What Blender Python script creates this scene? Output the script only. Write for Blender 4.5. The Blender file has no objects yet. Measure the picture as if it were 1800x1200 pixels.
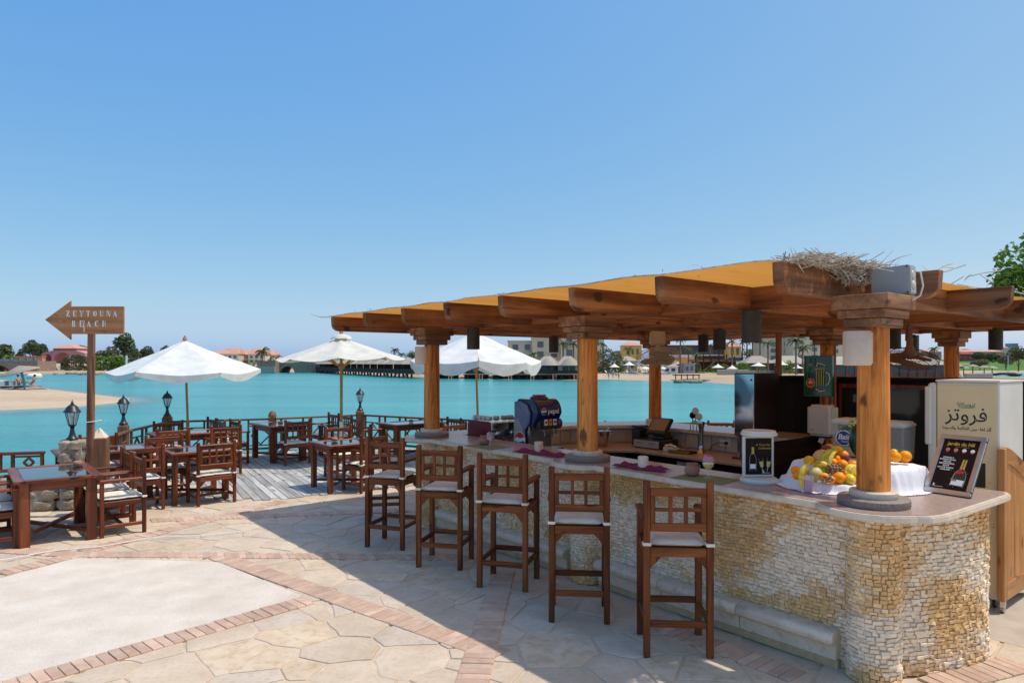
import bpy, bmesh, math, random
from mathutils import Vector, Matrix, noise
R = math.radians
random.seed(7)
rnd = random.uniform
sc = bpy.context.scene
COL = sc.collection

# ------------------------------------------------------------------ camera, sky, sun, exposure
CAM_Z = 2.0
FPX, CX, HY = 1200.0, 900.0, 638.0            # focal length / horizon measured on the photograph (1800 px wide)
cam_d = bpy.data.cameras.new('camera'); cam_d.lens = 24; cam_d.sensor_width = 36
cam_d.shift_y = 38 / 1800; cam_d.clip_start = 0.1; cam_d.clip_end = 9000
cam = bpy.data.objects.new('camera', cam_d); COL.objects.link(cam)
cam.location = (0, 0, CAM_Z); cam.rotation_euler = (R(90), 0, 0); sc.camera = cam

SUN = Vector((1.22, 0.0, 2.615)).normalized()
world = bpy.data.worlds.new('World'); sc.world = world; world.use_nodes = True
wn = world.node_tree.nodes; wl = world.node_tree.links
sky = wn.new('ShaderNodeTexSky'); sky.sky_type = 'NISHITA'; sky.sun_disc = False
sky.sun_elevation = math.asin(SUN.z); sky.sun_rotation = math.atan2(SUN.x, SUN.y)
sky.altitude = 800; sky.air_density = 0.6; sky.dust_density = 3.0; sky.ozone_density = 1.0
# one tone grade over the whole dome: the photograph's sky is flatter and bluer than the raw model
sep = wn.new('ShaderNodeSeparateColor'); cmb = wn.new('ShaderNodeCombineColor'); wl.new(sky.outputs[0], sep.inputs[0])
for ch, (gm, kk) in enumerate(((1.026, .692), (.566, 1.302), (.116, 2.79))):
    pw_ = wn.new('ShaderNodeMath'); pw_.operation = 'POWER'; pw_.inputs[1].default_value = gm; mu_ = wn.new('ShaderNodeMath'); mu_.operation = 'MULTIPLY'; mu_.inputs[1].default_value = kk
    wl.new(sep.outputs[ch], pw_.inputs[0]); wl.new(pw_.outputs[0], mu_.inputs[0]); mn_ = wn.new('ShaderNodeMath'); mn_.operation = 'MINIMUM'; mn_.inputs[1].default_value = 4.8; wl.new(mu_.outputs[0], mn_.inputs[0]); wl.new(mn_.outputs[0], cmb.inputs[ch])
wl.new(cmb.outputs[0], wn['Background'].inputs[0]); wn['Background'].inputs[1].default_value = 0.15
sun_d = bpy.data.lights.new('sun', 'SUN'); sun_d.energy = 2.05; sun_d.angle = R(0.53); sun_d.color = (1.0, 0.93, 0.83)
sun = bpy.data.objects.new('sun', sun_d); COL.objects.link(sun)
sun.rotation_euler = SUN.to_track_quat('Z', 'Y').to_euler(); sun.location = (0, 0, 30)
sc.view_settings.view_transform = 'Standard'; sc.view_settings.look = 'None'
sc.view_settings.exposure = 0.72; sc.view_settings.gamma = 1
try:
    sc.cycles.max_bounces = 8; sc.cycles.diffuse_bounces = 4; sc.cycles.glossy_bounces = 3
    sc.cycles.transmission_bounces = 6; sc.cycles.transparent_max_bounces = 8
    sc.cycles.caustics_reflective = False; sc.cycles.caustics_refractive = False
    sc.cycles.use_denoising = True
except Exception: pass

# ------------------------------------------------------------------ frames of reference
TH = R(-50.97)                                   # the bar's own axes are turned by this
C0 = Vector((2.297, 4.34, 0))                    # near corner column of the bar
AX, AY = Vector((math.cos(TH), math.sin(TH), 0)), Vector((-math.sin(TH), math.cos(TH), 0))
def W(u, v, z=0.0):                              # u runs away along the bar front, v runs into the bar
    p = C0 - AX * u + AY * v; return Vector((p.x, p.y, z))
def P(px, py, Y):                                # where a measured sight line meets the distance Y
    return Vector(((px - CX) / FPX * Y, Y, CAM_Z + (HY - py) * Y / FPX))
def G(px, py, z=0.0):                            # where it meets the height z
    return P(px, py, (CAM_Z - z) * FPX / (py - HY))

# ------------------------------------------------------------------ materials
MATS = {}
def new_mat(name):
    m = bpy.data.materials.new(name); m.use_nodes = True; nt = m.node_tree
    b = nt.nodes['Principled BSDF']; return m, nt, b
def lnk(nt, a, b): nt.links.new(a, b)
def coords(nt, stretch=(1, 1, 1), jitter=True, kind='Object'):
    tc = nt.nodes.new('ShaderNodeTexCoord'); mp = nt.nodes.new('ShaderNodeMapping')
    mp.inputs['Scale'].default_value = stretch
    if jitter:
        oi = nt.nodes.new('ShaderNodeObjectInfo'); mul = nt.nodes.new('ShaderNodeVectorMath'); mul.operation = 'SCALE'
        mul.inputs[0].default_value = (37.0, 53.0, 71.0); lnk(nt, oi.outputs['Random'], mul.inputs['Scale'])
        lnk(nt, mul.outputs[0], mp.inputs['Location'])
    lnk(nt, tc.outputs[kind], mp.inputs['Vector']); return mp.outputs[0]
def noise_n(nt, vec, scale, detail=4, rough=.55, dist=0):
    n = nt.nodes.new('ShaderNodeTexNoise'); n.inputs['Scale'].default_value = scale
    n.inputs['Detail'].default_value = detail; n.inputs['Roughness'].default_value = rough; n.inputs['Distortion'].default_value = dist
    lnk(nt, vec, n.inputs['Vector']); return n.outputs['Fac']
def ramp(nt, fac, stops):
    r = nt.nodes.new('ShaderNodeValToRGB'); e = r.color_ramp.elements
    while len(e) < len(stops): e.new(.5)
    for k, (p, c) in enumerate(stops):
        e[k].position = p; e[k].color = (c[0], c[1], c[2], 1)
    lnk(nt, fac, r.inputs[0]); return r.outputs[0]
def mixc(nt, fac, a, b, mode='MIX'):
    m = nt.nodes.new('ShaderNodeMix'); m.data_type = 'RGBA'; m.blend_type = mode
    for sock, val in ((0, fac), (6, a), (7, b)):
        if hasattr(val, 'links') or hasattr(val, 'is_linked'): lnk(nt, val, m.inputs[sock])
        elif sock == 0: m.inputs[0].default_value = val
        else: m.inputs[sock].default_value = (*val[:3], 1)
    return m.outputs[2]
def bump_n(nt, b, height, strength, dist=.01):
    bp = nt.nodes.new('ShaderNodeBump'); bp.inputs['Strength'].default_value = strength; bp.inputs['Distance'].default_value = dist
    lnk(nt, height, bp.inputs['Height']); lnk(nt, bp.outputs[0], b.inputs['Normal'])
def objrand(nt, col, amount):
    oi = nt.nodes.new('ShaderNodeObjectInfo'); mr = nt.nodes.new('ShaderNodeMapRange')
    mr.inputs['To Min'].default_value = 1 - amount; mr.inputs['To Max'].default_value = 1 + amount
    lnk(nt, oi.outputs['Random'], mr.inputs['Value'])
    vm = nt.nodes.new('ShaderNodeVectorMath'); vm.operation = 'SCALE'
    lnk(nt, col, vm.inputs[0]); lnk(nt, mr.outputs[0], vm.inputs['Scale']); return vm.outputs[0]
def M(name, c1, c2=None, scale=6, rough=.6, bump=0, bscale=30, bdist=.004, metal=0, spec=.5, stretch=(1, 1, 1), rand=0, lo=.35, hi=.65,
      c3=None, scale3=60, f3=.5, attr=None, coat=0, kind='Object', jitter=True, detail=4, extra=None, stain=0):
    if name in MATS: return MATS[name]
    m, nt, b = new_mat(name); vec = coords(nt, stretch, jitter, kind)
    b.inputs['Roughness'].default_value = rough; b.inputs['Metallic'].default_value = metal
    b.inputs['Specular IOR Level'].default_value = spec; b.inputs['Coat Weight'].default_value = coat
    col = ramp(nt, noise_n(nt, vec, scale, detail), [(lo, c1), (hi, c2 or c1)])
    if attr:
        a = nt.nodes.new('ShaderNodeAttribute'); a.attribute_name = 'col'
        col = mixc(nt, 1.0, a.outputs['Color'], col, 'MULTIPLY')
    if c3:
        f = ramp(nt, noise_n(nt, vec, scale3, 3), [(.5, (0, 0, 0)), (.68, (f3, f3, f3))]); col = mixc(nt, f, col, c3)
    if rand: col = objrand(nt, col, rand)
    if stain:
        ge = nt.nodes.new('ShaderNodeNewGeometry'); f = noise_n(nt, ge.outputs['Position'], 1.1, 7, .68); f2 = noise_n(nt, ge.outputs['Position'], 7.0, 5, .7)
        col = mixc(nt, ramp(nt, f, [(.46, (0, 0, 0)), (.72, (stain, stain, stain))]), col, tuple(c * .62 for c in c1)); col = mixc(nt, ramp(nt, f2, [(.58, (0, 0, 0)), (.74, (stain, stain, stain))]), col, tuple(c * .7 for c in c1))
    lnk(nt, col, b.inputs['Base Color'])
    if bump: bump_n(nt, b, noise_n(nt, vec, bscale, 5), bump, bdist)
    if extra: extra(m, nt, b, vec)
    MATS[name] = m; return m
def wood(name, dark, mid, light, rough=.45, scale=9, bump=.25, rand=.14, spec=.5, knots=True):
    fam = []
    for ax in range(3):
        m, nt, b = new_mat('%s_%s' % (name, 'xyz'[ax])); st = [1, 1, 1]; st[ax] = .07
        vec = coords(nt, st); f = noise_n(nt, vec, scale, 6, .6, .6)
        col = ramp(nt, f, [(.36, dark), (.5, mid), (.64, light)])
        fine = noise_n(nt, vec, scale * 7, 3, .6)
        col = mixc(nt, ramp(nt, fine, [(.45, (0, 0, 0)), (.75, (.55, .55, .55))]), col, dark)
        if knots:
            st2 = [1, 1, 1]; st2[ax] = .45; k = noise_n(nt, coords(nt, st2), 9, 2, .4)
            col = mixc(nt, ramp(nt, k, [(.665, (0, 0, 0)), (.72, (.85, .85, .85))]), col, tuple(c * .35 for c in dark))
        st3 = [1, 1, 1]; st3[ax] = .02; cr = noise_n(nt, coords(nt, st3), scale * 3.2, 2, .5, .3)
        col = mixc(nt, ramp(nt, cr, [(.655, (0, 0, 0)), (.69, (.75, .75, .75))]), col, tuple(c * .3 for c in dark))
        wear = noise_n(nt, coords(nt), 3.0, 5, .65)
        col = mixc(nt, ramp(nt, wear, [(.5, (0, 0, 0)), (.8, (.4, .4, .4))]), col, tuple(c * 1.1 for c in light))
        col = objrand(nt, col, rand); lnk(nt, col, b.inputs['Base Color'])
        rr = nt.nodes.new('ShaderNodeMapRange'); rr.inputs['To Min'].default_value = rough - .1; rr.inputs['To Max'].default_value = min(1, rough + .2)
        lnk(nt, wear, rr.inputs['Value']); lnk(nt, rr.outputs[0], b.inputs['Roughness']); b.inputs['Specular IOR Level'].default_value = spec
        bump_n(nt, b, f, bump, .006); fam.append(m)
    MATS[name] = fam; return fam
def glassy(name, col, rough=.03, alpha=None, ior=1.45):
    m, nt, b = new_mat(name); b.inputs['Base Color'].default_value = (*col, 1); b.inputs['Roughness'].default_value = rough
    b.inputs['IOR'].default_value = ior
    if alpha is None: b.inputs['Transmission Weight'].default_value = 1
    else: b.inputs['Alpha'].default_value = alpha
    MATS[name] = m; return m

wood('chair_wood', (.075, .017, .006), (.165, .038, .012), (.26, .066, .022), rough=.33, scale=10, rand=.25, spec=.35)
wood('stool_wood', (.070, .018, .006), (.175, .050, .015), (.27, .085, .027), rough=.48, scale=10, rand=.2, spec=.22)
wood('column_wood', (.18, .045, .008), (.60, .19, .03), (.80, .32, .075), rough=.5, scale=8, rand=.08, spec=.3)
wood('rafter_wood', (.10, .038, .017), (.215, .086, .037), (.35, .16, .075), spec=.3, rough=.6, scale=8, rand=.2)
wood('cap_wood', (.13, .052, .022), (.25, .105, .045), (.37, .18, .085), rough=.65, scale=9, rand=.12)
wood('rail_wood', (.085, .038, .018), (.16, .075, .034), (.24, .125, .06), rough=.55, scale=9, rand=.2)
wood('sign_wood', (.27, .11, .038), (.42, .185, .066), (.52, .25, .10), rough=.5, scale=6, rand=.05)
wood('post_wood', (.10, .04, .02), (.20, .085, .04), (.28, .13, .065), rough=.6, scale=8, rand=.1)
wood('deck_wood', (.30, .29, .275), (.44, .43, .41), (.55, .54, .515), rough=.8, scale=10, rand=.2, spec=.25)
wood('pine_wood', (.33, .13, .035), (.50, .22, .065), (.60, .30, .10), rough=.4, scale=6, rand=.06)
wood('dark_wood', (.008, .004, .003), (.014, .007, .005), (.022, .011, .008), rough=.5, scale=8, rand=.15, spec=.15)
wood('pole_wood', (.33, .17, .045), (.45, .25, .07), (.55, .33, .11), rough=.45, scale=8, rand=.08, knots=False)

M('flag', (.59, .465, .345), (.67, .55, .425), scale=3.2, rough=.85, bump=.5, bscale=14, bdist=.006, spec=.2, rand=.06, c3=(.47, .37, .27), scale3=30, f3=.45, stain=0.5)
M('flag_grey', (.565, .465, .365), (.645, .545, .44), scale=4, rough=.85, bump=.5, bscale=14, bdist=.006, spec=.2, rand=.06, c3=(.40, .32, .25), scale3=26, f3=.4, stain=0.5)
M('flag_gold', (.60, .465, .325), (.68, .555, .415), scale=5, rough=.88, bump=.6, bscale=18, bdist=.006, spec=.2, rand=.05, c3=(.42, .28, .14), scale3=14, f3=.5, stain=0.5)
M('mortar', (.57, .445, .33), (.66, .535, .41), scale=5, rough=.95, bump=.6, bscale=60, spec=.2, jitter=False, stain=0.5)
M('paver', (.53, .345, .255), (.64, .455, .345), scale=5, rough=.85, bump=.5, bscale=60, spec=.2, rand=.16, c3=(.60, .48, .37), scale3=12, f3=.8, stain=0.5)
M('gravel', (.70, .61, .51), (.80, .715, .615), scale=3, rough=.95, bump=1.0, bscale=190, bdist=.006, spec=.15, c3=(.50, .40, .31), scale3=75, f3=.4, stain=0.22)
M('clad', (.80, .80, .80), (1, 1, 1), scale=40, rough=.85, bump=.6, bscale=110, bdist=.004, spec=.25, attr=True)
M('clad_back', (.52, .35, .19), (.62, .44, .26), scale=20, rough=.95, bump=.5, bscale=90)
M('cream_stone', (.60, .50, .385), (.72, .62, .50), scale=9, rough=.5, bump=.2, bscale=60, c3=(.46, .34, .22), scale3=22, f3=.35)
M('rail_stone', (.68, .56, .42), (.80, .69, .55), scale=7, rough=.7, bump=.4, bscale=40, c3=(.36, .28, .2), scale3=14, f3=.5)
M('granite', (.31, .215, .175), (.44, .33, .28), scale=70, rough=.27, bump=.05, bscale=150, c3=(.40, .31, .27), scale3=160, f3=.7)
M('plinth_granite', (.20, .155, .135), (.31, .25, .22), scale=70, rough=.6, bump=.3, bscale=150, c3=(.12, .09, .08), scale3=120, f3=.7)
M('cushion', (.80, .72, .58), (.88, .81, .68), scale=5, rough=.9, bump=.35, bscale=16, bdist=.01, rand=.08, c3=(.5, .43, .33), scale3=7, f3=.35)
M('canvas_white', (.80, .79, .77), (.87, .86, .85), scale=3, rough=.9, bump=.2, bscale=14, bdist=.02)
M('canvas_cream', (.74, .70, .60), (.82, .78, .69), scale=3, rough=.9, bump=.2, bscale=14, bdist=.02)
M('sheet', (.80, .78, .82), (.86, .85, .88), scale=6, rough=.85, bump=.3, bscale=25, bdist=.01)
M('iron', (.012, .016, .02), (.02, .026, .032), scale=20, rough=.38, bump=.1, bscale=90)
M('black_plastic', (.012, .012, .014), (.02, .02, .022), scale=20, rough=.4)
M('lamp_tin', (.030, .028, .028), (.045, .040, .038), scale=12, rough=.55, metal=.3)
M('grey_plastic', (.33, .35, .34), (.38, .40, .39), scale=6, rough=.5)
M('white_plastic', (.62, .61, .57), (.70, .69, .65), scale=6, rough=.35, c3=(.45, .42, .36), scale3=12, f3=.25)
M('tan_plastic', (.46, .38, .28), (.52, .44, .33), scale=6, rough=.45)
M('steel', (.42, .42, .43), (.55, .55, .56), scale=8, rough=.22, metal=1)
M('silver_frame', (.50, .52, .56), (.62, .63, .67), scale=10, rough=.28, metal=.85)
M('brass', (.45, .28, .08), (.5, .33, .1), scale=8, rough=.3, metal=.9)
M('maroon', (.10, .008, .022), (.14, .012, .03), scale=6, rough=.3)
M('black_brown', (.010, .004, .004), (.016, .007, .006), scale=3, rough=.35, spec=.3); M('napkin', (.16, .008, .055), (.22, .014, .08), scale=14, rough=.8, bump=.3, bscale=30)
M('wax', (.72, .60, .40), (.82, .72, .54), scale=6, rough=.5, c3=(.5, .3, .12), scale3=9, f3=.5)
M('terracotta', (.34, .15, .10), (.42, .20, .14), scale=9, rough=.8, bump=.2, bscale=50)
M('mat_green', (.15, .17, .065), (.22, .235, .10), scale=3, rough=.85, stretch=(.05, 18, 1), lo=.42, hi=.58)
M('pepsi_blue', (.006, .016, .085), (.010, .024, .12), scale=5, rough=.22, coat=.3)
M('pepsi_side', (.10, .16, .30), (.16, .22, .36), scale=3, rough=.25, coat=.3)
M('logo_red', (.55, .02, .025), rough=.4); M('logo_white', (.8, .8, .8), rough=.4); M('logo_blue', (.01, .06, .32), rough=.4)
M('logo_yellow', (.7, .38, .02), rough=.4); M('logo_green', (.02, .16, .05), rough=.4); M('gold', (.55, .35, .06), rough=.4)
M('ink', (.02, .025, .02), rough=.6); M('poster_black', (.006, .004, .006), (.012, .008, .012), spec=.25, rough=.3, scale=3)
M('fridge_cream', (.74, .60, .33), (.82, .68, .41), scale=2.5, rough=.35, c3=(.5, .36, .1), scale3=3, f3=.18)
M('fridge_white', (.66, .64, .58), (.72, .70, .65), scale=3, rough=.4)
M('beer_green', (.008, .05, .028), (.012, .07, .04), scale=4, rough=.2, coat=.4)
M('tile', (.44, .37, .30), (.54, .47, .39), scale=5, rough=.35, bump=.1, bscale=40, rand=.08)
M('cord', (.70, .69, .66), (.8, .79, .77), scale=40, rough=.8)
M('twig', (.42, .36, .29), (.66, .60, .51), scale=20, rough=.9, rand=.2)
M('rubble', (.30, .235, .165), (.44, .36, .265), scale=5, rough=.9, bump=.8, bscale=22, bdist=.02, rand=.22, c3=(.22, .13, .08), scale3=9, f3=.5)
M('rubble_mortar', (.33, .30, .26), (.42, .38, .33), scale=10, rough=.95, bump=.6, bscale=40)
M('orange', (.95, .30, .002), (1.0, .40, .006), scale=5, rough=.5, spec=.3, bump=.25, bscale=120, bdist=.002, rand=.1)
M('melon', (.66, .40, .10), (.74, .49, .15), scale=6, rough=.55, bump=.3, bscale=70, bdist=.002)
M('pale_melon', (.56, .46, .14), (.64, .54, .2), scale=6, rough=.55, bump=.3, bscale=60, bdist=.002)
M('banana', (.68, .50, .03), (.76, .60, .07), scale=9, rough=.45, c3=(.12, .06, .02), scale3=26, f3=.6)
M('apple', (.16, .012, .025), (.24, .03, .035), scale=9, rough=.3); M('lemon', (.80, .52, .02), (.85, .58, .04), scale=9, rough=.4, bump=.2, bscale=120, bdist=.002)
M('grape', (.24, .13, .09), (.36, .25, .12), scale=30, rough=.35); M('green_grape', (.38, .36, .1), (.46, .42, .15), scale=30, rough=.35)
M('watermelon', (.006, .02, .008), (.016, .045, .016), scale=9, rough=.3, stretch=(1, 1, .15)); M('lime', (.30, .42, .02), (.4, .5, .05), scale=9, rough=.45)
M('pink_flower', (.72, .12, .30), (.80, .28, .45), scale=40, rough=.7)
M('sand', (.50, .375, .255), (.59, .455, .325), scale=.12, rough=.95, bump=.4, bscale=2.5, bdist=.05, spec=.1, c3=(.42, .31, .20), scale3=1.5, f3=.45, jitter=False)
M('shore', (.43, .315, .205), (.51, .385, .26), scale=.05, rough=.95, spec=.1, c3=(.40, .30, .2), scale3=.4, f3=.4, jitter=False)
M('lawn', (.075, .16, .03), (.11, .21, .045), scale=.15, rough=.95, spec=.1)
M('thatch', (.33, .28, .225), (.47, .42, .35), scale=14, rough=.95, bump=.6, bscale=40, bdist=.05, spec=.1, rand=.1)
M('pink_wall', (.52, .25, .27), (.58, .30, .31), scale=.4, rough=.9); M('salmon_wall', (.55, .24, .17), (.6, .28, .2), scale=.4, rough=.9)
M('roof_tile', (.55, .28, .20), (.62, .34, .25), scale=.6, rough=.9); M('beige_wall', (.56, .50, .36), (.63, .57, .43), scale=.2, rough=.9)
M('cream_wall', (.62, .54, .42), (.68, .60, .48), scale=.3, rough=.9); M('yellow_wall', (.62, .40, .10), (.68, .46, .14), scale=.3, rough=.9)
M('brown_wall', (.13, .06, .04), (.18, .085, .055), scale=.5, rough=.9); M('red_wall', (.26, .055, .045), (.32, .08, .06), scale=.3, rough=.9)
M('stone_wall', (.24, .165, .125), (.36, .265, .21), scale=1.6, rough=.95, c3=(.16, .10, .08), scale3=3, f3=.6)
M('teal_tile', (.10, .30, .36), (.17, .38, .43), scale=1.2, rough=.5); M('far_grey', (.30, .31, .32), (.38, .39, .40), scale=.5, rough=.9)
M('far_white', (.68, .67, .64), (.75, .74, .71), scale=.5, rough=.9); M('pier_dark', (.045, .028, .024), (.075, .045, .038), scale=2, rough=.9)
M('pane', (.08, .10, .11), (.13, .15, .16), scale=.5, rough=.12); M('pier_wood', (.13, .06, .045), (.20, .10, .075), scale=2, rough=.9, rand=.2)
M('rock', (.20, .16, .125), (.33, .27, .21), scale=1.5, rough=.95, rand=.2)
M('blue_cloth', (.02, .10, .30), (.03, .14, .38), scale=3, rough=.9); M('blue_paint', (.05, .26, .36), (.08, .32, .42), scale=3, rough=.6)
M('skin', (.36, .19, .125), (.40, .22, .15), scale=5, rough=.6); M('trunk', (.14, .095, .06), (.22, .16, .11), scale=6, rough=.95, stretch=(1, 1, .25))
M('hair', (.02, .013, .01), rough=.6); M('shirt', (.55, .2, .26), (.6, .28, .3), rough=.9); M('swim', (.03, .06, .2), rough=.9)
def leaf_mat(name, c1, c2):
    m, nt, b = new_mat(name); a = nt.nodes.new('ShaderNodeAttribute'); a.attribute_name = 'col'
    col = mixc(nt, a.outputs['Fac'], c1, c2); col = objrand(nt, col, .12); lnk(nt, col, b.inputs['Base Color'])
    b.inputs['Roughness'].default_value = .6; b.inputs['Specular IOR Level'].default_value = .25
    tr = nt.nodes.new('ShaderNodeBsdfTranslucent'); lnk(nt, col, tr.inputs[0])
    mx = nt.nodes.new('ShaderNodeMixShader'); mx.inputs[0].default_value = .3
    lnk(nt, b.outputs[0], mx.inputs[1]); lnk(nt, tr.outputs[0], mx.inputs[2]); lnk(nt, mx.outputs[0], nt.nodes['Material Output'].inputs[0])
    MATS[name] = m
leaf_mat('leaf_dark', (.055, .085, .045), (.16, .20, .095)); leaf_mat('leaf_olive', (.085, .10, .045), (.20, .205, .10))
leaf_mat('leaf_bright', (.075, .17, .02), (.24, .38, .05)); leaf_mat('leaf_palm', (.05, .075, .028), (.14, .16, .07))
leaf_mat('leaf_pale', (.12, .115, .065), (.22, .21, .12))
def cloth_translucent(name, col, tcol, f, rough=.9, scale=5, stretch=(1, 1, 1)):
    m, nt, b = new_mat(name); vec = coords(nt, stretch, False)
    c = ramp(nt, noise_n(nt, vec, scale, 5), [(.3, tuple(x * .82 for x in col)), (.7, col)]); lnk(nt, c, b.inputs['Base Color']); b.inputs['Roughness'].default_value = rough
    tr = nt.nodes.new('ShaderNodeBsdfTranslucent')
    c2 = ramp(nt, noise_n(nt, vec, scale, 5), [(.3, tuple(x * .8 for x in tcol)), (.7, tcol)]); lnk(nt, c2, tr.inputs[0])
    mx = nt.nodes.new('ShaderNodeMixShader'); mx.inputs[0].default_value = f
    lnk(nt, b.outputs[0], mx.inputs[1]); lnk(nt, tr.outputs[0], mx.inputs[2]); lnk(nt, mx.outputs[0], nt.nodes['Material Output'].inputs[0]); MATS[name] = m
cloth_translucent('reed_mat', (.48, .25, .07), (.76, .335, .065), .52, scale=4, stretch=(1, .12, 1))
cloth_translucent('parasol_white', (.97, .96, .93), (.8, .78, .72), .25); cloth_translucent('parasol_cream', (.90, .86, .77), (.62, .57, .46), .25)
cloth_translucent('alabaster', (.95, .80, .64), (.9, .7, .5), .35, scale=9)
glassy('clear_glass', (.9, .94, .95), .04, alpha=.2); glassy('lamp_pane', (.75, .78, .74), .05, alpha=.35)
glassy('table_glass', (.016, .020, .026), .04, alpha=1); glassy('plastic_tub', (.65, .70, .72), .2, alpha=.3)
glassy('pink_drink', (.85, .2, .45), .05, alpha=.9); glassy('yellow_drink', (.75, .5, .02), .1, alpha=.95)
glassy('dark_glass', (.012, .02, .022), .05, alpha=1); glassy('screen', (.24, .16, .12), .2, alpha=1); glassy('bluish_glass', (.05, .09, .11), .05, alpha=1)
M('chrome', (.16, .15, .19), (.55, .56, .62), scale=2.2, lo=.44, hi=.56, detail=1, rough=.09, metal=1)  # dark purple and pale sky reflections are painted into the colour
m, nt, b = new_mat('neon_yellow'); b.inputs['Base Color'].default_value = (.55, .5, .08, 1); MATS['neon_yellow'] = m

# water: turbid turquoise lagoon with wind ripples
m, nt, b = new_mat('water_turquoise'); vec = coords(nt, (1, 1, 1), False)
big = noise_n(nt, coords(nt, (.5, 1.2, 1), False), .035, 4, .6); fine = noise_n(nt, coords(nt, (.35, 1, 1), False), 1.6, 4, .6)
wcol = ramp(nt, big, [(.36, (.014, .225, .222)), (.52, (.026, .278, .268)), (.64, (.042, .325, .297))])
streak = noise_n(nt, coords(nt, (.06, 1, 1), False), .5, 5, .65); wcol = mixc(nt, ramp(nt, streak, [(.42, (0, 0, 0)), (.72, (.45, .45, .45))]), wcol, (.075, .37, .345))
lnk(nt, wcol, b.inputs['Base Color']); b.inputs['Roughness'].default_value = .22; b.inputs['Specular IOR Level'].default_value = .16
bump_n(nt, b, fine, .75, .12); MATS['water_turquoise'] = m
m, nt, b = new_mat('shallow_water'); vec = coords(nt, (1, 1, 1), False)
lnk(nt, ramp(nt, noise_n(nt, vec, .3, 4), [(.35, (.25, .36, .33)), (.65, (.32, .39, .34))]), b.inputs['Base Color'])
b.inputs['Roughness'].default_value = .25; b.inputs['Specular IOR Level'].default_value = .2; a_ = nt.nodes.new('ShaderNodeAttribute'); a_.attribute_name = 'fade'; lnk(nt, a_.outputs['Fac'], b.inputs['Alpha']); MATS['shallow_water'] = m

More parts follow.
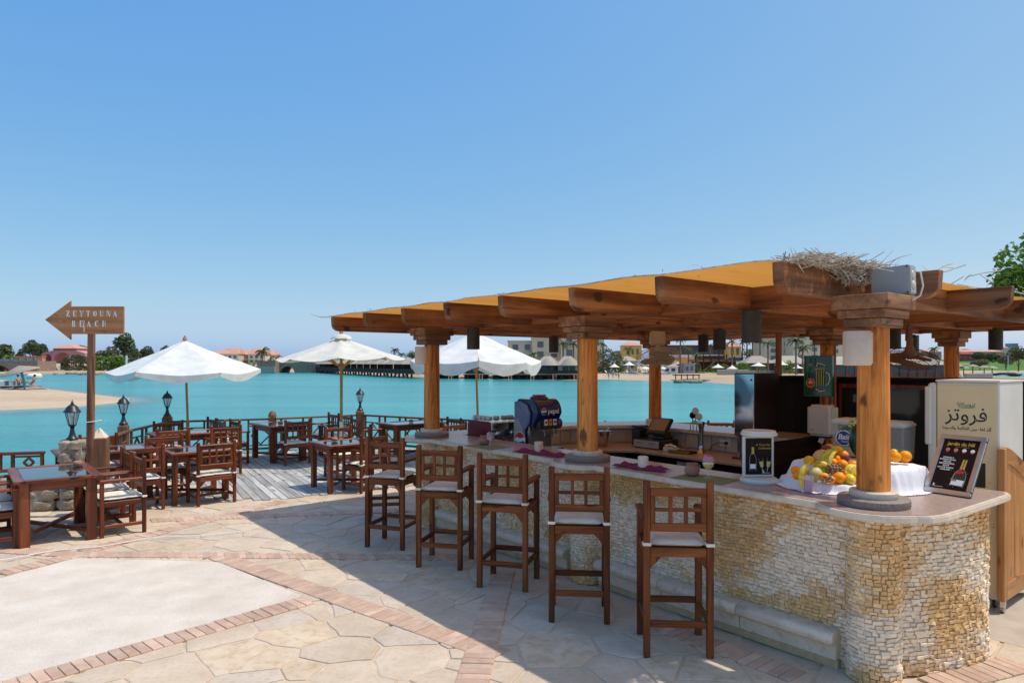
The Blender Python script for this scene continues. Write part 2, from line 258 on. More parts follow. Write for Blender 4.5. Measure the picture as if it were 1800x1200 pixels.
# ------------------------------------------------------------------ mesh helpers
class MB:
    def __init__(s): s.v = []; s.f = []; s.c = []; s.cc = None
    def add(s, vs, fs):
        o = len(s.v); s.v += [tuple(v) for v in vs]; s.f += [tuple(i + o for i in f) for f in fs]; s.c += [s.cc] * len(fs); return s
    def box(s, c, d, rz=0, rot=None, taper=1.0):
        x, y, z = d[0] / 2, d[1] / 2, d[2] / 2; t = taper
        q = [Vector(p) for p in ((-x, -y, -z), (x, -y, -z), (x, y, -z), (-x, y, -z), (-x * t, -y * t, z), (x * t, -y * t, z), (x * t, y * t, z), (-x * t, y * t, z))]
        mt = rot if rot is not None else Matrix.Rotation(rz, 3, 'Z')
        return s.add([mt @ p + Vector(c) for p in q], [(0, 3, 2, 1), (4, 5, 6, 7), (0, 1, 5, 4), (1, 2, 6, 5), (2, 3, 7, 6), (3, 0, 4, 7)])
    def bar(s, p0, p1, w, h, up=(0, 0, 1)):
        p0, p1 = Vector(p0), Vector(p1); a = (p1 - p0); L = a.length; a.normalize(); up = Vector(up)
        sx = a.cross(up)
        if sx.length < 1e-4: sx = a.cross(Vector((0, 1, 0)))
        sx.normalize(); u2 = sx.cross(a)
        rot = Matrix((sx, a, u2)).transposed()
        return s.box((p0 + p1) / 2, (w, L, h), rot=rot)
    def tube(s, pts, r, n=8, cap=True):
        pts = [Vector(p) for p in pts]; k = len(pts); rs = r if isinstance(r, (list, tuple)) else [r] * k; vs = []; fs = []; px = None
        for i, p in enumerate(pts):
            t = (pts[min(i + 1, k - 1)] - pts[max(i - 1, 0)]).normalized()
            if px is None: px = t.cross(Vector((0, 0, 1))); px = px if px.length > 1e-3 else t.cross(Vector((0, 1, 0)))
            px = (px - t * px.dot(t)).normalized(); py = t.cross(px)
            vs += [p + (px * math.cos(2 * math.pi * j / n) + py * math.sin(2 * math.pi * j / n)) * rs[i] for j in range(n)]
        for i in range(k - 1):
            for j in range(n): fs.append((i * n + j, i * n + (j + 1) % n, (i + 1) * n + (j + 1) % n, (i + 1) * n + j))
        if cap: fs += [tuple(range(n - 1, -1, -1)), tuple((k - 1) * n + j for j in range(n))]
        return s.add(vs, fs)
    def lathe(s, prof, n=16, c=(0, 0, 0), cap=True, arc=None, a0=0):
        c = Vector(c); vs = []; fs = []; k = len(prof); full = arc is None; m = n if full else n + 1; arc = 2 * math.pi if full else arc
        for (r, z) in prof:
            vs += [c + Vector((r * math.cos(a0 + arc * j / n), r * math.sin(a0 + arc * j / n), z)) for j in range(m)]
        for i in range(k - 1):
            for j in range(n): fs.append((i * m + j, i * m + (j + 1) % m, (i + 1) * m + (j + 1) % m, (i + 1) * m + j))
        if cap:
            fs += [tuple(range(m - 1, -1, -1)), tuple((k - 1) * m + j for j in range(m))]
        return s.add(vs, fs)
    def prism(s, poly, z0, z1):
        n = len(poly); ar = sum(poly[i][0] * poly[(i + 1) % n][1] - poly[(i + 1) % n][0] * poly[i][1] for i in range(n))
        if ar < 0: poly = poly[::-1]
        vs = [(p[0], p[1], z0) for p in poly] + [(p[0], p[1], z1) for p in poly]
        return s.add(vs, [tuple(range(n - 1, -1, -1)), tuple(range(n, 2 * n))] + [(i, (i + 1) % n, n + (i + 1) % n, n + i) for i in range(n)])
    def slab(s, poly, z0, z1, ch=.008):
        n = len(poly); cx = sum(p[0] for p in poly) / n; cy = sum(p[1] for p in poly) / n
        ins = []
        for p in poly:
            L = math.hypot(p[0] - cx, p[1] - cy) or 1; k = max(0, 1 - ch * 1.4 / L); ins.append((cx + (p[0] - cx) * k, cy + (p[1] - cy) * k))
        vs = [(p[0], p[1], z0) for p in poly] + [(p[0], p[1], z1 - ch * .6) for p in poly] + [(p[0], p[1], z1) for p in ins]
        return s.add(vs, [(i, (i + 1) % n, n + (i + 1) % n, n + i) for i in range(n)] + [(n + i, n + (i + 1) % n, 2 * n + (i + 1) % n, 2 * n + i) for i in range(n)] + [tuple(range(2 * n, 3 * n))])
    def sphere(s, c, r, n=10, sq=(1, 1, 1)):
        c = Vector(c); k = max(4, n // 2 + 1); vs = [c + Vector((0, 0, -r * sq[2]))]; fs = []
        for i in range(1, k):
            a = -math.pi / 2 + math.pi * i / k
            vs += [c + Vector((r * sq[0] * math.cos(a) * math.cos(2 * math.pi * j / n), r * sq[1] * math.cos(a) * math.sin(2 * math.pi * j / n), r * sq[2] * math.sin(a))) for j in range(n)]
        vs.append(c + Vector((0, 0, r * sq[2]))); top = len(vs) - 1
        for j in range(n): fs.append((0, 1 + (j + 1) % n, 1 + j)); fs.append((top, 1 + (k - 2) * n + j, 1 + (k - 2) * n + (j + 1) % n))
        for i in range(k - 2):
            for j in range(n): fs.append((1 + i * n + j, 1 + i * n + (j + 1) % n, 1 + (i + 1) * n + (j + 1) % n, 1 + (i + 1) * n + j))
        return s.add(vs, fs)
    def mesh(s, name, smooth=False, bevel=0, seg=1, fix=True, attr=False):
        me = bpy.data.meshes.new(name); me.from_pydata(s.v, [], s.f)
        if attr:
            at = me.attributes.new('col', 'FLOAT_COLOR', 'CORNER'); buf = []
            for f, c in zip(s.f, s.c): buf += list((*(c or (.5, .5, .5)), 1)) * len(f)
            at.data.foreach_set('color', buf)
        if bevel or fix:
            bm = bmesh.new(); bm.from_mesh(me)
            if fix: bmesh.ops.recalc_face_normals(bm, faces=bm.faces)
            if bevel:
                es = [e for e in bm.edges if len(e.link_faces) == 2 and e.calc_face_angle(0) > .6]
                bmesh.ops.bevel(bm, geom=es, offset=bevel, segments=seg, affect='EDGES', clamp_overlap=True)
            bm.to_mesh(me); bm.free()
        if smooth:
            me.shade_smooth()
            try: me.set_sharp_from_angle(angle=R(42))
            except Exception: pass
        return me
    def build(s, name, mat, parent=None, loc=None, rz=None, smooth=False, bevel=0, seg=1, fix=True, attr=False):
        me = s.mesh(name, smooth, bevel, seg, fix, attr); return link(name, me, mat, parent, loc, rz)
def pick(mat, me):
    m = MATS[mat] if isinstance(mat, str) else mat
    if isinstance(m, list):
        lo = [min(v.co[i] for v in me.vertices) for i in range(3)]; hi = [max(v.co[i] for v in me.vertices) for i in range(3)]
        d = [hi[i] - lo[i] for i in range(3)]; m = m[d.index(max(d))]
    return m
def link(name, me, mat, parent=None, loc=None, rz=None):
    o = bpy.data.objects.new(name, me); COL.objects.link(o)
    if not me.materials: me.materials.append(pick(mat, me))
    if parent: o.parent = parent
    if loc is not None: o.location = loc
    if rz is not None: o.rotation_euler = (0, 0, rz)
    return o
def tag(o, label, cat=None, group=None, kind=None):
    if label: o['label'] = label
    if cat: o['category'] = cat
    if group: o['group'] = group
    if kind: o['kind'] = kind
    return o
def thing(name, label, cat, loc=(0, 0, 0), rz=0, group=None):
    o = bpy.data.objects.new(name, None); COL.objects.link(o); o.location = loc; o.rotation_euler = (0, 0, rz); o.empty_display_size = .1
    return tag(o, label, cat, group)
def struct(o): o['kind'] = 'structure'; return o
def copy_tree(o, parent=None):
    c = o.copy(); COL.objects.link(c); c.parent = parent
    for ch in o.children: copy_tree(ch, c)
    return c
def place(proto, used, loc, rz, label, group=None):
    o = proto if not used else copy_tree(proto); used.append(1)
    o.location = loc; o.rotation_euler = (0, 0, rz); o['label'] = label
    if group: o['group'] = group
    for c in o.children:                          # no two seats sit quite alike
        if c.name.startswith('cushion') and not c.name.startswith('cushion_tie'): c.location = (rnd(-.008, .008), rnd(-.012, .012), 0); c.rotation_euler = (0, 0, rnd(-.03, .03)); c.scale = (rnd(.97, 1.02), rnd(.97, 1.02), 1)
    return o
def text_mesh(body, size, align='CENTER', bold=0, shear=0, ext=.0006):
    cu = bpy.data.curves.new('t', 'FONT'); cu.body = body; cu.size = size; cu.align_x = align; cu.align_y = 'CENTER'; cu.extrude = ext
    cu.offset = bold; cu.shear = shear; cu.resolution_u = 3
    o = bpy.data.objects.new('t', cu); me = bpy.data.meshes.new_from_object(o); bpy.data.objects.remove(o); bpy.data.curves.remove(cu); return me
def lettering(name, body, size, mat, parent, mtx, **kw):
    me = text_mesh(body, size, **kw); o = link(name, me, mat, parent); o.matrix_local = mtx; return o
def facing(loc, xdir, ydir):                       # matrix with local x, y along the given directions
    x = Vector(xdir).normalized(); y = Vector(ydir).normalized(); z = x.cross(y)
    m = Matrix((x, y, z)).transposed().to_4x4(); m.translation = Vector(loc); return m
def convex_clip(poly, a, b, c):                    # keep a*x+b*y<=c
    out = []; n = len(poly)
    for i in range(n):
        p, q = poly[i], poly[(i + 1) % n]; dp = a * p[0] + b * p[1] - c; dq = a * q[0] + b * q[1] - c
        if dp <= 0: out.append(p)
        if dp * dq < 0: t = dp / (dp - dq); out.append((p[0] + (q[0] - p[0]) * t, p[1] + (q[1] - p[1]) * t))
    return out
def inside(poly, x, y):
    r = False; n = len(poly)
    for i in range(n):
        (x0, y0), (x1, y1) = poly[i], poly[(i + 1) % n]
        if (y0 > y) != (y1 > y) and x < (x1 - x0) * (y - y0) / (y1 - y0) + x0: r = not r
    return r
ORD = ['first', 'second', 'third', 'fourth', 'fifth', 'sixth', 'seventh', 'eighth', 'ninth', 'tenth', 'eleventh', 'twelfth', 'thirteenth', 'fourteenth', 'fifteenth', 'sixteenth', 'seventeenth', 'eighteenth']
# ================================================================== SETTING: water, terrace, far land
WZ = -0.6
def sheet(name, pts, mat, z=None):
    mb = MB(); mb.add([(p[0], p[1], z if z is not None else p[2]) for p in pts], [tuple(range(len(pts)))])
    return mb.build(name, mat)
struct(sheet('water', [(-6000, -300), (6000, -300), (6000, 8000), (-6000, 8000)], 'water_turquoise', WZ))

RAILP = [(-7.05, 12.5), (-7.32, 14.55), (-5.37, 15.3), (-3.66, 16.45), (-2.07, 15.5), (0.44, 14.2), (4.5, 14.2), (9, 14.6)]
terr = [(-40, -25), (40, -25), (40, 15.5), (9.2, 14.9), (4.5, 14.5), (.55, 14.5), (-2.0, 15.8), (-3.66, 16.8), (-5.5, 15.6), (-7.65, 14.8), (-7.35, 12.4), (-6.3, 9.75), (-7.5, 9.25), (-14, 7.0), (-40, 0)]
struct(MB().prism(terr, -1.6, -.007).build('ground', 'mortar'))
DECK = [(-4.35, 9.95), (-3.2, 10.15), (-2.3, 10.75), (.8, 12.4), (9, 12.9), (9, 14.7), (4.5, 14.4), (.5, 14.4), (-2.05, 15.7), (-3.66, 16.68), (-5.4, 15.5), (-7.3, 14.7), (-7.1, 12.6), (-5.2, 11.2)]
GRAV = [tuple(G(*p)[:2]) for p in ((-330, 1090), (0, 1017), (133, 981), (384, 988), (533, 1048), (5, 1202), (-250, 1290))]
BARFOOT = [tuple(W(*p)[:2]) for p in ((5.75, -.02), (-.12, -.02), (-.35, .5), (-.35, .95), (.2, 1.1), (.2, 4.2), (5.75, 4.2))]

# ---- terrace paving: irregular flagstones, each a slab of its own, set in mortar
pav = thing('paving', None, None); struct(pav); pav['label'] = 'beige irregular flagstone paving with brick bands around the bar'
seeds = []; sp = .40
gx = [i for i in range(-28, 16)]; gy = [j for j in range(8, 30)]
for i in gx:
    for j in gy:
        seeds.append((i * sp + rnd(-.22, .22) + (j % 2) * .22, j * sp + rnd(-.2, .2)))
nflag = 0
for (sx, sy) in seeds:
    if sy < 3.6 or sy > 11.2 or abs(sx) > .80 * sy + .3 or sx > 4.4: continue
    if inside(DECK, sx, sy) or inside(BARFOOT, sx, sy): continue
    if inside(GRAV, sx, sy): continue
    if sx < -7.4 or not inside(terr, sx, sy): continue
    poly = [(sx - 1, sy - 1), (sx + 1, sy - 1), (sx + 1, sy + 1), (sx - 1, sy + 1)]
    for (qx, qy) in seeds:
        dx, dy = qx - sx, qy - sy; d2 = dx * dx + dy * dy
        if d2 == 0 or d2 > 2.6: continue
        L = math.sqrt(d2); gap = .004 + .004 * ((qx * 13 + sx * 13) % 1)
        poly = convex_clip(poly, dx / L, dy / L, (dx * (sx + qx) / 2 + dy * (sy + qy) / 2) / L - gap)
        if len(poly) < 3: break
    if len(poly) < 3: continue
    # roughen the outline
    rough = []
    for k in range(len(poly)):
        p, q = poly[k], poly[(k + 1) % len(poly)]; L = math.hypot(q[0] - p[0], q[1] - p[1]); rough.append((p[0] * .985 + sx * .015, p[1] * .985 + sy * .015) if L > .05 else p)
        if L > .18:
            nx, ny = (q[1] - p[1]) / L, -(q[0] - p[0]) / L
            for t in (.33, .67):
                e = rnd(-.016, .003); rough.append((p[0] + (q[0] - p[0]) * t + nx * e, p[1] + (q[1] - p[1]) * t + ny * e))
    zt = rnd(-.003, .003)
    o = MB().slab([(p[0] - sx, p[1] - sy) for p in rough], -.02, 0, .006).build('flagstone', random.choices(['flag', 'flag_grey', 'flag_gold'], [7, 3, 2])[0], pav, (sx, sy, zt), fix=False)
    o.rotation_euler = (rnd(-.004, .004), rnd(-.004, .004), 0); nflag += 1
# ---- washed gravel panel
g = MB(); g.add([(p[0], p[1], .006) for p in GRAV], [tuple(range(len(GRAV)))]); go = g.build('gravel_panel', 'gravel', pav)
go['label'] = 'pale washed gravel panel set in the paving'
# ---- brick bands
brick_meshes = []
for k in range(8):
    L, B = .215 + rnd(-.006, .006), .068 + rnd(-.003, .003)
    poly = [(-B / 2 + rnd(-.002, .002), -L / 2), (0, -L / 2 + rnd(-.003, .003)), (B / 2, -L / 2 + rnd(-.003, .003)), (B / 2 + rnd(-.002, .002), L / 2), (-B / 2, L / 2 + rnd(-.003, .003))]
    me = MB().slab(poly, -.02, .012, .006).mesh('brick', fix=False); me.materials.append(MATS['paver']); brick_meshes.append(me)
NB = [0]
def band(a, b, rows=1, skew=0.0, step=.0745):
    a, b = Vector((a[0], a[1])), Vector((b[0], b[1])); d = b - a; L = d.length; d.normalize(); nrm = Vector((-d.y, d.x)); n = int(L / step)
    ang = math.atan2(d.y, d.x)
    for r in range(rows):
        for k in range(n):
            p = a + d * ((k + .5) * step) + nrm * ((r - (rows - 1) / 2) * .222)
            if abs(p.x) > .79 * p.y or p.y < 3.9 or inside(BARFOOT, p.x, p.y): continue
            o = link('brick', random.choice(brick_meshes), 'paver', pav, (p.x, p.y, rnd(-.0025, .0025)), ang + skew + rnd(-.02, .02)); NB[0] += 1
def gxy(px, py): q = G(px, py); return (q.x, q.y)
band(gxy(540, 1055), gxy(-20, 1216)); band(gxy(384, 978), gxy(880, 1152)); band(gxy(110, 974), gxy(830, 980), skew=.5)
band(gxy(0, 1008), gxy(140, 974)); band(gxy(145, 970), gxy(500, 880)); band(gxy(828, 1205), gxy(886, 1003)); band(gxy(265, 915), gxy(720, 897), skew=.4)
band(W(1.5, -.36)[:2], W(.25, -.36)[:2]); band(gxy(0, 966), gxy(120, 974), skew=.3); band(gxy(1640, 1205), gxy(1795, 1165))

# ---- grey plank deck, each plank an object
deck = thing('deck', None, None); struct(deck); deck['label'] = 'weathered grey plank deck with a stepped front edge'
da = R(-60); dd = Vector((math.cos(da), math.sin(da))); dn = Vector((-dd.y, dd.x)); pw = .118
npl = 0
for k in range(-150, 150):
    c = k * pw; ts = []
    n = len(DECK)
    for i in range(n):
        p, q = Vector(DECK[i]), Vector(DECK[(i + 1) % n]); dp, dq = p.dot(dn) - c, q.dot(dn) - c
        if dp * dq < 0: t = dp / (dp - dq); ts.append((p + (q - p) * t).dot(dd))
    ts.sort()
    for t0, t1 in zip(ts[::2], ts[1::2]):
        t1 += rnd(-.08, .12); 
        if t1 - t0 < .15: continue
        cuts = [t0]
        while t1 - cuts[-1] > 2.6: cuts.append(cuts[-1] + rnd(1.4, 2.3))
        cuts.append(t1)
        for a, b in zip(cuts, cuts[1:]):
            mid = dd * ((a + b) / 2) + dn * c
            if mid.x > 5 or abs(mid.x) > .8 * mid.y: continue
            o = MB().box((0, 0, -.002), (b - a - .006, pw - .009, .028)).build('plank', 'deck_wood', deck, (mid.x, mid.y, rnd(-.002, .003)), da, bevel=.003, fix=False); npl += 1

# ---- thin white rope lying across the paving
pts = []
for k in range(40):
    t = k / 39; px = -40 + 470 * t; py = 990 - 50 * t - 12 * math.sin(t * 3) * t + 2 * math.sin(t * 17); q = G(px, py); pts.append((q.x, q.y, .022))
ro = MB().tube(pts, .0065, 6).build('rope', 'cord', smooth=True); tag(ro, 'thin white rope lying across the sunlit paving near the front table', 'rope')

# ================================================================== SHORES
def land(name, pts, back, mat, ridge=6, zr=.0):
    v = []; n = len(pts)
    for (px, py) in pts: q = G(px, py, WZ); v.append((q.x, q.y, WZ - .02))
    for (px, py) in pts:
        q = G(px, py, WZ); L = q.length; v.append((q.x * (1 + ridge / L), q.y * (1 + ridge / L), zr))
    for (x, y, z) in list(v[:n]): L = math.hypot(x, y); v.append((x * back / L, y * back / L, zr + .3))
    f = [(i, i + 1, n + i + 1, n + i) for i in range(n - 1)] + [(n + i, n + i + 1, 2 * n + i + 1, 2 * n + i) for i in range(n - 1)]
    mb = MB(); mb.add(v, f); return struct(mb.build(name, mat))
land('far_shore', [(-1500, 655), (-600, 656), (-60, 656.5), (60, 657), (150, 656.5), (235, 657.5), (330, 657), (455, 655), (520, 654), (590, 655), (660, 658.5), (740, 663), (870, 666.5), (1010, 668), (1060, 666.5), (1150, 669), (1235, 671), (1300, 676), (1500, 690), (1900, 722), (2600, 760)], 2600, 'shore', ridge=9, zr=-.05)
# near sand spit on the left
far_e = [(-500, 672), (0, 677), (60, 681), (110, 686), (160, 692), (205, 697), (228, 700)]; near_e = [(-500, 742), (0, 722), (60, 719.5), (110, 717), (160, 713), (205, 708.5), (228, 705)]
v = []
for (a, b) in zip(far_e, near_e):
    pa, pb = G(a[0], a[1], WZ), G(b[0], b[1], WZ); pa.z = pb.z = WZ - .02; h = .05 + .30 * (228 - a[0]) / 228 if a[0] >= 0 else .35
    for t in (0, .12, .3, .5, .7, .88, 1): q = pa.lerp(pb, t); q.z += h * math.sin(math.pi * t) ** .6 + rnd(-.01, .01) * (0 < t < 1); v.append(q)
mb = MB(); mb.add(v, [(i * 7 + j, i * 7 + j + 1, (i + 1) * 7 + j + 1, (i + 1) * 7 + j) for i in range(len(far_e) - 1) for j in range(6)]); struct(mb.build('sand_spit', 'sand', smooth=True))
inn = far_e + near_e[::-1]; inn = [(-500, 672), (0, 677), (60, 681), (110, 686), (160, 692), (205, 697), (231, 701), (231, 704), (205, 708.5), (160, 713), (110, 717), (60, 719.5), (0, 722), (-500, 742)]
oute = [(-500, 667), (0, 673), (60, 677), (115, 681), (175, 687), (240, 693), (318, 700), (322, 706), (240, 716), (175, 721), (115, 726), (60, 729), (0, 733), (-500, 760)]
vs = []; fade = []; rings = [(0, .9), (.25, .62), (.55, .3), (1, 0)]
for (t_, al) in rings:
    for a, b in zip(inn, oute):
        q = G(a[0] + (b[0] - a[0]) * t_, a[1] + (b[1] - a[1]) * t_, WZ + .006); vs.append(q); fade.append(al)
n = len(inn); mb = MB(); mb.add(vs, [(r * n + i, r * n + i + 1, (r + 1) * n + i + 1, (r + 1) * n + i) for r in range(3) for i in range(n - 1)])
so_ = mb.build('shallows', 'shallow_water', fix=False); at = so_.data.attributes.new('fade', 'FLOAT', 'POINT'); at.data.foreach_set('value', fade); struct(so_)
struct(sheet('sand_spit_tip', [G(a, b, WZ + .012) for a, b in [(-200, 664), (0, 667), (14, 668), (4, 671), (-200, 674)]], 'sand'))

# ================================================================== RAILINGS, LAMP POSTS, LANTERNS
RZ = .77
def railing(a, b, label, z0=0.0, z1=RZ, mat='rail_wood'):
    a, b = Vector((a[0], a[1], 0)), Vector((b[0], b[1], 0)); L = (b - a).length; t = thing('deck_railing', label, 'railing', a, math.atan2(b.y - a.y, b.x - a.x), 'wooden railings along the deck edge')
    MB().box((L / 2, 0, z1 - .02), (L, .07, .04)).build('top_rail', mat, t, bevel=.006)
    MB().box((L / 2, 0, z0 + .10), (L, .045, .045)).build('bottom_rail', mat, t, bevel=.004)
    n = max(2, round(L / .62)); s = L / n; me = None; dm = None; hm = None; hh = z1 - .04 - z0 - .12
    for k in range(n + 1):
        x = k * s; nxt = MB()
        if me is None: me = MB().box((0, 0, 0), (.04, .04, hh)).mesh('baluster', bevel=.004)
        for ox in ((0,) if k == n else (0, s * .28)):
            link('baluster', me, mat, t, (min(x + ox, L - .03), 0, z0 + .12 + hh / 2))
        if k < n:
            w = s * .72 - .045; xc = x + s * .28 + s * .36; zc = z0 + .12 + hh * .44; r = min(w / 2 - .02, hh * .32)
            if dm is None:
                d = MB()
                for q in range(4):
                    p0 = Vector((r * math.cos(q * math.pi / 2), 0, r * math.sin(q * math.pi / 2))); p1 = Vector((r * math.cos((q + 1) * math.pi / 2), 0, r * math.sin((q + 1) * math.pi / 2))); d.bar(p0, p1, .028, .028, (0, 1, 0))
                dm = d.mesh('diamond'); hm = MB().box((0, 0, 0), (w, .026, .026)).mesh('crossbar', bevel=.003)
            link('diamond', dm, mat, t, (xc, 0, zc))
            link('crossbar', hm, mat, t, (xc, 0, zc + r + .02)); link('crossbar', hm, mat, t, (xc, 0, zc - r - .02))
    return t
railing(RAILP[0], RAILP[1], 'short railing length between the second and third lantern posts on the left')
railing((-6.25, 9.75), RAILP[0], 'railing length running from the stone pier to the second lantern post')
railing(RAILP[1], RAILP[2], 'railing length from the third lantern post to the round-topped post')
railing(RAILP[2], RAILP[3], 'railing length behind the far table, left of the central lantern post')
railing(RAILP[3], RAILP[4], 'railing length just right of the central lantern post')
railing(RAILP[4], RAILP[5], 'railing length seen behind the coffee machine and bar column')
railing(RAILP[5], RAILP[6], 'railing length seen through the bar behind the till')
railing((-7.9, 8.92), (-6.38, 9.32), 'dark railing length on the rubble wall at the left edge', z0=.45, z1=.80, mat='chair_wood')

def lantern_proto():
    t = thing('lantern', 'x', 'lantern', (0, 0, 0), 0, 'black post lanterns along the railing')
    MB().lathe([(.075, 0), (.078, .012), (.06, .03), (.045, .05), (.032, .10), (.024, .155), (.034, .165), (.026, .175), (.045, .19), (.05, .20)], 12).build('stem', 'iron', t, smooth=True)
    k = 6; z0, z1, r0, r1 = .20, .375, .046, .088; fr = MB()
    for j in range(k):
        a = 2 * math.pi * j / k; b = 2 * math.pi * (j + 1) / k
        p = lambda r, an, z: Vector((r * math.cos(an), r * math.sin(an), z))
        fr.bar(p(r0, a, z0), p(r1, a, z1), .008, .008); fr.bar(p(r1, a, z1), p(r1, b, z1), .009, .009); fr.bar(p(r0, a, z0), p(r0, b, z0), .009, .009)
        q = MB(); q.add([p(r0 * .97, a, z0), p(r0 * .97, b, z0), p(r1 * .97, b, z1), p(r1 * .97, a, z1)], [(0, 1, 2, 3)]); q.build('pane', 'lamp_pane', t)
    fr.build('frame', 'iron', t)
    MB().lathe([(.018, .20), (.022, .24), (.022, .30), (.012, .32)], 10).build('bulb', 'white_plastic', t, smooth=True)
    rf = MB().lathe([(.10, .372), (.112, .378), (.108, .388), (.088, .41), (.075, .44), (.055, .462), (.03, .478), (.02, .485)], 12).build('roof', 'iron', t, smooth=True)
    MB().lathe([(.02, .484), (.026, .492), (.012, .502), (.018, .513), (.008, .525), (.002, .55)], 10).build('finial', 'iron', rf, smooth=True)
    return t
lant = lantern_proto(); lu = []
L1 = P(127, 0, 9.4); L2 = P(217, 0, 12.5); L3 = P(294, 0, 14.55); L4 = P(633, 0, 16.45); L5 = P(937, 0, 13.9)
for q, zb, lab in ((L1, .95, 'nearest black lantern, standing on the rubble stone pier beside the arrow sign'), (L2, .885, 'black lantern on the second post from the left, between the sign and the white parasol'),
                   (L3, .88, 'black lantern on the post just left of the white parasol pole'), (L4, .87, 'black lantern with yellowish glass on the central post beside the cream parasol'), (L5, .82, 'black lantern almost hidden behind the soda dispenser')):
    place(lant, lu, (q.x, q.y, zb), rnd(0, 1), lab)
def post(loc, h, w, label, name='railing_post', mat='post_wood', top='flat'):
    t = thing(name, label, 'post', loc, R(20))
    MB().box((0, 0, h / 2), (w, w, h)).build('shaft', mat, t, bevel=.012)
    if top == 'flat': MB().box((0, 0, h + .015), (w * .86, w * .86, .03), taper=.8).build('cap', mat, t, bevel=.004)
    elif top == 'dome': MB().lathe([(w * .5, h - .01), (w * .52, h + .03), (w * .45, h + .08), (w * .25, h + .12), (.005, h + .135)], 14).build('cap', mat, t, smooth=True)
    elif top == 'pyramid': MB().box((0, 0, h + .06), (w * .98, w * .98, .13), taper=.12).build('cap', 'rail_stone', t, bevel=.01)
    return t
post((L2.x, L2.y, 0), .855, .17, 'wooden post carrying the second lantern from the left'); post((L3.x, L3.y, 0), .85, .19, 'wooden post carrying the lantern beside the white parasol')
post((L4.x, L4.y, 0), .84, .18, 'tall wooden post carrying the central lantern'); post((L5.x, L5.y, 0), .79, .16, 'wooden post behind the soda dispenser')
post((-5.37, 15.3, 0), .80, .17, 'dark wooden post with a rounded top behind the far table', top='dome')
bo = P(175, 0, 9.0); post((bo.x, bo.y, 0), 1.02, .205, 'thick wooden bollard with pale pyramid top beside the sign pole', name='bollard', top='pyramid')

# ---- rubble pier and low rubble wall
def rock_mesh(name, sx, sy, sz):
    bm = bmesh.new(); bmesh.ops.create_icosphere(bm, subdivisions=2, radius=1.0); o = Vector((rnd(0, 99), rnd(0, 99), rnd(0, 99)))
    for v in bm.verts:
        q = v.co.copy(); m = max(abs(q.x), abs(q.y), abs(q.z)); q = q.lerp(q / m, .55); q *= 1 + .16 * noise.noise(q * 1.3 + o); v.co = Vector((q.x * sx / 2, q.y * sy / 2, q.z * sz / 2))
    me = bpy.data.meshes.new(name); bm.to_mesh(me); bm.free(); me.shade_smooth(); me.set_sharp_from_angle(angle=R(30)); return me
pier = thing('stone_pier', 'rubble stone pier carrying the nearest black lantern', 'pier', (L1.x, L1.y, 0))
MB().box((0, 0, .45), (.25, .25, .90), rz=.4).build('mortar_core', 'rubble_mortar', pier)
z = 0
while z < .93:
    h = rnd(.13, .19); h = min(h, .945 - z); n = random.choice([4, 5])
    if h < .05: break
    for k in range(n):
        a = 2 * math.pi * k / n + z * 7; o = link('stone', rock_mesh('stone', rnd(.15, .21), rnd(.15, .2), h * 1.05), 'rubble', pier, (.085 * math.cos(a), .085 * math.sin(a), z + h / 2), a)
    z += h
wl_ = thing('rubble_wall', 'low rubble stone wall under the left railing behind the front table', 'wall', (-8.2, 8.86, 0), math.atan2(.5, 2.0))
MB().box((1.02, 0, .2), (2.0, .2, .40)).build('mortar_core', 'rubble_mortar', wl_)
for zr in range(3):
    x = 0
    while x < 2.0:
        w = rnd(.16, .30); link('stone', rock_mesh('stone', w * 1.02, .28, .17), 'rubble', wl_, (x + w / 2, rnd(-.02, .02), .075 + zr * .15), 0); x += w

# ================================================================== ARROW SIGN
sp_ = P(158, 0, 8.9); t = thing('arrow_sign', 'wooden arrow sign on a round pole pointing left to the beach', 'sign', (sp_.x, sp_.y, 0))
MB().tube([(0, 0, 0), (.01, 0, 1.2), (.022, 0, 2.42)], [.05, .048, .045], 14).build('pole', 'post_wood', t, smooth=True)
S = 8.85 / 1200.0
def sg(px, py): return ((px - 158) * S, 2.0 + (638 - py) * S)
ox = [sg(*p) for p in ((85, 562), (130, 529), (130, 538.5), (223, 538.5), (223, 587), (130, 587), (130, 597))]
zs = sorted([sg(0, 538.5)[1], sg(0, 562)[1], sg(0, 587)[1]])
def clipz(poly, lo, hi):
    p = convex_clip_any(poly, lo, 1); return convex_clip_any(p, hi, -1)
def convex_clip_any(poly, zc, sgn):
    out = []; n = len(poly)
    for i in range(n):
        p, q = poly[i], poly[(i + 1) % n]; dp, dq = sgn * (p[1] - zc), sgn * (q[1] - zc)
        if dp >= 0: out.append(p)
        if dp * dq < 0: k = dp / (dp - dq); out.append((p[0] + (q[0] - p[0]) * k, zc))
    return out
zmid = sg(0, 566)[1]
MB().box((.1, -.043, zmid), (.3, .004, .05)).build('batten', 'sign_wood', t)
for lo, hi in ((-9, zmid - .0008), (zmid + .0008, 99)):
    poly = clipz(ox, lo, hi); mb = MB(); n = len(poly); mb.add([(p[0], -.07, p[1]) for p in poly] + [(p[0], -.045, p[1]) for p in poly], [tuple(range(n)), tuple(range(2 * n - 1, n - 1, -1))] + [(i, i + n, (i + 1) % n + n, (i + 1) % n) for i in range(n)])
    mb.build('board', 'sign_wood', t, bevel=.002)
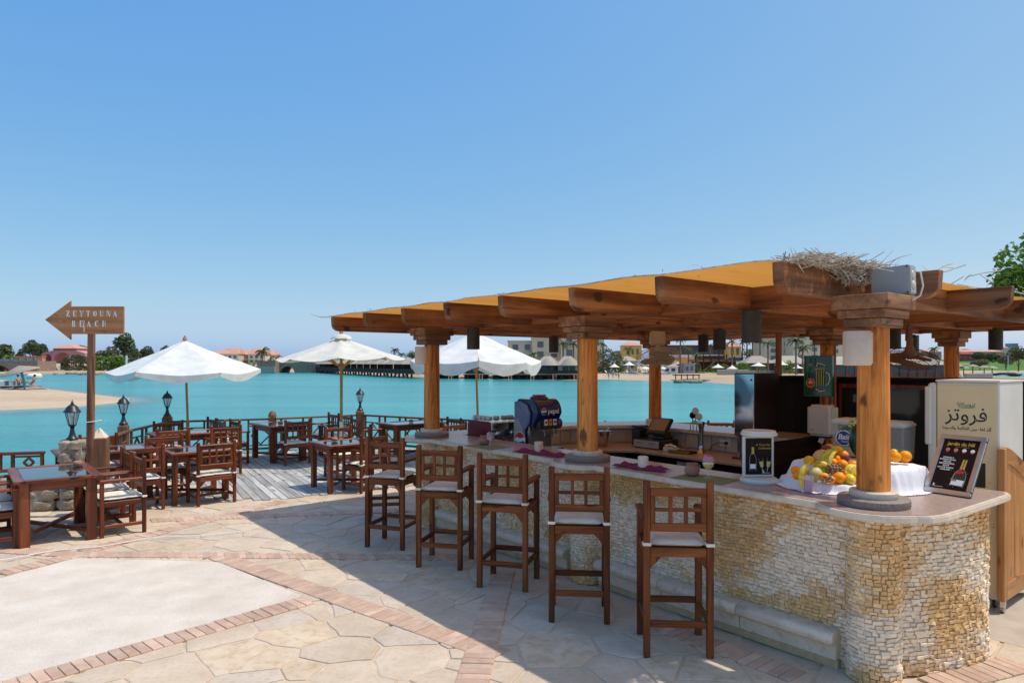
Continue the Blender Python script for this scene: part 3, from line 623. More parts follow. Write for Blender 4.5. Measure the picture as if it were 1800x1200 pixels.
LT = {  # stencil capitals, unit height
 'Z': [[(0, .9), (.7, .9), (.7, 1), (0, 1)], [(0, .72), (.08, .72), (.08, .9), (0, .9)], [(.42, .86), (.7, .86), (.28, .14), (0, .14)], [(0, 0), (.7, 0), (.7, .1), (0, .1)], [(.62, .1), (.7, .1), (.7, .28), (.62, .28)]],
 'E': [[(.05, 0), (.28, 0), (.28, 1), (.05, 1)], [(.34, .9), (.66, .9), (.66, 1), (.34, 1)], [(.58, .7), (.66, .7), (.66, .9), (.58, .9)], [(.34, .45), (.52, .45), (.52, .55), (.34, .55)], [(.34, 0), (.66, 0), (.66, .1), (.34, .1)], [(.58, .1), (.66, .1), (.66, .3), (.58, .3)]],
 'Y': [[(-.02, .92), (.3, .92), (.3, 1), (-.02, 1)], [(.03, .9), (.25, .9), (.42, .5), (.26, .5)], [(.26, 0), (.46, 0), (.46, .46), (.26, .46)], [(.5, .55), (.56, .5), (.72, .9), (.64, .9)], [(.54, .92), (.82, .92), (.82, 1), (.54, 1)]],
 'T': [[(.24, 0), (.46, 0), (.46, 1), (.24, 1)], [(0, .9), (.2, .9), (.2, 1), (0, 1)], [(.5, .9), (.7, .9), (.7, 1), (.5, 1)], [(0, .7), (.07, .7), (.07, .9), (0, .9)], [(.63, .7), (.7, .7), (.7, .9), (.63, .9)]],
 'O': [[(.3, .02), (.3, .98), (.14, .9), (.03, .7), (.0, .5), (.03, .3), (.14, .1)], [(.42, .02), (.58, .1), (.69, .3), (.72, .5), (.69, .7), (.58, .9), (.42, .98), (.42, .9), (.5, .7), (.52, .5), (.5, .3), (.42, .1)]],
 'U': [[(.04, .3), (.25, .3), (.25, 1), (.04, 1)], [(.04, .27), (.1, .08), (.3, 0), (.3, .1), (.25, .27)], [(.36, 0), (.54, .06), (.64, .3), (.64, 1), (.56, 1), (.56, .3), (.48, .12), (.36, .1)]],
 'N': [[(.02, 0), (.1, 0), (.1, 1), (.02, 1)], [(.12, 1), (.34, 1), (.66, .1), (.66, 0), (.5, 0)], [(.66, .2), (.74, .2), (.74, 1), (.66, 1)]],
 'A': [[(0, 0), (.09, 0), (.33, .8), (.29, .95)], [(.36, 1), (.72, 0), (.48, 0), (.28, .62)], [(.18, .26), (.34, .26), (.34, .34), (.2, .34)]],
 'B': [[(.05, 0), (.27, 0), (.27, 1), (.05, 1)], [(.33, .54), (.5, .56), (.6, .68), (.6, .86), (.5, .98), (.33, 1), (.33, .9), (.42, .86), (.42, .68), (.33, .64)], [(.33, 0), (.55, .02), (.66, .15), (.66, .36), (.55, .48), (.33, .5), (.33, .4), (.46, .34), (.46, .16), (.33, .1)]],
 'C': [[(.3, .02), (.3, .98), (.14, .9), (.03, .7), (.0, .5), (.03, .3), (.14, .1)], [(.36, .9), (.56, .8), (.56, .66), (.66, .66), (.66, 1), (.58, .95), (.36, 1)], [(.36, .0), (.56, .05), (.68, .25), (.6, .28), (.52, .14), (.36, .1)]],
 'H': [[(.03, 0), (.25, 0), (.25, 1), (.03, 1)], [(.5, 0), (.6, 0), (.6, 1), (.5, 1)], [(.29, .45), (.46, .45), (.46, .55), (.29, .55)]]}
def stencil(wordtxt, px0, px1, pyb, pyt, name):
    x0, z0 = sg(px0, pyb); x1, z1 = sg(px1, pyt); h = z1 - z0; n = len(wordtxt); stp = (x1 - x0 - .7 * h * .8) / (n - 1); mb = MB()
    for k, ch in enumerate(wordtxt):
        for poly in LT[ch]:
            q = [(x0 + k * stp + p[0] * h * .85, z0 + p[1] * h) for p in poly]; ar = sum(q[i][0] * q[(i + 1) % len(q)][1] - q[(i + 1) % len(q)][0] * q[i][1] for i in range(len(q)))
            if ar < 0: q = q[::-1]
            mb.add([(p[0], -.0725, p[1]) for p in q], [tuple(range(len(q)))])
    mb.build(name, 'logo_white', t, fix=False)
stencil('ZEYTOUNA', 122.5, 211, 556.5, 546, 'lettering'); stencil('BEACH', 132.5, 192, 574.5, 563.5, 'lettering')
MB().tube([(-.05, -.03, 1.24), (.0, -.06, 1.235), (.06, -.03, 1.24), (.1, .1, 1.25), (.16, .05, 1.25)], .006, 6).build('tie_rope', 'cord', t, smooth=True)
MB().tube([(-.03, -.072, 2.40), (-.034, -.074, 2.50), (-.028, -.072, 2.55)], .004, 5).build('string', 'cord', t)
# ================================================================== CHAIRS, STOOLS, TABLES
def make_chair(name, cat, group, mat, w, d, seat, top, arm, foot, pst, nslat):
    """local +y is the way it faces; origin on the floor under the seat centre"""
    t = thing(name, 'x', cat, (0, 0, 0), 0, group); X, Y = w / 2 - pst / 2, d / 2 - pst / 2
    ap = .062; az = seat - .055; bv = .004
    rear = MB().box((0, 0, top / 2), (pst, pst, top)).mesh('rear_post', bevel=.006); fl = MB().box((0, 0, (arm - .03) / 2), (pst, pst, arm - .03)).mesh('front_leg', bevel=bv)
    for s in (-1, 1):
        link('rear_post', rear, mat, t, (s * X, -Y, 0)); link('front_leg', fl, mat, t, (s * X, Y, 0))
        MB().prism([(-.032, -Y + pst / 2), (.032, -Y + pst / 2), (.032, Y + .03), (.0, Y + .055), (-.032, Y + .03)], arm - .03, arm).build('armrest', mat, t, (s * X, 0, 0), bevel=.006)
        MB().box((s * X, 0, az - ap / 2), (pst * .6, d - 2 * pst, ap)).build('side_apron', mat, t, bevel=bv)
        MB().box((s * X, 0, foot), (pst * .6, d - 2 * pst, .04)).build('side_stretcher', mat, t, bevel=bv)
    iw = w - 2 * pst
    for yy, nm in ((-Y, 'rear_apron'), (Y, 'front_apron')):
        MB().box((0, yy, az - ap / 2), (iw, pst * .6, ap)).build(nm, mat, t, bevel=bv)
        for s in (-1, 1):
            b = .075; mb = MB(); h = pst * .22
            p = [(s * iw / 2, az - ap), (s * (iw / 2 - b), az - ap), (s * iw / 2, az - ap - b * 1.1)]
            mb.add([(q[0], yy - h, q[1]) for q in p] + [(q[0], yy + h, q[1]) for q in p], [(0, 1, 2), (5, 4, 3), (0, 3, 4, 1), (1, 4, 5, 2), (2, 5, 3, 0)]); mb.build('bracket', mat, t)
    if seat > .6:
        MB().box((0, -Y, foot - .01), (iw, pst * .6, .045)).build('footrest', mat, t, bevel=bv); MB().box((0, Y, foot + .03), (iw, pst * .6, .045)).build('footrest', mat, t, bevel=bv)
    else:
        MB().box((0, 0, foot), (iw, pst * .6, .035)).build('cross_stretcher', mat, t, bevel=bv)
    # back
    z1 = top - .05; z0 = seat + .055; H = z1 - z0; tr = H * .19; br = H * .19
    MB().box((0, -Y, z1 - tr / 2), (iw, pst * .62, tr)).build('top_rail', mat, t, bevel=bv); MB().box((0, -Y, z0 + br / 2), (iw, pst * .62, br)).build('bottom_rail', mat, t, bevel=bv)
    for s in (-1, 1): MB().box((s * (iw / 2 - .017), -Y, (z0 + br + z1 - tr) / 2), (.034, pst * .5, H - tr - br)).build('stile', mat, t, bevel=.003)
    sm = MB().box((0, 0, 0), (.026, pst * .5, H - tr - br)).mesh('slat', bevel=.003)
    for k in range(nslat): link('slat', sm, mat, t, ((k + 1) / (nslat + 1) * (iw - .068) - (iw - .068) / 2, -Y, (z0 + br + z1 - tr) / 2))
    MB().box((0, -Y, z0 + br + (H - tr - br) * .5), (iw - .068, pst * .42, .024)).build('middle_rail', mat, t, bevel=.003)
    MB().box((0, 0, az - .008), (iw + pst * .5, d - pst, .016)).build('seat_board', mat, t, bevel=bv)
    # cushion, puffed and slightly creased
    bm = bmesh.new(); bmesh.ops.create_grid(bm, x_segments=10, y_segments=10, size=.5); cw, cd, ch = iw + .01, d - .02, .05; vs = []
    me = bpy.data.meshes.new('cushion'); N = 11; mb = MB(); top_i = []; 
    bm.free(); vv = []; ff = []
    for side in (1, 0):
        for j in range(N):
            for i in range(N):
                fx, fy = i / (N - 1) * 2 - 1, j / (N - 1) * 2 - 1; e = max(0, 1 - max(abs(fx), abs(fy)) ** 6)
                z = (.5 + .5 * e ** .5 if side else .5 - .5 * e ** .3); z = z * ch + (.007 * noise.noise(Vector((fx * 3, fy * 3, seat * 9))) if side else 0)
                vv.append((fx * cw / 2 * (1 - .012 * (abs(fy) ** 4)), fy * cd / 2, z + az))
    for j in range(N - 1):
        for i in range(N - 1):
            a = j * N + i; ff.append((a, a + 1, a + N + 1, a + N)); a += N * N; ff.append((a, a + N, a + N + 1, a + 1))
    mb.add(vv, ff); mb.build('cushion', 'cushion', t, smooth=True)
    for s in (-1, 1): MB().box((s * X, -Y, az + .024), (pst + .012, pst + .012, .022)).build('cushion_tie', 'cushion', t, bevel=.004)
    return t
ST = make_chair('bar_stool', 'bar stool', 'wooden bar stools along the bar', 'stool_wood', .47, .43, .80, 1.20, .96, .235, .046, 2)
su = []
for (x, y, a, lab) in ((1.145, 4.84, -4, 'nearest bar stool, rightmost of the row, back to the camera'), (.535, 5.46, -5, 'second nearest bar stool, in front of the middle bar column'),
                       (-.03, 6.22, -17, 'third bar stool from the right, middle of the row, right arm showing'), (-.665, 6.84, -13, 'fourth bar stool from the right, second from the left of the row'),
                       (-1.315, 7.56, -18, 'leftmost bar stool in the front row of the bar'), (-1.62, 8.75, -80, 'bar stool behind the row, turned sideways at the far end of the bar')):
    place(ST, su, (x, y, 0), R(a), lab)
CH = make_chair('dining_chair', 'chair', 'dark wooden armchairs around the terrace tables', 'chair_wood', .54, .48, .46, .90, .66, .12, .042, 3)
cu = []
def chair(x, y, a, lab): return place(CH, cu, (x, y, 0), a + rnd(-.06, .06), lab)
def make_table(name):
    t = thing(name, 'x', 'table', (0, 0, 0), 0, 'dark wooden tables with glass tops'); m = 'chair_wood'; LX, LY, H = 1.25, .82, .74   # long along x
    for s in (-1, 1):
        MB().box((0, s * (LY / 2 - .05), H - .018), (LX, .10, .036)).build('top_board', m, t, bevel=.005); MB().box((s * (LX / 2 - .05), 0, H - .018), (.10, LY - .2, .036)).build('top_board', m, t, bevel=.005)
        MB().box((0, s * (LY / 2 - .09), H - .085), (LX - .3, .03, .09)).build('apron', m, t, bevel=.004); MB().box((s * (LX / 2 - .09), 0, H - .085), (.03, LY - .3, .09)).build('apron', m, t, bevel=.004)
        for r in (-1, 1):
            mb = MB(); mb.box((s * (LX / 2 - .1), r * (LY / 2 - .1), (H - .036) / 2), (.1, .1, H - .036)); mb.build('leg', m, t, bevel=.006)
            MB().box((s * (LX / 2 - .1), r * (LY / 2 - .1 + .053), .33), (.03, .012, .58)).build('leg_fillet', m, t)
    MB().box((0, 0, H - .012), (LX - .2, LY - .2, .012)).build('glass', 'table_glass', t)
    a = Vector((LX / 2 - .13, LY / 2 - .13, .11)); MB().bar((-a.x, -a.y, .11), (a.x, a.y, .11), .05, .04).build('stretcher', m, t, bevel=.004); MB().bar((-a.x, a.y, .135), (a.x, -a.y, .135), .045, .04).build('stretcher', m, t, bevel=.004)
    return t
TB = make_table('table'); tu = []
def ashtray(p, lab, dx=0, dy=0):
    o = MB().lathe([(.03, 0), (.05, .006), (.055, .03), (.047, .038), (.05, .045), (.03, .06), (.012, .062), (.01, .05)], 14).build('ashtray', 'terracotta', None, (p[0] + dx, p[1] + dy, .741), smooth=True)
    tag(o, lab, 'ashtray', 'small clay ashtrays on the tables')
def table(x, y, a, lab):
    o = place(TB, tu, (x, y, 0), a, lab); o.scale = (1, 1, 1); return o
EN, ED = AY, -AX            # unit directions: into the bar (n), away along the bar (d)
def off(c, n, d): q = Vector((c[0], c[1], 0)) + EN * n + ED * d; return q.x, q.y
FN, FMN, FD, FMD = TH, TH + math.pi, TH + math.pi / 2, TH - math.pi / 2    # facing +n, -n, +d, -d
T1 = (-5.36, 7.98); table(*T1, FN, 'nearest table at the left edge with dark glass top and an ashtray')
ashtray(T1, 'small clay ashtray on the front left table', .02, .42)
chair(*off(T1, .62, -.30), FMN, 'armchair at the right side of the front left table, nearest the camera'); chair(*off(T1, .60, .33), FMN, 'armchair at the right side of the front left table, far one of two')
chair(*off(T1, -.60, -.26), FN, 'armchair cut by the left edge, near one at the front table'); chair(*off(T1, -.60, .36), FN, 'armchair cut by the left edge, far one at the front table')
T2 = (-4.68, 10.08); table(*T2, FD, 'table behind the dark armchair at the edge of the deck, left of centre').scale = (.66, 1, 1)
ashtray(T2, 'small clay ashtray on the table behind the deck edge chair', -.2, -.1)
chair(-4.33, 9.83, FD, 'armchair with its back to the camera at the deck edge, left of centre'); chair(-5.12, 9.40, FD, 'armchair with its back to the camera just right of the bollard')
T2b = (-6.0, 10.05); table(*T2b, FD, 'table half hidden behind the bollard and the front chairs')
chair(*off(T2b, .05, .62), FMD, 'armchair facing the camera just right of the bollard, behind its table'); chair(*off(T2, -.25, .62), FMD, 'armchair facing the camera behind the deck edge table')
T3 = (-5.95, 12.55); table(*T3, FD, 'table in front of the two left lantern posts')
chair(*off(T3, -.45, -.62), FD, 'armchair in front of the second lantern post, back to the camera'); chair(*off(T3, .42, -.62), FD, 'armchair right of the second lantern post, back to the camera')
chair(*off(T3, -.15, .64), FMD, 'armchair facing the camera in front of the white parasol pole'); chair(*off(T3, .72, .35), FMN, 'armchair at the right end of the table below the white parasol')
T4 = (-4.85, 14.2); table(*T4, FN, 'far table in front of the round-topped post at the railing')
ashtray(T4, 'small clay ashtray on the far table by the railing', .1, -.2)
chair(-5.55, 13.55, FN, 'side-on armchair with open back left of the far table, nearer one'); chair(-5.95, 14.05, FN, 'side-on armchair with open back left of the far table, farther one')
chair(-4.35, 13.55, FD, 'armchair with its back to the camera at the far railing table'); chair(-3.75, 14.6, FMN, 'armchair right of the far railing table, nearer one'); chair(-4.15, 15.1, FMN, 'armchair right of the far railing table, farther one')
T5 = (-2.72, 10.95); table(*T5, FD, 'sunlit table in the middle of the deck under the cream parasol').scale = (.66, 1, 1)
ashtray(T5, 'small clay ashtray on the table under the cream parasol', -.15, .1)
chair(-2.95, 12.0, FMD, 'reddish armchair facing the camera behind the middle deck table'); chair(-2.32, 10.8, FD + .15, 'armchair with its back to the camera at the middle deck table')
T6 = (-2.15, 14.55); table(*T6, FD, 'table by the railing just left of the first bar column'); ashtray(T6, 'small dark ashtray on the table left of the first bar column')
chair(-3.0, 14.1, FN, 'armchair left of the table by the first bar column, beside the central lantern post'); chair(-1.35, 13.75, FMN, 'armchair right of the first bar column by the railing'); chair(-1.2, 12.9, FD, 'armchair between the first bar column and the coffee machine')
T7 = (1.5, 13.9); table(*T7, 0, 'table seen beyond the bar behind the middle column'); chair(1.55, 13.3, 0, 'armchair seen behind the middle bar column'); chair(4.05, 13.4, 0, 'armchair seen beyond the back bar next to the tall machine')

# ================================================================== PARASOLS
def parasol(label, x, y, zap, zed, rad, mat, sides=8, vent=False, valance=.12, tilt=(0, 0), pole_r=.024, sleeve=False, a0=.2, seed=0):
    t = thing('parasol', label, 'parasol', (x, y, 0), 0, 'parasols on the terrace')
    MB().tube([(0, 0, 0), (0, 0, .8)], pole_r * 1.35, 12).build('lower_pole', 'canvas_white' if sleeve else 'pole_wood', t, smooth=True)
    MB().tube([(0, 0, .8), (tilt[0] * .5, tilt[1] * .5, (zap + .8) / 2), (tilt[0], tilt[1], zap - .03)], pole_r, 12).build('upper_pole', 'pole_wood', t, smooth=True)
    MB().box((0, 0, .03), (.5, .5, .06)).build('base', 'rail_stone', t, bevel=.01)
    random.seed(seed); n = sides; sub = 6; rings = 9; vs = []; fs = []; m = n * sub
    rj = [rad * rnd(.96, 1.04) for _ in range(n)]; zj = [rnd(-.04, .05) for _ in range(n)]
    for i in range(rings):
        s = .02 + .98 * i / (rings - 1)
        for j in range(m):
            k, f = divmod(j, sub); f /= sub; a = a0 + 2 * math.pi * j / m; chord = math.cos(math.pi / n) / math.cos(math.pi * 2 * (f - .5) / n / 1.0 * 1) if True else 1
            rr = (rj[k] * (1 - f) + rj[(k + 1) % n] * f) * chord / math.cos(math.pi / n) * math.cos(math.pi / n) ** (0 if f == 0 else 1)
            rr = (rj[k] * (1 - f) + rj[(k + 1) % n] * f) * (math.cos(math.pi / n) / math.cos(2 * math.pi / n * (f - .5)))
            sag = .10 * rad / 1.3 * math.sin(math.pi * f) * s * (1 - .45 * s); e = (zj[k] * (1 - f) + zj[(k + 1) % n] * f) * s
            z = zap + (zed - zap) * (s ** .93) - sag + e + .012 * noise.noise(Vector((rr * s * 4, a * 3, seed)))
            vs.append((rr * s * math.cos(a) + tilt[0] * (1.0 - .1 * s), rr * s * math.sin(a) + tilt[1], z))
    if valance:
        for j in range(m):
            k, f = divmod(j, sub); f /= sub; p = vs[(rings - 1) * m + j]; dr = valance * (.55 + .6 * math.sin(math.pi * f) + .25 * noise.noise(Vector((j * .7, seed, 3)))); sp = 1 + .015 * noise.noise(Vector((j * 1.3, seed, 0)))
            vs.append((p[0] * sp, p[1] * sp, p[2] - dr))
    R_ = rings + (1 if valance else 0)
    fs = [(i * m + j, i * m + (j + 1) % m, (i + 1) * m + (j + 1) % m, (i + 1) * m + j) for i in range(R_ - 1) for j in range(m)] + [tuple(range(m - 1, -1, -1))]
    cn = MB().add(vs, fs).build('canopy', mat, t, smooth=True)
    if vent:
        q = MB(); nn = 16; prof = [(.015, .075), (.10, .055), (.17, .02), (.2, -.03)]; vv = []
        for (r, z) in prof: vv += [(r * (1 + .12 * math.sin(j * 2.4) * (r > .12)) * math.cos(2 * math.pi * j / nn), r * math.sin(2 * math.pi * j / nn), zap + z + .02 * math.sin(j * 2.9) * (r > .15)) for j in range(nn)]
        q.add(vv, [(i * nn + j, i * nn + (j + 1) % nn, (i + 1) * nn + (j + 1) % nn, (i + 1) * nn + j) for i in range(3) for j in range(nn)]); q.build('vent_cap', mat, cn, smooth=True)
    MB().lathe([(.03, 0), (.045, .02), (.04, .05), (.018, .075), (.022, .09), (.004, .11)], 12, c=(tilt[0], tilt[1], zap + (.07 if vent else -.01))).build('finial', 'terracotta' if not vent else 'pole_wood', t, smooth=True)
    hz = zed - .06; MB().lathe([(.03, hz - .16), (.06, hz - .12), (.06, hz - .04), (.035, hz)], 12, c=(tilt[0] * .8, tilt[1] * .8, 0)).build('hub', 'pole_wood', t, smooth=True)
    for k in range(n):
        a = a0 + 2 * math.pi * k / n; e = Vector((rj[k] * math.cos(a) + tilt[0] * .9, rj[k] * math.sin(a) + tilt[1], zed + zj[k] - .015)); c = Vector((tilt[0], tilt[1], zap - .06))
        MB().bar(c, e, .018, .022).build('rib', 'pole_wood', t); MB().bar((tilt[0] * .8 + .05 * math.cos(a), tilt[1] * .8 + .05 * math.sin(a), hz - .08), c.lerp(e, .45) - Vector((0, 0, .03)), .018, .024).build('strut', 'pole_wood', t)
    return t
U1 = P(330, 0, 14.0); parasol('worn white parasol with drooping edge, left of the railing tables', U1.x, U1.y, 2.47, 1.83, 1.49, 'parasol_white', 6, False, .13, (-.06, 0), a0=.35, seed=4)
U2 = P(600, 0, 14.0); parasol('cream parasol with vented top and white pole sleeve, in the middle of the deck', U2.x, U2.y, 2.53, 2.07, 1.27, 'parasol_cream', 8, True, 0, (0, 0), pole_r=.03, sleeve=True, a0=.2, seed=2)
U3 = P(840, 0, 14.3); parasol('white parasol with dirty valance seen between the bar columns', U3.x, U3.y, 2.66, 2.03, 1.40, 'parasol_white', 8, False, .2, (-.06, 0), a0=.1, seed=9)
random.seed(21)
# ================================================================== THE BAR
CT = 1.10
bar = thing('bar_counter', 'stone clad U-shaped beach bar with granite counter under the pergola', 'bar', W(0, 0), TH)
COLS = [(0, 0), (2.54, 0), (5.21, 0)]
def arcp(cu, r, a0, a1, n=14): return [(cu + r * math.cos(a0 + (a1 - a0) * k / n), -r * math.sin(a0 + (a1 - a0) * k / n)) for k in range(n + 1)]
PR = .15
path = arcp(5.21, PR, -1.2, math.pi) + arcp(2.54, PR, 0, math.pi) + arcp(0, PR, 0, math.pi + .95)
path += [(-.105, .165), (-.175, .27), (-.245, .42), (-.302, .58), (-.345, .74), (-.36, .84), (-.352, .925), (-.305, .985), (-.2, 1.0), (-.1, 1.0), (.1, 1.0)]
core = [(-u, v) for (u, v) in path] + [(-.45, 1.0), (-.45, .34), (-5.1, .34), (-5.1, .17)]
MB().prism(core, 0, 1.053).build('wall_core', 'clad_back', bar)
seg = []; S_ = 0
for a, b in zip(path, path[1:]):
    L = math.hypot(b[0] - a[0], b[1] - a[1])
    if L > 1e-6: seg.append((S_, L, a, b)); S_ += L
def on_path(s):
    s = min(max(s, 0), S_ - 1e-6)
    for (s0, L, a, b) in seg:
        if s <= s0 + L:
            t = (s - s0) / L; tx, ty = -(b[0] - a[0]) / L, (b[1] - a[1]) / L
            return Vector((-(a[0] + (b[0] - a[0]) * t), a[1] + (b[1] - a[1]) * t, 0)), Vector((ty, -tx, 0))
stones = []
z = .004
random.seed(3)
while z < 1.045:
    h = rnd(.020, .028); s = rnd(-.03, 0)
    while s < S_ - .01:
        wv = noise.noise(Vector((s * 1.7, z * 2.6, 5.1))) + .5 * noise.noise(Vector((s * 5.5, z * 7, 1.3)))
        w = rnd(.022, .052) if wv < .05 else rnd(.028, .062)
        pz = .022 * noise.noise(Vector((s * 2.3, z * 1.5, 9))) + rnd(-.0025, .0025)
        stones.append((s, z + pz, w, h * rnd(.84, 1.08), wv)); s += w + .0022
    z += h + .0016
wpos = []
mw = Matrix.Translation(W(0, 0)) @ Matrix.Rotation(TH, 4, 'Z')
for i, (s, z, w, h, wv) in enumerate(stones):
    p, n = on_path(s + w / 2); q = mw @ (p + Vector((0, 0, z))); hid = z < .26 and s < S_ - 2.1 and abs(p.y) < .01
    wpos.append((9e9 if hid or q.y < 0 or n.dot(Vector((0, 1, 0))) > .6 else (q - Vector((0, 0, 2))).length, i))
near = set(i for _, i in sorted(wpos)[:300])
big = MB()
for i, (s, z, w, h, wv) in enumerate(stones):
    s1 = s + w
    if s1 <= 0.005: continue
    p0, n0 = on_path(s); p1, n1 = on_path(s1); nn = (n0 + n1).normalized(); base = wv * 1.5 + rnd(-.2, .2)
    if base > .06: c = Vector((.95, .79, .60)) * rnd(.84, 1.1)
    elif base > -.36: c = Vector((.88, .63, .37)) * rnd(.82, 1.14)
    else: c = Vector((.80, .51, .23)) * rnd(.82, 1.12)
    dp = rnd(.003, .013) + (.010 * rnd(0, 1) if s > S_ - 1.7 else 0); up = Vector((0, 0, 1)); ti = rnd(-.0035, .0035)
    j = lambda a=.0022: rnd(-a, a)
    t = (p1 - p0); fr = []
    for (a, b) in ((.0, .0), (1, .0), (1, 1), (0, 1)):
        fr.append(p0 + t * a + up * (z + b * h + ti * (a - .5) * 2))
    ins = [(.03, .07), (.97, .07), (.97, .93), (.03, .93)]
    ft = [p0 + t * (a + j(.06)) + up * (z + b * h + j(.0032) + ti * (a - .5) * 2) + nn * (dp + j(.0035)) for a, b in ins]
    mb = MB() if i in near else big; mb.cc = tuple(c)
    mb.add(fr + ft, [(4, 5, 6, 7), (0, 1, 5, 4), (1, 2, 6, 5), (2, 3, 7, 6), (3, 0, 4, 7)])
    if i in near: mb.build('stone', 'clad', bar, fix=False, attr=True)
bo_ = big.build('stone_cladding', 'clad', bar, fix=False, attr=True); bo_['kind'] = 'stuff'
random.seed(31)
# foot ledge of dressed stone, in lengths
prof = [(.0, .255), (-.085, .25), (-.118, .243), (-.134, .222), (-.134, .192), (-.122, .172), (-.094, .163), (-.075, .148), (-.07, .06), (0, .06)]
for (ua, ub) in ((5.0, 2.74), (2.34, .2)):
    n = round((ua - ub) / .62); st = (ua - ub) / n
    for k in range(n):
        a, b = -(ua - k * st) + .0025, -(ua - (k + 1) * st) - .0025; m_ = len(prof); dz = rnd(-.003, .003)
        MB().add([(a, p[0] - .002, p[1] + dz) for p in prof] + [(b, p[0] - .002, p[1] + dz) for p in prof], [tuple(range(m_)), tuple(range(2 * m_ - 1, m_ - 1, -1))] + [(i, i + m_, (i + 1) % m_ + m_, (i + 1) % m_) for i in range(m_)]).build('ledge_stone', 'rail_stone', bar, bevel=.005, smooth=True)
    MB().box((-(ua + ub) / 2, -.028, .029), (ua - ub, .056, .058)).build('ledge_footing', 'clad_back', bar)
# counter top
def outline(e):
    r = .345 - e; f = .2 - e; a = math.asin(f / r)
    o = [(5.62 - e, .16)] + arcp(5.21, r, -.25, math.pi - a) + arcp(2.54, r, a, math.pi - a) + arcp(0, r, a, math.pi - .42)
    o += [(-.37 + e, -.10 + e * .5), (-.405 + e, .02), (-.415 + e, .14), (-.445 + e, 1.03), (-.44 + e, 1.10 - e * .4), (-.41 + e * .7, 1.16 - e), (-.37, 1.185 - e), (.42, 1.185 - e), (.6 - e, 1.03), (.6 - e, .42 - e), (5.12 - e * 0, .42 - e)]
    o += [(5.12 + e, .5), (5.12 + e, 2.3 + e * .4), (4.62 + e * .5, 3.12 + e), (2.3, 3.12 + e), (2.3, 3.9 - e), (4.98 - e * .4, 3.9 - e), (5.66 - e, 2.62)]
    return [(-u, v) for (u, v) in o]
MB().prism(outline(0), CT - .042, CT).build('counter_edge', 'cream_stone', bar, bevel=.007, seg=2)
MB().prism(outline(.028), CT - .002, CT + .003).build('granite_top', 'granite', bar)
for k, (cu_, cv_) in enumerate(COLS):
    MB().lathe([(.0, CT + .003), (.205, CT + .003), (.21, CT + .01), (.21, CT + .048), (.203, CT + .053), (.0, CT + .053)], 40, c=(-cu_, cv_, 0), cap=False).build('plinth', 'plinth_granite', bar, smooth=True)
    MB().lathe([(.0, CT + .053), (.135, CT + .053), (.14, CT + .06), (.14, CT + .09), (.132, CT + .098), (.0, CT + .098)], 40, c=(-cu_, cv_, 0), cap=False).build('collar', 'cream_stone', bar, smooth=True)
# rear walls, worktops, tiles, cupboard doors
ring = [(5.55, .2), (5.55, 2.56), (4.9, 3.8), (2.3, 3.8), (2.3, 3.2), (4.66, 3.2), (5.2, 2.34), (5.2, .34)]
MB().prism([(-u, v) for u, v in ring], 0, CT - .047).build('rear_wall', 'cream_wall', bar)
MB().prism([(-u, v) for u, v in [(5.195, 1.2), (5.195, 2.34), (4.655, 3.195), (2.3, 3.195), (2.3, 2.42), (4.05, 2.42), (4.5, 2.0), (4.5, 1.2)]], .815, .85).build('worktop', 'granite', bar, bevel=.005)
MB().prism([(-u, v) for u, v in [(5.19, .36), (5.19, 1.15), (3.85, 1.15), (3.85, .36)]], .915, .95).build('worktop', 'granite', bar, bevel=.005)
MB().box((-4.52, .8, .46), (1.2, .6, .9)).build('cupboard', 'dark_wood', bar)
MB().box((-3.35, 2.85, .42), (2.0, .6, .78)).build('cupboard', 'dark_wood', bar)
for k in range(5): MB().box((-2.55 - k * .37, 2.54, .5), (.35, .02, .52)).build('cupboard_door', 'far_grey' if k == 2 else 'dark_wood', bar, bevel=.004)
tm = MB().box((0, 0, 0), (.196, .012, .185)).mesh('tile', bevel=.003); tm.materials.append(MATS['tile'])
for (a, b) in (((5.195, 1.25), (5.195, 2.34)), ((5.2, 2.34), (4.66, 3.2)), ((4.66, 3.193), (2.35, 3.193))):
    va, vb = Vector((-a[0], a[1])), Vector((-b[0], b[1])); L = (vb - va).length; n = int(L / .2); ang = math.atan2(vb.y - va.y, vb.x - va.x); nr = Vector((math.sin(ang), -math.cos(ang)))
    for k in range(n): q = va + (vb - va) * ((k + .5) / n) + nr * .007; link('tile', tm, 'tile', bar, (q.x, q.y, .95), ang)
MB().box((-2.27, 3.15, .55), (.05, 1.5, 1.09)).build('dark_end_cover', 'dark_wood', bar)  # dark sheet added over the pale, lit wall end to keep this spot dark
MB().prism([(-u, v) for u, v in [(5.2, .34), (.3, .34), (.3, 3.2), (4.66, 3.2), (5.2, 2.34)]], -.01, .004).build('bar_floor', 'maroon', bar)
MB().prism([(-u, v) for u, v in [(.3, 1.3), (-.5, 1.3), (-.9, 3.2), (.3, 3.2)]], -.01, .003).build('side_floor', 'tile', bar)

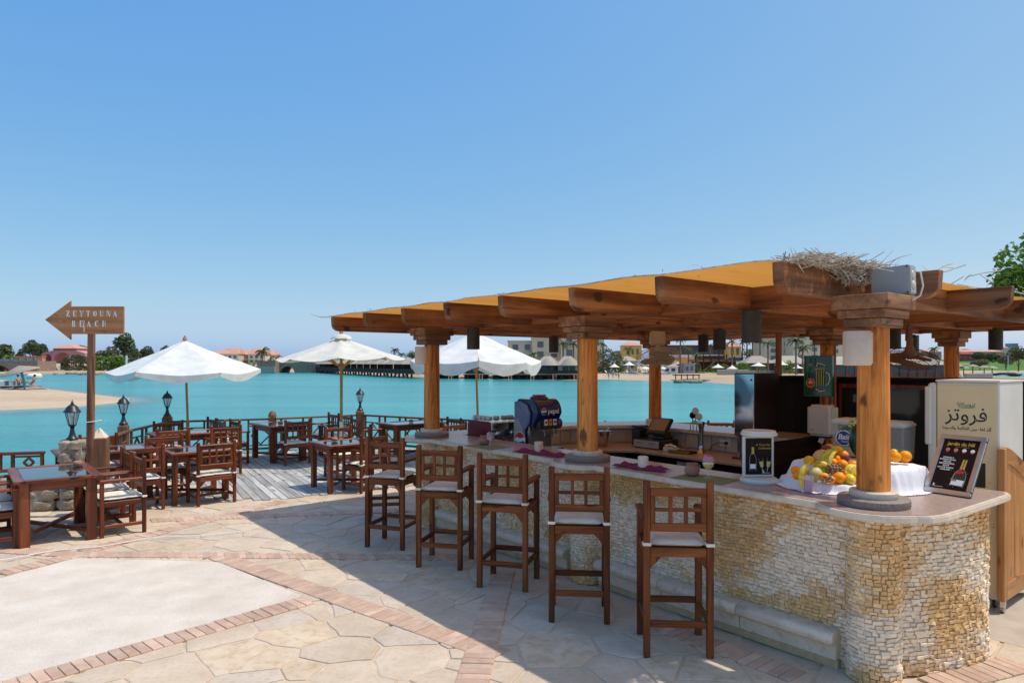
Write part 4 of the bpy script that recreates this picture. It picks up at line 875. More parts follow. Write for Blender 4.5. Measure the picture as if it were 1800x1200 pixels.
# ================================================================== PERGOLA
RB, RT = 2.425, 2.615
perg = thing('pergola', 'wooden pergola with round columns, crossed rafters and reed mat roof over the bar', 'pergola', W(0, 0), TH)
def column(u, v, z0, z1, r):
    n = 72; vs = []; fs = []; rows = 7; ph = rnd(0, 6)
    for i in range(rows):
        t = i / (rows - 1); z = z0 + (z1 - z0) * t
        for j in range(n):
            a = 2 * math.pi * j / n; rr = r * (1 - .07 * t); g_ = (j + 3) % 9
            rr += (-.0035 if g_ == 0 else 0) + .0012 * noise.noise(Vector((math.cos(a) * 2, math.sin(a) * 2, z * 3 + ph)))
            vs.append((-u + rr * math.cos(a), v + rr * math.sin(a), z))
    fs = [(i * n + j, i * n + (j + 1) % n, (i + 1) * n + (j + 1) % n, (i + 1) * n + j) for i in range(rows - 1) for j in range(n)] + [tuple(range(n - 1, -1, -1)), tuple((rows - 1) * n + j for j in range(n))]
    o = MB().add(vs, fs).build('column', 'column_wood', perg, smooth=True)
    for (hu, hv, za, zb) in ((.118, .155, z1, z1 + .058), (.144, .182, z1 + .058, z1 + .112), (.172, .21, z1 + .112, RB)):
        MB().box((-u, v, (za + zb) / 2), (2 * hu, 2 * hv, zb - za - .001)).build('capital_tier', 'cap_wood', perg, bevel=.005)
ZC = 2.222
for (u, v) in COLS: column(u, v, CT + .098, ZC, .098)
for (u, v, z0) in ((4.72, 3.65, CT), (2.13, 3.75, 0), (1.5, 5.9, 0)): column(u, v, z0, ZC, .096)
MB().lathe([(.14, CT), (.14, CT + .05), (.12, CT + .06)], 24, c=(-4.72, 3.65, 0)).build('collar', 'cream_stone', perg, smooth=True)
UK = [.275 + .906 * k for k in range(8)]
def beam_poly(L0, L1, r0, r1):      # side profile with a rounded lower nose at each flagged end
    q = []
    if r0: q += [(L0, RT), (L0 + .006, RT - .10)] + [(L0 + .10 - .094 * math.cos(a), RB + .09 - .09 * math.sin(a)) for a in [k * math.pi / 12 for k in range(1, 7)]]
    else: q += [(L0, RT), (L0, RB)]
    if r1: q += [(L1 - .10 + .094 * math.sin(a), RB + .09 - .09 * math.cos(a)) for a in [k * math.pi / 12 for k in range(0, 6)]] + [(L1 - .006, RT - .10), (L1, RT)]
    else: q += [(L1, RB), (L1, RT)]
    return q
for k, u in enumerate(UK):
    q = beam_poly(-.66 + rnd(-.015, .015), 6.45, True, False); n = len(q); h = .0375
    MB().add([(-u - h, p[0], p[1]) for p in q] + [(-u + h, p[0], p[1]) for p in q], [tuple(range(n)), tuple(range(2 * n - 1, n - 1, -1))] + [(i, (i + 1) % n, (i + 1) % n + n, i + n) for i in range(n)]).build('rafter', 'rafter_wood', perg, bevel=.004)
for v in (.49, 1.99, 3.49, 4.99, 6.35):
    q = beam_poly(-6.72, .22, False, True); n = len(q); h = .0375; q = [(p[0], p[1] + (.004 if p[1] < RB + .05 else -.004)) for p in q]
    MB().add([(p[0], v - h, p[1]) for p in q] + [(p[0], v + h, p[1]) for p in q], [tuple(range(n)), tuple(range(2 * n - 1, n - 1, -1))] + [(i, (i + 1) % n, (i + 1) % n + n, i + n) for i in range(n)]).build('cross_beam', 'rafter_wood', perg, bevel=.004)
# reed mats, one strip per bay, bowing between the rafters
for k in range(-1, 8):
    ua = UK[k] if k >= 0 else .06; ub = UK[k + 1] if k < 7 else UK[7] + .06
    nu, nv = 10, 40; vs = []
    for j in range(nv + 1):
        v = -.675 + (7.15) * j / nv + .004 * noise.noise(Vector((k, j, 0)))
        for i in range(nu + 1):
            f = i / nu; u = ua + (ub - ua) * f; bow = .006 * math.sin(math.pi * f) * (0 <= k < 7) + .004 * math.sin(2 * math.pi * f) * (0 <= k < 7) + .006 * noise.noise(Vector((u * 3, v * 2, 4)))
            vs.append((-u, v, RT + .004 + max(0, bow)))
    v0 = .55 if k == -1 else 0
    MB().add(vs, [(j * (nu + 1) + i, j * (nu + 1) + i + 1, (j + 1) * (nu + 1) + i + 1, (j + 1) * (nu + 1) + i) for j in range(nv) for i in range(nu) if vs[j * (nu + 1)][1] >= v0 - .7 * (k >= 0)]).build('reed_mat', 'reed_mat', perg)
    if k >= 0:
        e = [Vector(vs[i]) + Vector((0, -.004, .004)) for i in range(nu + 1)]; MB().tube(e, .0065, 5).build('mat_edge', 'twig', perg)
# dry palm thatch on the near corner and stray twigs
def sticks(mb, n, uf, vf, zf, L, r=.004, vert=.3):
    for _ in range(n):
        u, v, z = uf(), vf(), zf(); p = Vector((-u, v, z)); d = Vector((rnd(-1, 1), rnd(-1, 1), rnd(-vert, vert))).normalized(); l = L * rnd(.5, 1.4); b = Vector((rnd(-.4, .4), rnd(-.4, .4), rnd(-.35, .35))) * l
        mb.tube([p - d * l / 2, p - d * l * .15 + b * .3, p + d * l * .2 + b * .35, p + d * l / 2 - b * .3], [r * rnd(.6, 1.2), r, r * .8, r * .3], 4, cap=False)
th = MB()
def tri(): return rnd(0, 1)
sticks(th, 520, lambda: rnd(.06, .30), lambda: -.60 + 1.02 * tri(), lambda: RT + rnd(.004, .045), .13, .0036, .25)
sticks(th, 240, lambda: rnd(.10, .24), lambda: rnd(-.1, .40), lambda: RT + rnd(-.07, .02), .11, .004, .8)
sticks(th, 16, lambda: rnd(.0, .3), lambda: rnd(-.3, .45), lambda: RT + rnd(.0, .06), .26, .003, .5)
to = th.build('dry_thatch', 'twig', None, W(0, 0), TH, fix=False); tag(to, 'heap of dry palm thatch on the near corner of the pergola roof', 'thatch', kind='stuff')
tw = MB(); sticks(tw, 34, lambda: rnd(.5, 6.6), lambda: rnd(-.64, -.3), lambda: RT + rnd(.035, .05), .10, .003, .15); sticks(tw, 50, lambda: rnd(-.1, .6), lambda: rnd(.8, 4.5), lambda: RT + rnd(.06, .10), .24, .004, .35)
two = tw.build('stray_twigs', 'twig', None, W(0, 0), TH, fix=False); tag(two, 'stray dry twigs lying along the pergola roof edges', 'twigs', kind='stuff')
pf = MB().tube([(-6.72, -.66, RT + .0), (-6.86, -.72, RT + .004), (-7.0, -.8, RT + .05)], [.006, .006, .003], 5).build('frond_stem', 'twig', None, W(0, 0), TH); tag(pf, 'single dry stem sticking out of the far left roof corner', 'stem')

# ---- junction box on the capital
jb = thing('junction_box', 'grey plastic junction box with white cable on the near roof corner', 'junction box', W(-.045, .19, RB + .002), TH); jb.rotation_euler = (0, R(-2), TH)
MB().box((0, .01, .10), (.235, .10, .185)).build('case', 'grey_plastic', jb, bevel=.008, seg=2); MB().box((0, -.043, .10), (.235, .014, .185)).build('lid', 'grey_plastic', jb, bevel=.006, seg=2)
for sx in (-1, 1):
    for sz in (-1, 1): MB().lathe([(.006, 0), (.006, .003)], 8).build('screw', 'iron', jb).matrix_local = facing((sx * .105, -.051, .10 + sz * .082), (1, 0, 0), (0, 0, 1))
for zz in (.07, .135): MB().sphere((.1175, .01, zz), .024, 12, (.45, 1, 1)).build('cable_gland', 'white_plastic', jb, smooth=True)
MB().tube([(.122, .01, .155), (.165, 0, .14), (.18, -.01, .05), (.165, -.02, -.01), (.11, -.04, -.045), (.06, -.05, -.04), (.04, -.055, -.02)], .0055, 8).build('cable', 'white_plastic', jb, smooth=True)
MB().box((.05, -.04, .0), (.018, .018, .02)).build('cable_clip', 'logo_yellow', jb)
# ---- sconces
for (u, lab) in ((0.045, 'pale alabaster half-round wall lamp on the near corner column'), (5.255, 'small pale half-round wall lamp on the far left column')):
    s = thing('wall_lamp', lab, 'lamp', W(u, -.115, 1.985), TH, 'alabaster wall lamps on the bar columns')
    MB().lathe([(.078, 0), (.086, .008), (.086, .208), (.08, .216)], 20, cap=True, arc=math.pi, a0=math.pi).build('shade', 'alabaster', s, smooth=True); MB().box((0, .012, .11), (.168, .024, .20)).build('backplate', 'alabaster', s, bevel=.006)
# ---- pendant lamps
pu = []; pn = thing('pendant_lamp', 'x', 'lamp', (0, 0, 0), 0, 'black tin cylinder lamps under the pergola')
MB().lathe([(.069, 0), (.076, 0), (.076, .25), (.0, .252)], 24, cap=False).build('shade', 'lamp_tin', pn, smooth=True); MB().sphere((0, 0, .03), .055, 12, (1, 1, .6)).build('bulb', 'clear_glass', pn, smooth=True); MB().lathe([(.03, .25), (.03, .262)], 12).build('mount', 'iron', pn)
for (u, v, lab) in ((1.08, .36, 'largest black cylinder lamp, left of the near corner column'), (2.97, 2.72, 'black cylinder lamp, second to the left of the largest one'), (4.08, 3.96, 'black cylinder lamp beside the tan fan, smallest of the three left of the largest'),
                    (4.66, .23, 'black cylinder lamp hanging in front of the white parasol'), (5.9, 2.66, 'black cylinder lamp just left of the middle column'), (.84, 5.35, 'black cylinder lamp at the far right of the pergola'), (1.42, 3.86, 'black cylinder lamp just right of the near column, before the fan'), (2.2, 6.5, 'far black cylinder lamp behind the dark fan')):
    place(pn, pu, W(u, v, RB - .262), 0, lab)
# ---- fans
def fan(u, v, z, lab, mat, yaw, pitch, r=.27, bs=1.0):
    t = thing('fan', lab, 'fan', W(u, v, z), TH + yaw)
    hd = Matrix.Rotation(pitch, 4, 'X')
    MB().box((0, .02, .29), (.22 * bs, .14 * bs, .21), taper=.92).build('bracket', mat, t, bevel=.02, seg=2); MB().tube([(0, 0, .24), (0, 0, .12)], .035, 12).build('neck', mat, t, smooth=True)
    MB().lathe([(.02, .0), (.05, .02), (.06, .07), (.045, .13), (.03, .16)], 18).build('motor', mat, t, smooth=True)
    cg = MB(); nr = 40
    for (rr, zz) in ((r, -.01), (r, .035), (r * .7, .055), (r * .7, -.045)):
        cg.tube([(rr * math.cos(2 * math.pi * k / nr), rr * math.sin(2 * math.pi * k / nr), zz) for k in range(nr + 1)], .004, 5, cap=False)
    for k in range(36):
        a = 2 * math.pi * k / 36; c, s = math.cos(a), math.sin(a); cg.tube([(.06 * c, .06 * s, .06), (r * .7 * c, r * .7 * s, .055), (r * c, r * s, .035), (r * c, r * s, -.01), (r * .7 * c, r * .7 * s, -.045), (.05 * c, .05 * s, -.055)], .0022, 4, cap=False)
    co = cg.build('cage', mat, t, fix=False); co.matrix_local = hd
    for k in range(3):
        b = MB(); pts = []; n = 8
        for i in range(n + 1):
            f = i / n; rad = .04 + (r * .86 - .04) * f; wd = .04 + .10 * math.sin(math.pi * min(1, f * .85 + .1)) ; pts.append(((rad, -wd, .02 - .03 * f), (rad, wd, -.025)))
        vs = [p for ab in pts for p in ab]; b.add(vs, [(2 * i, 2 * i + 1, 2 * i + 3, 2 * i + 2) for i in range(n)]); o = b.build('blade', mat, t, smooth=True); o.matrix_local = hd @ Matrix.Rotation(k * 2.094 + .4, 4, 'Z')
    return t
fan(4.36, 3.27, 2.07, 'tan caged fan hanging beside the rear column', 'tan_plastic', R(51), R(-24), .30); fan(1.15, 3.6, 2.04, 'dark brown caged fan right of the near column', 'pier_wood', R(45), R(22), .28, .35)
# ================================================================== THINGS ON AND IN THE BAR
ZT = CT + .0035
def BT(name, label, cat, u, v, z, rz=0, group=None): return thing(name, label, cat, W(u, v, z), TH + rz, group)
# ---- coffee machine
e = BT('coffee_machine', 'maroon and steel espresso machine at the far end of the bar', 'coffee machine', 4.83, .725, .95)
for sy in (-.285, .285): MB().prism([(-.23, 0), (.19, 0), (.19, .06), (.12, .10), (.12, .20), (.23, .24), (.23, .33), (.20, .345), (-.20, .345), (-.23, .30)], -.011, .011).build('side_panel', 'maroon', e, bevel=.004).matrix_local = facing((0, sy, 0), (1, 0, 0), (0, 0, 1))
MB().box((-.06, 0, .17), (.32, .545, .32)).build('boiler_case', 'steel', e, bevel=.006); MB().box((.14, 0, .285), (.19, .545, .10)).build('control_head', 'steel', e, bevel=.01)
MB().box((.236, .12, .285), (.006, .26, .08)).build('control_strip', 'black_plastic', e); MB().box((.10, 0, .025), (.2, .54, .05)).build('drip_tray', 'steel', e, bevel=.004)
for yy in (-.13, .10):
    gh = MB().lathe([(.035, .14), (.04, .15), (.04, .21), (.03, .235)], 16, c=(.16, yy, 0)).build('group_head', 'steel', e, smooth=True)
    MB().tube([(.17, yy, .15), (.22, yy - .01, .145), (.31, yy - .03, .125)], [.012, .011, .016], 8).build('portafilter', 'black_plastic', gh, smooth=True)
MB().tube([(.2, -.22, .24), (.23, -.23, .2), (.22, -.22, .08)], .005, 6).build('steam_wand', 'steel', e, smooth=True); MB().lathe([(.02, 0), (.02, .02)], 10).build('knob', 'black_plastic', e).matrix_local = facing((.236, -.21, .285), (0, 1, 0), (0, 0, 1))
MB().tube([(-.2, -.25, .36), (.2, -.25, .375), (.2, .25, .375), (-.2, .25, .36)], .006, 6).build('cup_rail', 'steel', e)
cupm = MB().lathe([(.025, 0), (.034, .01), (.04, .055), (.036, .055), (.03, .012), (0, .012)], 14, cap=False).mesh('cup', smooth=True); cupm.materials.append(MATS['white_plastic'])
for k, (x, y) in enumerate(((-.14, -.23), (-.05, -.23), (.04, -.23), (.13, -.23), (.13, -.12), (.13, 0), (.13, .1))):
    c = mw @ Vector((-4.83 + x, .725 + y, 0)); o = link('cup', cupm, 'white_plastic', None, (c.x, c.y, 1.297)); tag(o, 'white cup, %s counting from the red side along the coffee machine top' % ORD[k], 'cup', 'cups on the coffee machine')
# ---- soda fountain
d = BT('soda_dispenser', 'dark blue soda fountain with brand emblem and black taps on the bar', 'drink dispenser', 4.21, .86, .95)
def yprism(prof, y0, y1):
    n = len(prof); return MB().add([(p[0], y0, p[1]) for p in prof] + [(p[0], y1, p[1]) for p in prof], [tuple(range(n)), tuple(range(2 * n - 1, n - 1, -1))] + [(i, i + n, (i + 1) % n + n, (i + 1) % n) for i in range(n)])
hood = [(-.21, .30), (.10, .30), (.13, .34)] + [(.20 - .13 * (1 - math.sin(a)), .47 + .15 * math.cos(a) * 1.0) if False else (.07 + .13 * math.cos(a), .46 + .165 * math.sin(a)) for a in [k * math.pi / 16 for k in range(0, 9)]] + [(-.16, .625), (-.2, .60), (-.21, .56)]
yprism(hood, -.175, .205).build('hood', 'pepsi_blue', d, bevel=.012, seg=2, smooth=True)
side = [(-.205, .02), (-.02, .02), (-.02, .26), (.06, .34), (.08, .46), (.02, .56), (-.1, .60), (-.205, .59)]
yprism(side, -.205, -.178).build('side_panel', 'pepsi_side', d, bevel=.006)
arch = [(-.205, .36), (-.13, .39), (-.05, .30), (-.03, .2), (-.025, .03), (-.205, .03)]; yprism(arch, -.2095, -.2055).build('side_graphic', 'far_grey', d)
MB().box((-.07, .01, .16), (.2, .36, .30)).build('lower_case', 'steel', d, bevel=.006); MB().box((.12, .01, .03), (.22, .38, .05)).build('drip_tray', 'black_plastic', d, bevel=.005)
MB().box((.165, .03, .335), (.11, .35, .115)).build('tap_block', 'black_plastic', d, bevel=.02, seg=2)
for k, mm in enumerate(('logo_white', 'logo_yellow', 'logo_white', 'logo_blue')):
    y = -.075 + k * .07; tpn = MB().box((.222, y, .36), (.004, .05, .07)).build('flavour_label', mm, d); MB().box((.2255, y, .362), (.003, .03, .03)).build('emblem', ('logo_red', 'logo_red', 'logo_green', 'logo_red')[k], tpn)
    MB().lathe([(.009, .215), (.014, .235), (.018, .28)], 10, c=(.165, y, 0)).build('nozzle', 'steel', d, smooth=True); MB().bar((.11, y, .28), (.095, y, .17), .012, .005).build('lever', 'steel', d)
def globe(parent, r, mtx, nm='brand_globe'):
    def disc(pts): return MB().add([(p[0] * r, p[1] * r, 0) for p in pts], [tuple(range(len(pts)))])
    g = disc([(math.cos(a), math.sin(a)) for a in [k * math.pi / 16 for k in range(32)]]).build(nm, 'logo_white', parent, fix=False); g.matrix_local = mtx
    top = [(.93 * math.cos(a), .93 * math.sin(a)) for a in [R(25) + k * R(150) / 14 for k in range(15)]] + [(-.5, .35), (-.1, .22), (.3, .26), (.6, .36)]
    bot = [(.93 * math.cos(a), .93 * math.sin(a)) for a in [R(190) + k * R(160) / 14 for k in range(15)]] + [(.6, -.05), (.2, -.2), (-.3, -.28), (-.7, -.2)]
    MB().add([(p[0] * r, p[1] * r, .0015) for p in top], [tuple(range(len(top)))]).build('red_field', 'logo_red', g, fix=False); MB().add([(p[0] * r, p[1] * r, .0015) for p in bot], [tuple(range(len(bot)))]).build('blue_field', 'logo_blue', g, fix=False)
    return g
fx = facing((.203, -.09, .485), (0, 1, 0), (0, 0, 1)); globe(d, .042, fx); lettering('lettering', 'pepsi', .085, 'logo_white', d, facing((.204, .06, .485), (0, 1, 0), (0, 0, 1)), bold=.001)
globe(d, .10, facing((-.09, -.211, .14), (1, 0, 0), (0, 0, 1)), 'side_globe')
dm = MB().sphere((.0, .01, .625), .11, 18, (1.05, 1.05, .42)).build('top_dome', 'pepsi_blue', d, smooth=True)
MB().prism([(.07, -.055), (.085, .0), (.07, .06), (-.03, .05), (-.05, -.0), (-.03, -.06)], .662, .674).build('red_patch', 'logo_red', dm); MB().prism([(.075, .005), (.066, .062), (.02, .058)], .664, .678).build('yellow_patch', 'logo_yellow', dm)
# ---- place mats, pots, flower glasses, candles, napkins
def placemat(px, py, a, lab):
    q = G(px, py, ZT); o = MB().box((0, 0, .0015), (.44, .30, .003)).build('place_mat', 'mat_green', None, (q.x, q.y, ZT), a, bevel=.001); tag(o, lab, 'place mat', 'green place mats on the counter')
placemat(856, 784.5, TH + .1, 'green woven place mat at the far end of the counter'); placemat(1240, 841, TH + .12, 'green striped place mat at the near end of the counter')
def pot(px, py, lab):
    q = G(px, py, ZT); o = MB().lathe([(.03, 0), (.05, .012), (.062, .045), (.05, .074), (.038, .083), (.045, .094), (.048, .10), (.04, .10), (.034, .085), (.0, .08)], 20, cap=False).build('clay_pot', 'terracotta', None, (q.x, q.y, ZT + .003), smooth=True); tag(o, lab, 'pot', 'small clay pots on the counter')
pot(851, 782, 'small clay pot on the far place mat beside the coffee machine'); pot(1216.5, 836.5, 'small round clay pot on the near place mat')
def flower_glass(px, py, lab, s=1.0, off=(0, 0)):
    q = G(px, py, ZT); t = thing('flower_glass', lab, 'glass', (q.x + off[0], q.y + off[1], ZT + .003), 0, 'stemmed glasses with pink blossoms'); prof = [(.033, 0), (.03, .004), (.005, .01), (.005, .05), (.02, .06), (.038, .085), (.042, .11), (.033, .15)]
    MB().lathe([(r * s, z * s) for r, z in prof], 20, cap=False).build('glass', 'clear_glass', t, smooth=True); MB().lathe([(.0, .062 * s), (.018 * s, .064 * s), (.036 * s, .086 * s), (.039 * s, .10 * s), (0, .10 * s)], 16, cap=False).build('water_fill', 'yellow_drink' if s > .99 else 'clear_glass', t, smooth=True)
    mb = MB()
    for k in range(46):
        c = Vector((rnd(-1, 1), rnd(-1, 1), rnd(-.6, 1))); c = c.normalized() * .03 * s * rnd(.3, 1.1); c.z = c.z * 1.1 + .13 * s; a, b_ = Vector((rnd(-1, 1), rnd(-1, 1), rnd(-1, 1))).normalized() * .012 * s, Vector((rnd(-1, 1), rnd(-1, 1), rnd(-1, 1))).normalized() * .012 * s
        mb.add([c - a, c + b_, c + a, c - b_], [(0, 1, 2, 3)])
    mb.build('blossom', 'pink_flower', t, fix=False)
flower_glass(861, 783.5, 'stemmed glass with pink blossom on the far place mat', .95); flower_glass(1245, 840, 'stemmed glass with pink blossoms on the near place mat', 1.12)
def candle(px, py, r, h, lab):
    q = G(px, py, ZT); t = thing('candle', lab, 'candle', (q.x, q.y, ZT + .001), 0, 'cream pillar candles on the counter'); MB().lathe([(r, 0), (r, h - .006), (r - .006, h), (r * .7, h - .004), (0, h - .012)], 24, cap=False).build('wax_body', 'wax', t, smooth=True)
    MB().tube([(0, 0, h - .014), (.002, 0, h + .008)], .0015, 5).build('wick', 'ink', t); MB().lathe([(.0, -.0005), (r * 1.25, 0), (r * 1.3, .006), (r * .9, .004)], 18, cap=False).build('saucer', 'wax', t, smooth=True)
candle(947, 794.5, .044, .105, 'cream pillar candle left of the middle column'); candle(1130.5, 824, .044, .108, 'marbled cream candle right of the middle column')
def napkin(px, py, sx, sy, a, lab):
    q = G(px, py, ZT); N = 22; vs = []; s = rnd(0, 50)
    for j in range(N):
        for i in range(N):
            fx, fy = i / (N - 1) - .5, j / (N - 1) - .5; p = Vector((fx * 5 + s, fy * 3, 0)); ed = 1 - max(abs(fx), abs(fy)) * 2; z = .004 + max(0, .038 * noise.noise(p) + .018 * noise.noise(p * 2.7) + .016) * min(1, ed * 4 + .12)
            vs.append((fx * sx * (1 + .2 * noise.noise(p * .8)), fy * sy * (1 + .35 * noise.noise(p * .9 + Vector((3, 1, 0)))), z))
    mb = MB().add(vs, [(j * N + i, j * N + i + 1, (j + 1) * N + i + 1, (j + 1) * N + i) for j in range(N - 1) for i in range(N - 1)]); o = mb.build('napkin', 'napkin', None, (q.x, q.y, ZT), a, smooth=True); tag(o, lab, 'napkin', 'crumpled burgundy napkins on the counter')
napkin(950, 797, .62, .16, TH + .1, 'crumpled burgundy napkin left of the middle column'); napkin(1126, 822.5, .50, .17, TH + .1, 'crumpled burgundy napkin right of the middle column')
# ---- till, phone, tap, bucket on the rear worktop
WT = .8505
cd = BT('cash_drawer', 'grey steel cash drawer under the till', 'cash drawer', 4.08, 2.88, WT); MB().box((0, 0, .06), (.44, .40, .11)).build('case', 'black_plastic', cd, bevel=.005); MB().box((0, -.206, .06), (.43, .014, .095)).build('drawer_front', 'far_grey', cd, bevel=.004)
for sx in (-.1, .1): MB().box((sx, -.215, .075), (.10, .006, .008)).build('slot', 'steel', cd)
po = BT('till', 'black touchscreen till terminal on the rear worktop', 'till', 4.06, 2.92, WT + .116); MB().box((.02, .05, .05), (.22, .2, .10), taper=.7).build('stand', 'black_plastic', po, bevel=.01)
sm_ = facing((.03, -.02, .17), (1, .0, 0), (0, .62, .78)); MB().box((0, 0, 0), (.34, .27, .05)).build('monitor', 'black_plastic', po, bevel=.014, seg=2).matrix_local = sm_; MB().box((0, .015, .0265), (.27, .19, .004)).build('screen', 'screen', po).matrix_local = sm_
bx = BT('receipt_printer', 'black receipt printer left of the till', 'printer', 4.42, 2.95, WT); MB().box((0, 0, .12), (.14, .2, .24)).build('case', 'black_plastic', bx, bevel=.012); MB().box((0, 0, .262), (.15, .21, .03)).build('lid', 'black_plastic', bx, bevel=.01)
ph = BT('telephone', 'white desk telephone right of the till', 'telephone', 3.70, 2.72, WT, .5); yprism([(-.09, 0), (.09, 0), (.09, .025), (-.09, .06)], -.08, .08).build('base', 'white_plastic', ph, bevel=.006); hs = MB().tube([(-.06, -.085, .075), (0, -.085, .09), (.08, -.085, .062)], [.02, .013, .02], 10).build('handset', 'white_plastic', ph, smooth=True)
MB().tube([(.08, -.09, .06), (.16, -.06, .03), (.2, .05, .01), (.1, .15, .01), (-.05, .2, .08)], .004, 6).build('cord', 'white_plastic', ph, smooth=True)
tr = BT('tray', 'brown wooden tray under the beer tap', 'tray', 3.50, 2.70, WT, .1); MB().box((0, 0, .012), (.30, .2, .024)).build('base', 'dark_wood', tr, bevel=.004); MB().box((0, -.096, .022), (.30, .012, .03)).build('rim', 'brass', tr)
bt = BT('beer_tap', 'chrome beer tap column with three round badges', 'beer tap', 3.36, 2.90, WT); MB().lathe([(.06, 0), (.055, .012), (.036, .03), (.03, .10), (.028, .25), (.036, .33), (.05, .38), (.045, .40), (.0, .405)], 20, cap=False).build('column', 'steel', bt, smooth=True)
MB().bar((.03, -.02, .385), (-.16, .05, .385), .045, .035).build('head', 'steel', bt, bevel=.008)
for k, (x, y, h) in enumerate(((-.02, -.02, .46), (-.09, .0, .53), (-.155, .03, .47))):
    MB().tube([(x, y, .39), (x, y, h - .03)], .007, 6).build('tap_handle', 'steel', bt); MB().lathe([(.0, -.006), (.042, -.006), (.046, 0), (.042, .006), (0, .006)], 20, cap=False).build('badge', 'white_plastic' if k != 2 else 'black_plastic', bt, smooth=True).matrix_local = facing((x, y, h), (1, .25 if k != 2 else 2, 0), (0, 0, 1))
    MB().tube([(x, y - .02, .38), (x, y - .05, .35), (x, y - .05, .27)], .006, 6).build('spout', 'steel', bt)
so = BT('power_socket', 'white double power socket on the rear tiles', 'socket', 3.2, 3.182, .93); MB().box((0, 0, .04), (.16, .012, .085)).build('plate', 'white_plastic', so, bevel=.003); MB().box((.03, -.02, .04), (.04, .03, .04)).build('plug', 'black_plastic', so, bevel=.006); MB().tube([(.03, -.035, .03), (-.05, -.06, .05), (-.15, -.05, .0), (-.2, -.06, -.07)], .005, 6).build('cable', 'black_plastic', so, smooth=True)
bq = G(1058, 784, WT); ib = thing('ice_bucket', 'steel ice bucket with tongs right of the middle column', 'bucket', (bq.x, bq.y, WT)); MB().lathe([(.075, 0), (.08, .01), (.105, .21), (.112, .215), (.10, .215), (.078, .02), (0, .015)], 24, cap=False).build('body', 'steel', ib, smooth=True); MB().tube([(.11, 0, .17), (.14, 0, .18), (.14, 0, .21), (.11, 0, .2)], .006, 6).build('handle', 'steel', ib); MB().bar((.02, 0, .1), (.1, .02, .26), .015, .004).build('tongs', 'steel', ib)
# ---- tall chrome-fronted machine
cm = BT('juice_cooler', 'tall slim cooler with polished chrome front and dark brown side', 'cooler', 2.665, 3.03, WT)
MB().box((0, .02, .65), (.27, .53, .76)).build('cabinet', 'black_brown', cm, bevel=.006); MB().box((0, -.255, .65), (.262, .02, .75)).build('chrome_front', 'chrome', cm, bevel=.008); MB().box((0, 0, .27), (.24, .4, .02)).build('shelf', 'dark_wood', cm)
for sx in (-.1, .1):
    for sy in (-.2, .24): MB().box((sx, sy, .14), (.035, .035, .27)).build('leg', 'steel', cm)
MB().box((0, 0, .012), (.30, .58, .022)).build('base', 'maroon', cm, bevel=.004); MB().lathe([(.012, 0), (.012, .004)], 10).build('lock', 'iron', cm).matrix_local = facing((.1, -.267, .95), (1, 0, 0), (0, 0, 1))
# ---- dark back cabinet with glass doors
bc = BT('back_cabinet', 'long dark wooden back cabinet with glass doors behind the bar', 'cabinet', 1.0, 4.25, 0)
MB().box((0, 0, .9), (3.9, .5, 1.79)).build('carcass', 'dark_wood', bc, bevel=.004); MB().box((0, -.02, 1.815), (4.0, .56, .035)).build('top_board', 'dark_wood', bc, bevel=.005)
for k, x in enumerate((-.85, -.30, .25)):
    dr = MB().box((x, -.262, 1.25), (.52, .024, 1.0)).build('door_frame', 'chair_wood', bc, bevel=.004); MB().box((x, -.277, 1.27), (.43, .006, .86)).build('glass', 'dark_glass', dr); MB().box((x + .22, -.285, 1.2), (.012, .02, .16)).build('handle', 'steel', dr)
MB().box((-1.62, -.262, 1.25), (.34, .024, 1.0)).build('side_panel', 'dark_wood', bc, bevel=.004); MB().box((-1.25, -.262, 1.25), (.2, .02, 1.0)).build('panel', 'black_brown', bc, bevel=.004)
MB().box((-2.12, .1, 2.12), (.06, .06, .60)).build('corner_post', 'rafter_wood', bc)
# ---- towel dispenser and neon sign on the rear column
td = BT('towel_dispenser', 'white paper towel dispenser on the rear column below the green sign', 'dispenser', 2.10, 3.56, 1.13)
yprism([(-.15, .03), (-.14, .0), (.14, .0), (.15, .03), (.15, .33), (.13, .37), (-.13, .37), (-.15, .33)], -.11, .10).build('case', 'white_plastic', td, bevel=.03, seg=3, smooth=True); MB().box((0, -.02, -.012), (.2, .1, .02)).build('slot', 'black_plastic', td); MB().box((0, -.04, -.05), (.06, .004, .08), rot=Matrix.Rotation(.4, 3, 'Y')).build('paper', 'logo_white', td); lettering('maker_mark', 'Tork', .03, 'ink', td, facing((-.08, -.1115, .07), (1, 0, 0), (0, 0, 1))) if False else MB().box((-.08, -.1115, .07), (.05, .001, .012)).build('maker_mark', 'far_grey', td)
ns = BT('beer_sign', 'green illuminated-style beer sign with neon mug outline on the rear column', 'sign', 2.13, 3.53, 1.60)
MB().box((0, 0, .245), (.34, .06, .49)).build('panel', 'beer_green', ns, bevel=.006)
for (c, s) in (((0, -.033, .484), (.34, .012, .012)), ((0, -.033, .006), (.34, .012, .012)), ((-.164, -.033, .245), (.012, .012, .49)), ((.164, -.033, .245), (.012, .012, .49))): MB().box(c, s).build('rim', 'logo_green', ns)
for k in range(4): MB().tube([(-.01 + k * .028, -.04, .32), (-.01 + k * .028, -.04, .12 + .005 * k)], .005, 6).build('neon_tube', 'neon_yellow', ns)
MB().tube([(-.03, -.04, .31), (-.03, -.04, .33), (.09, -.04, .335), (.09, -.04, .31)], .005, 6).build('neon_tube', 'neon_yellow', ns)
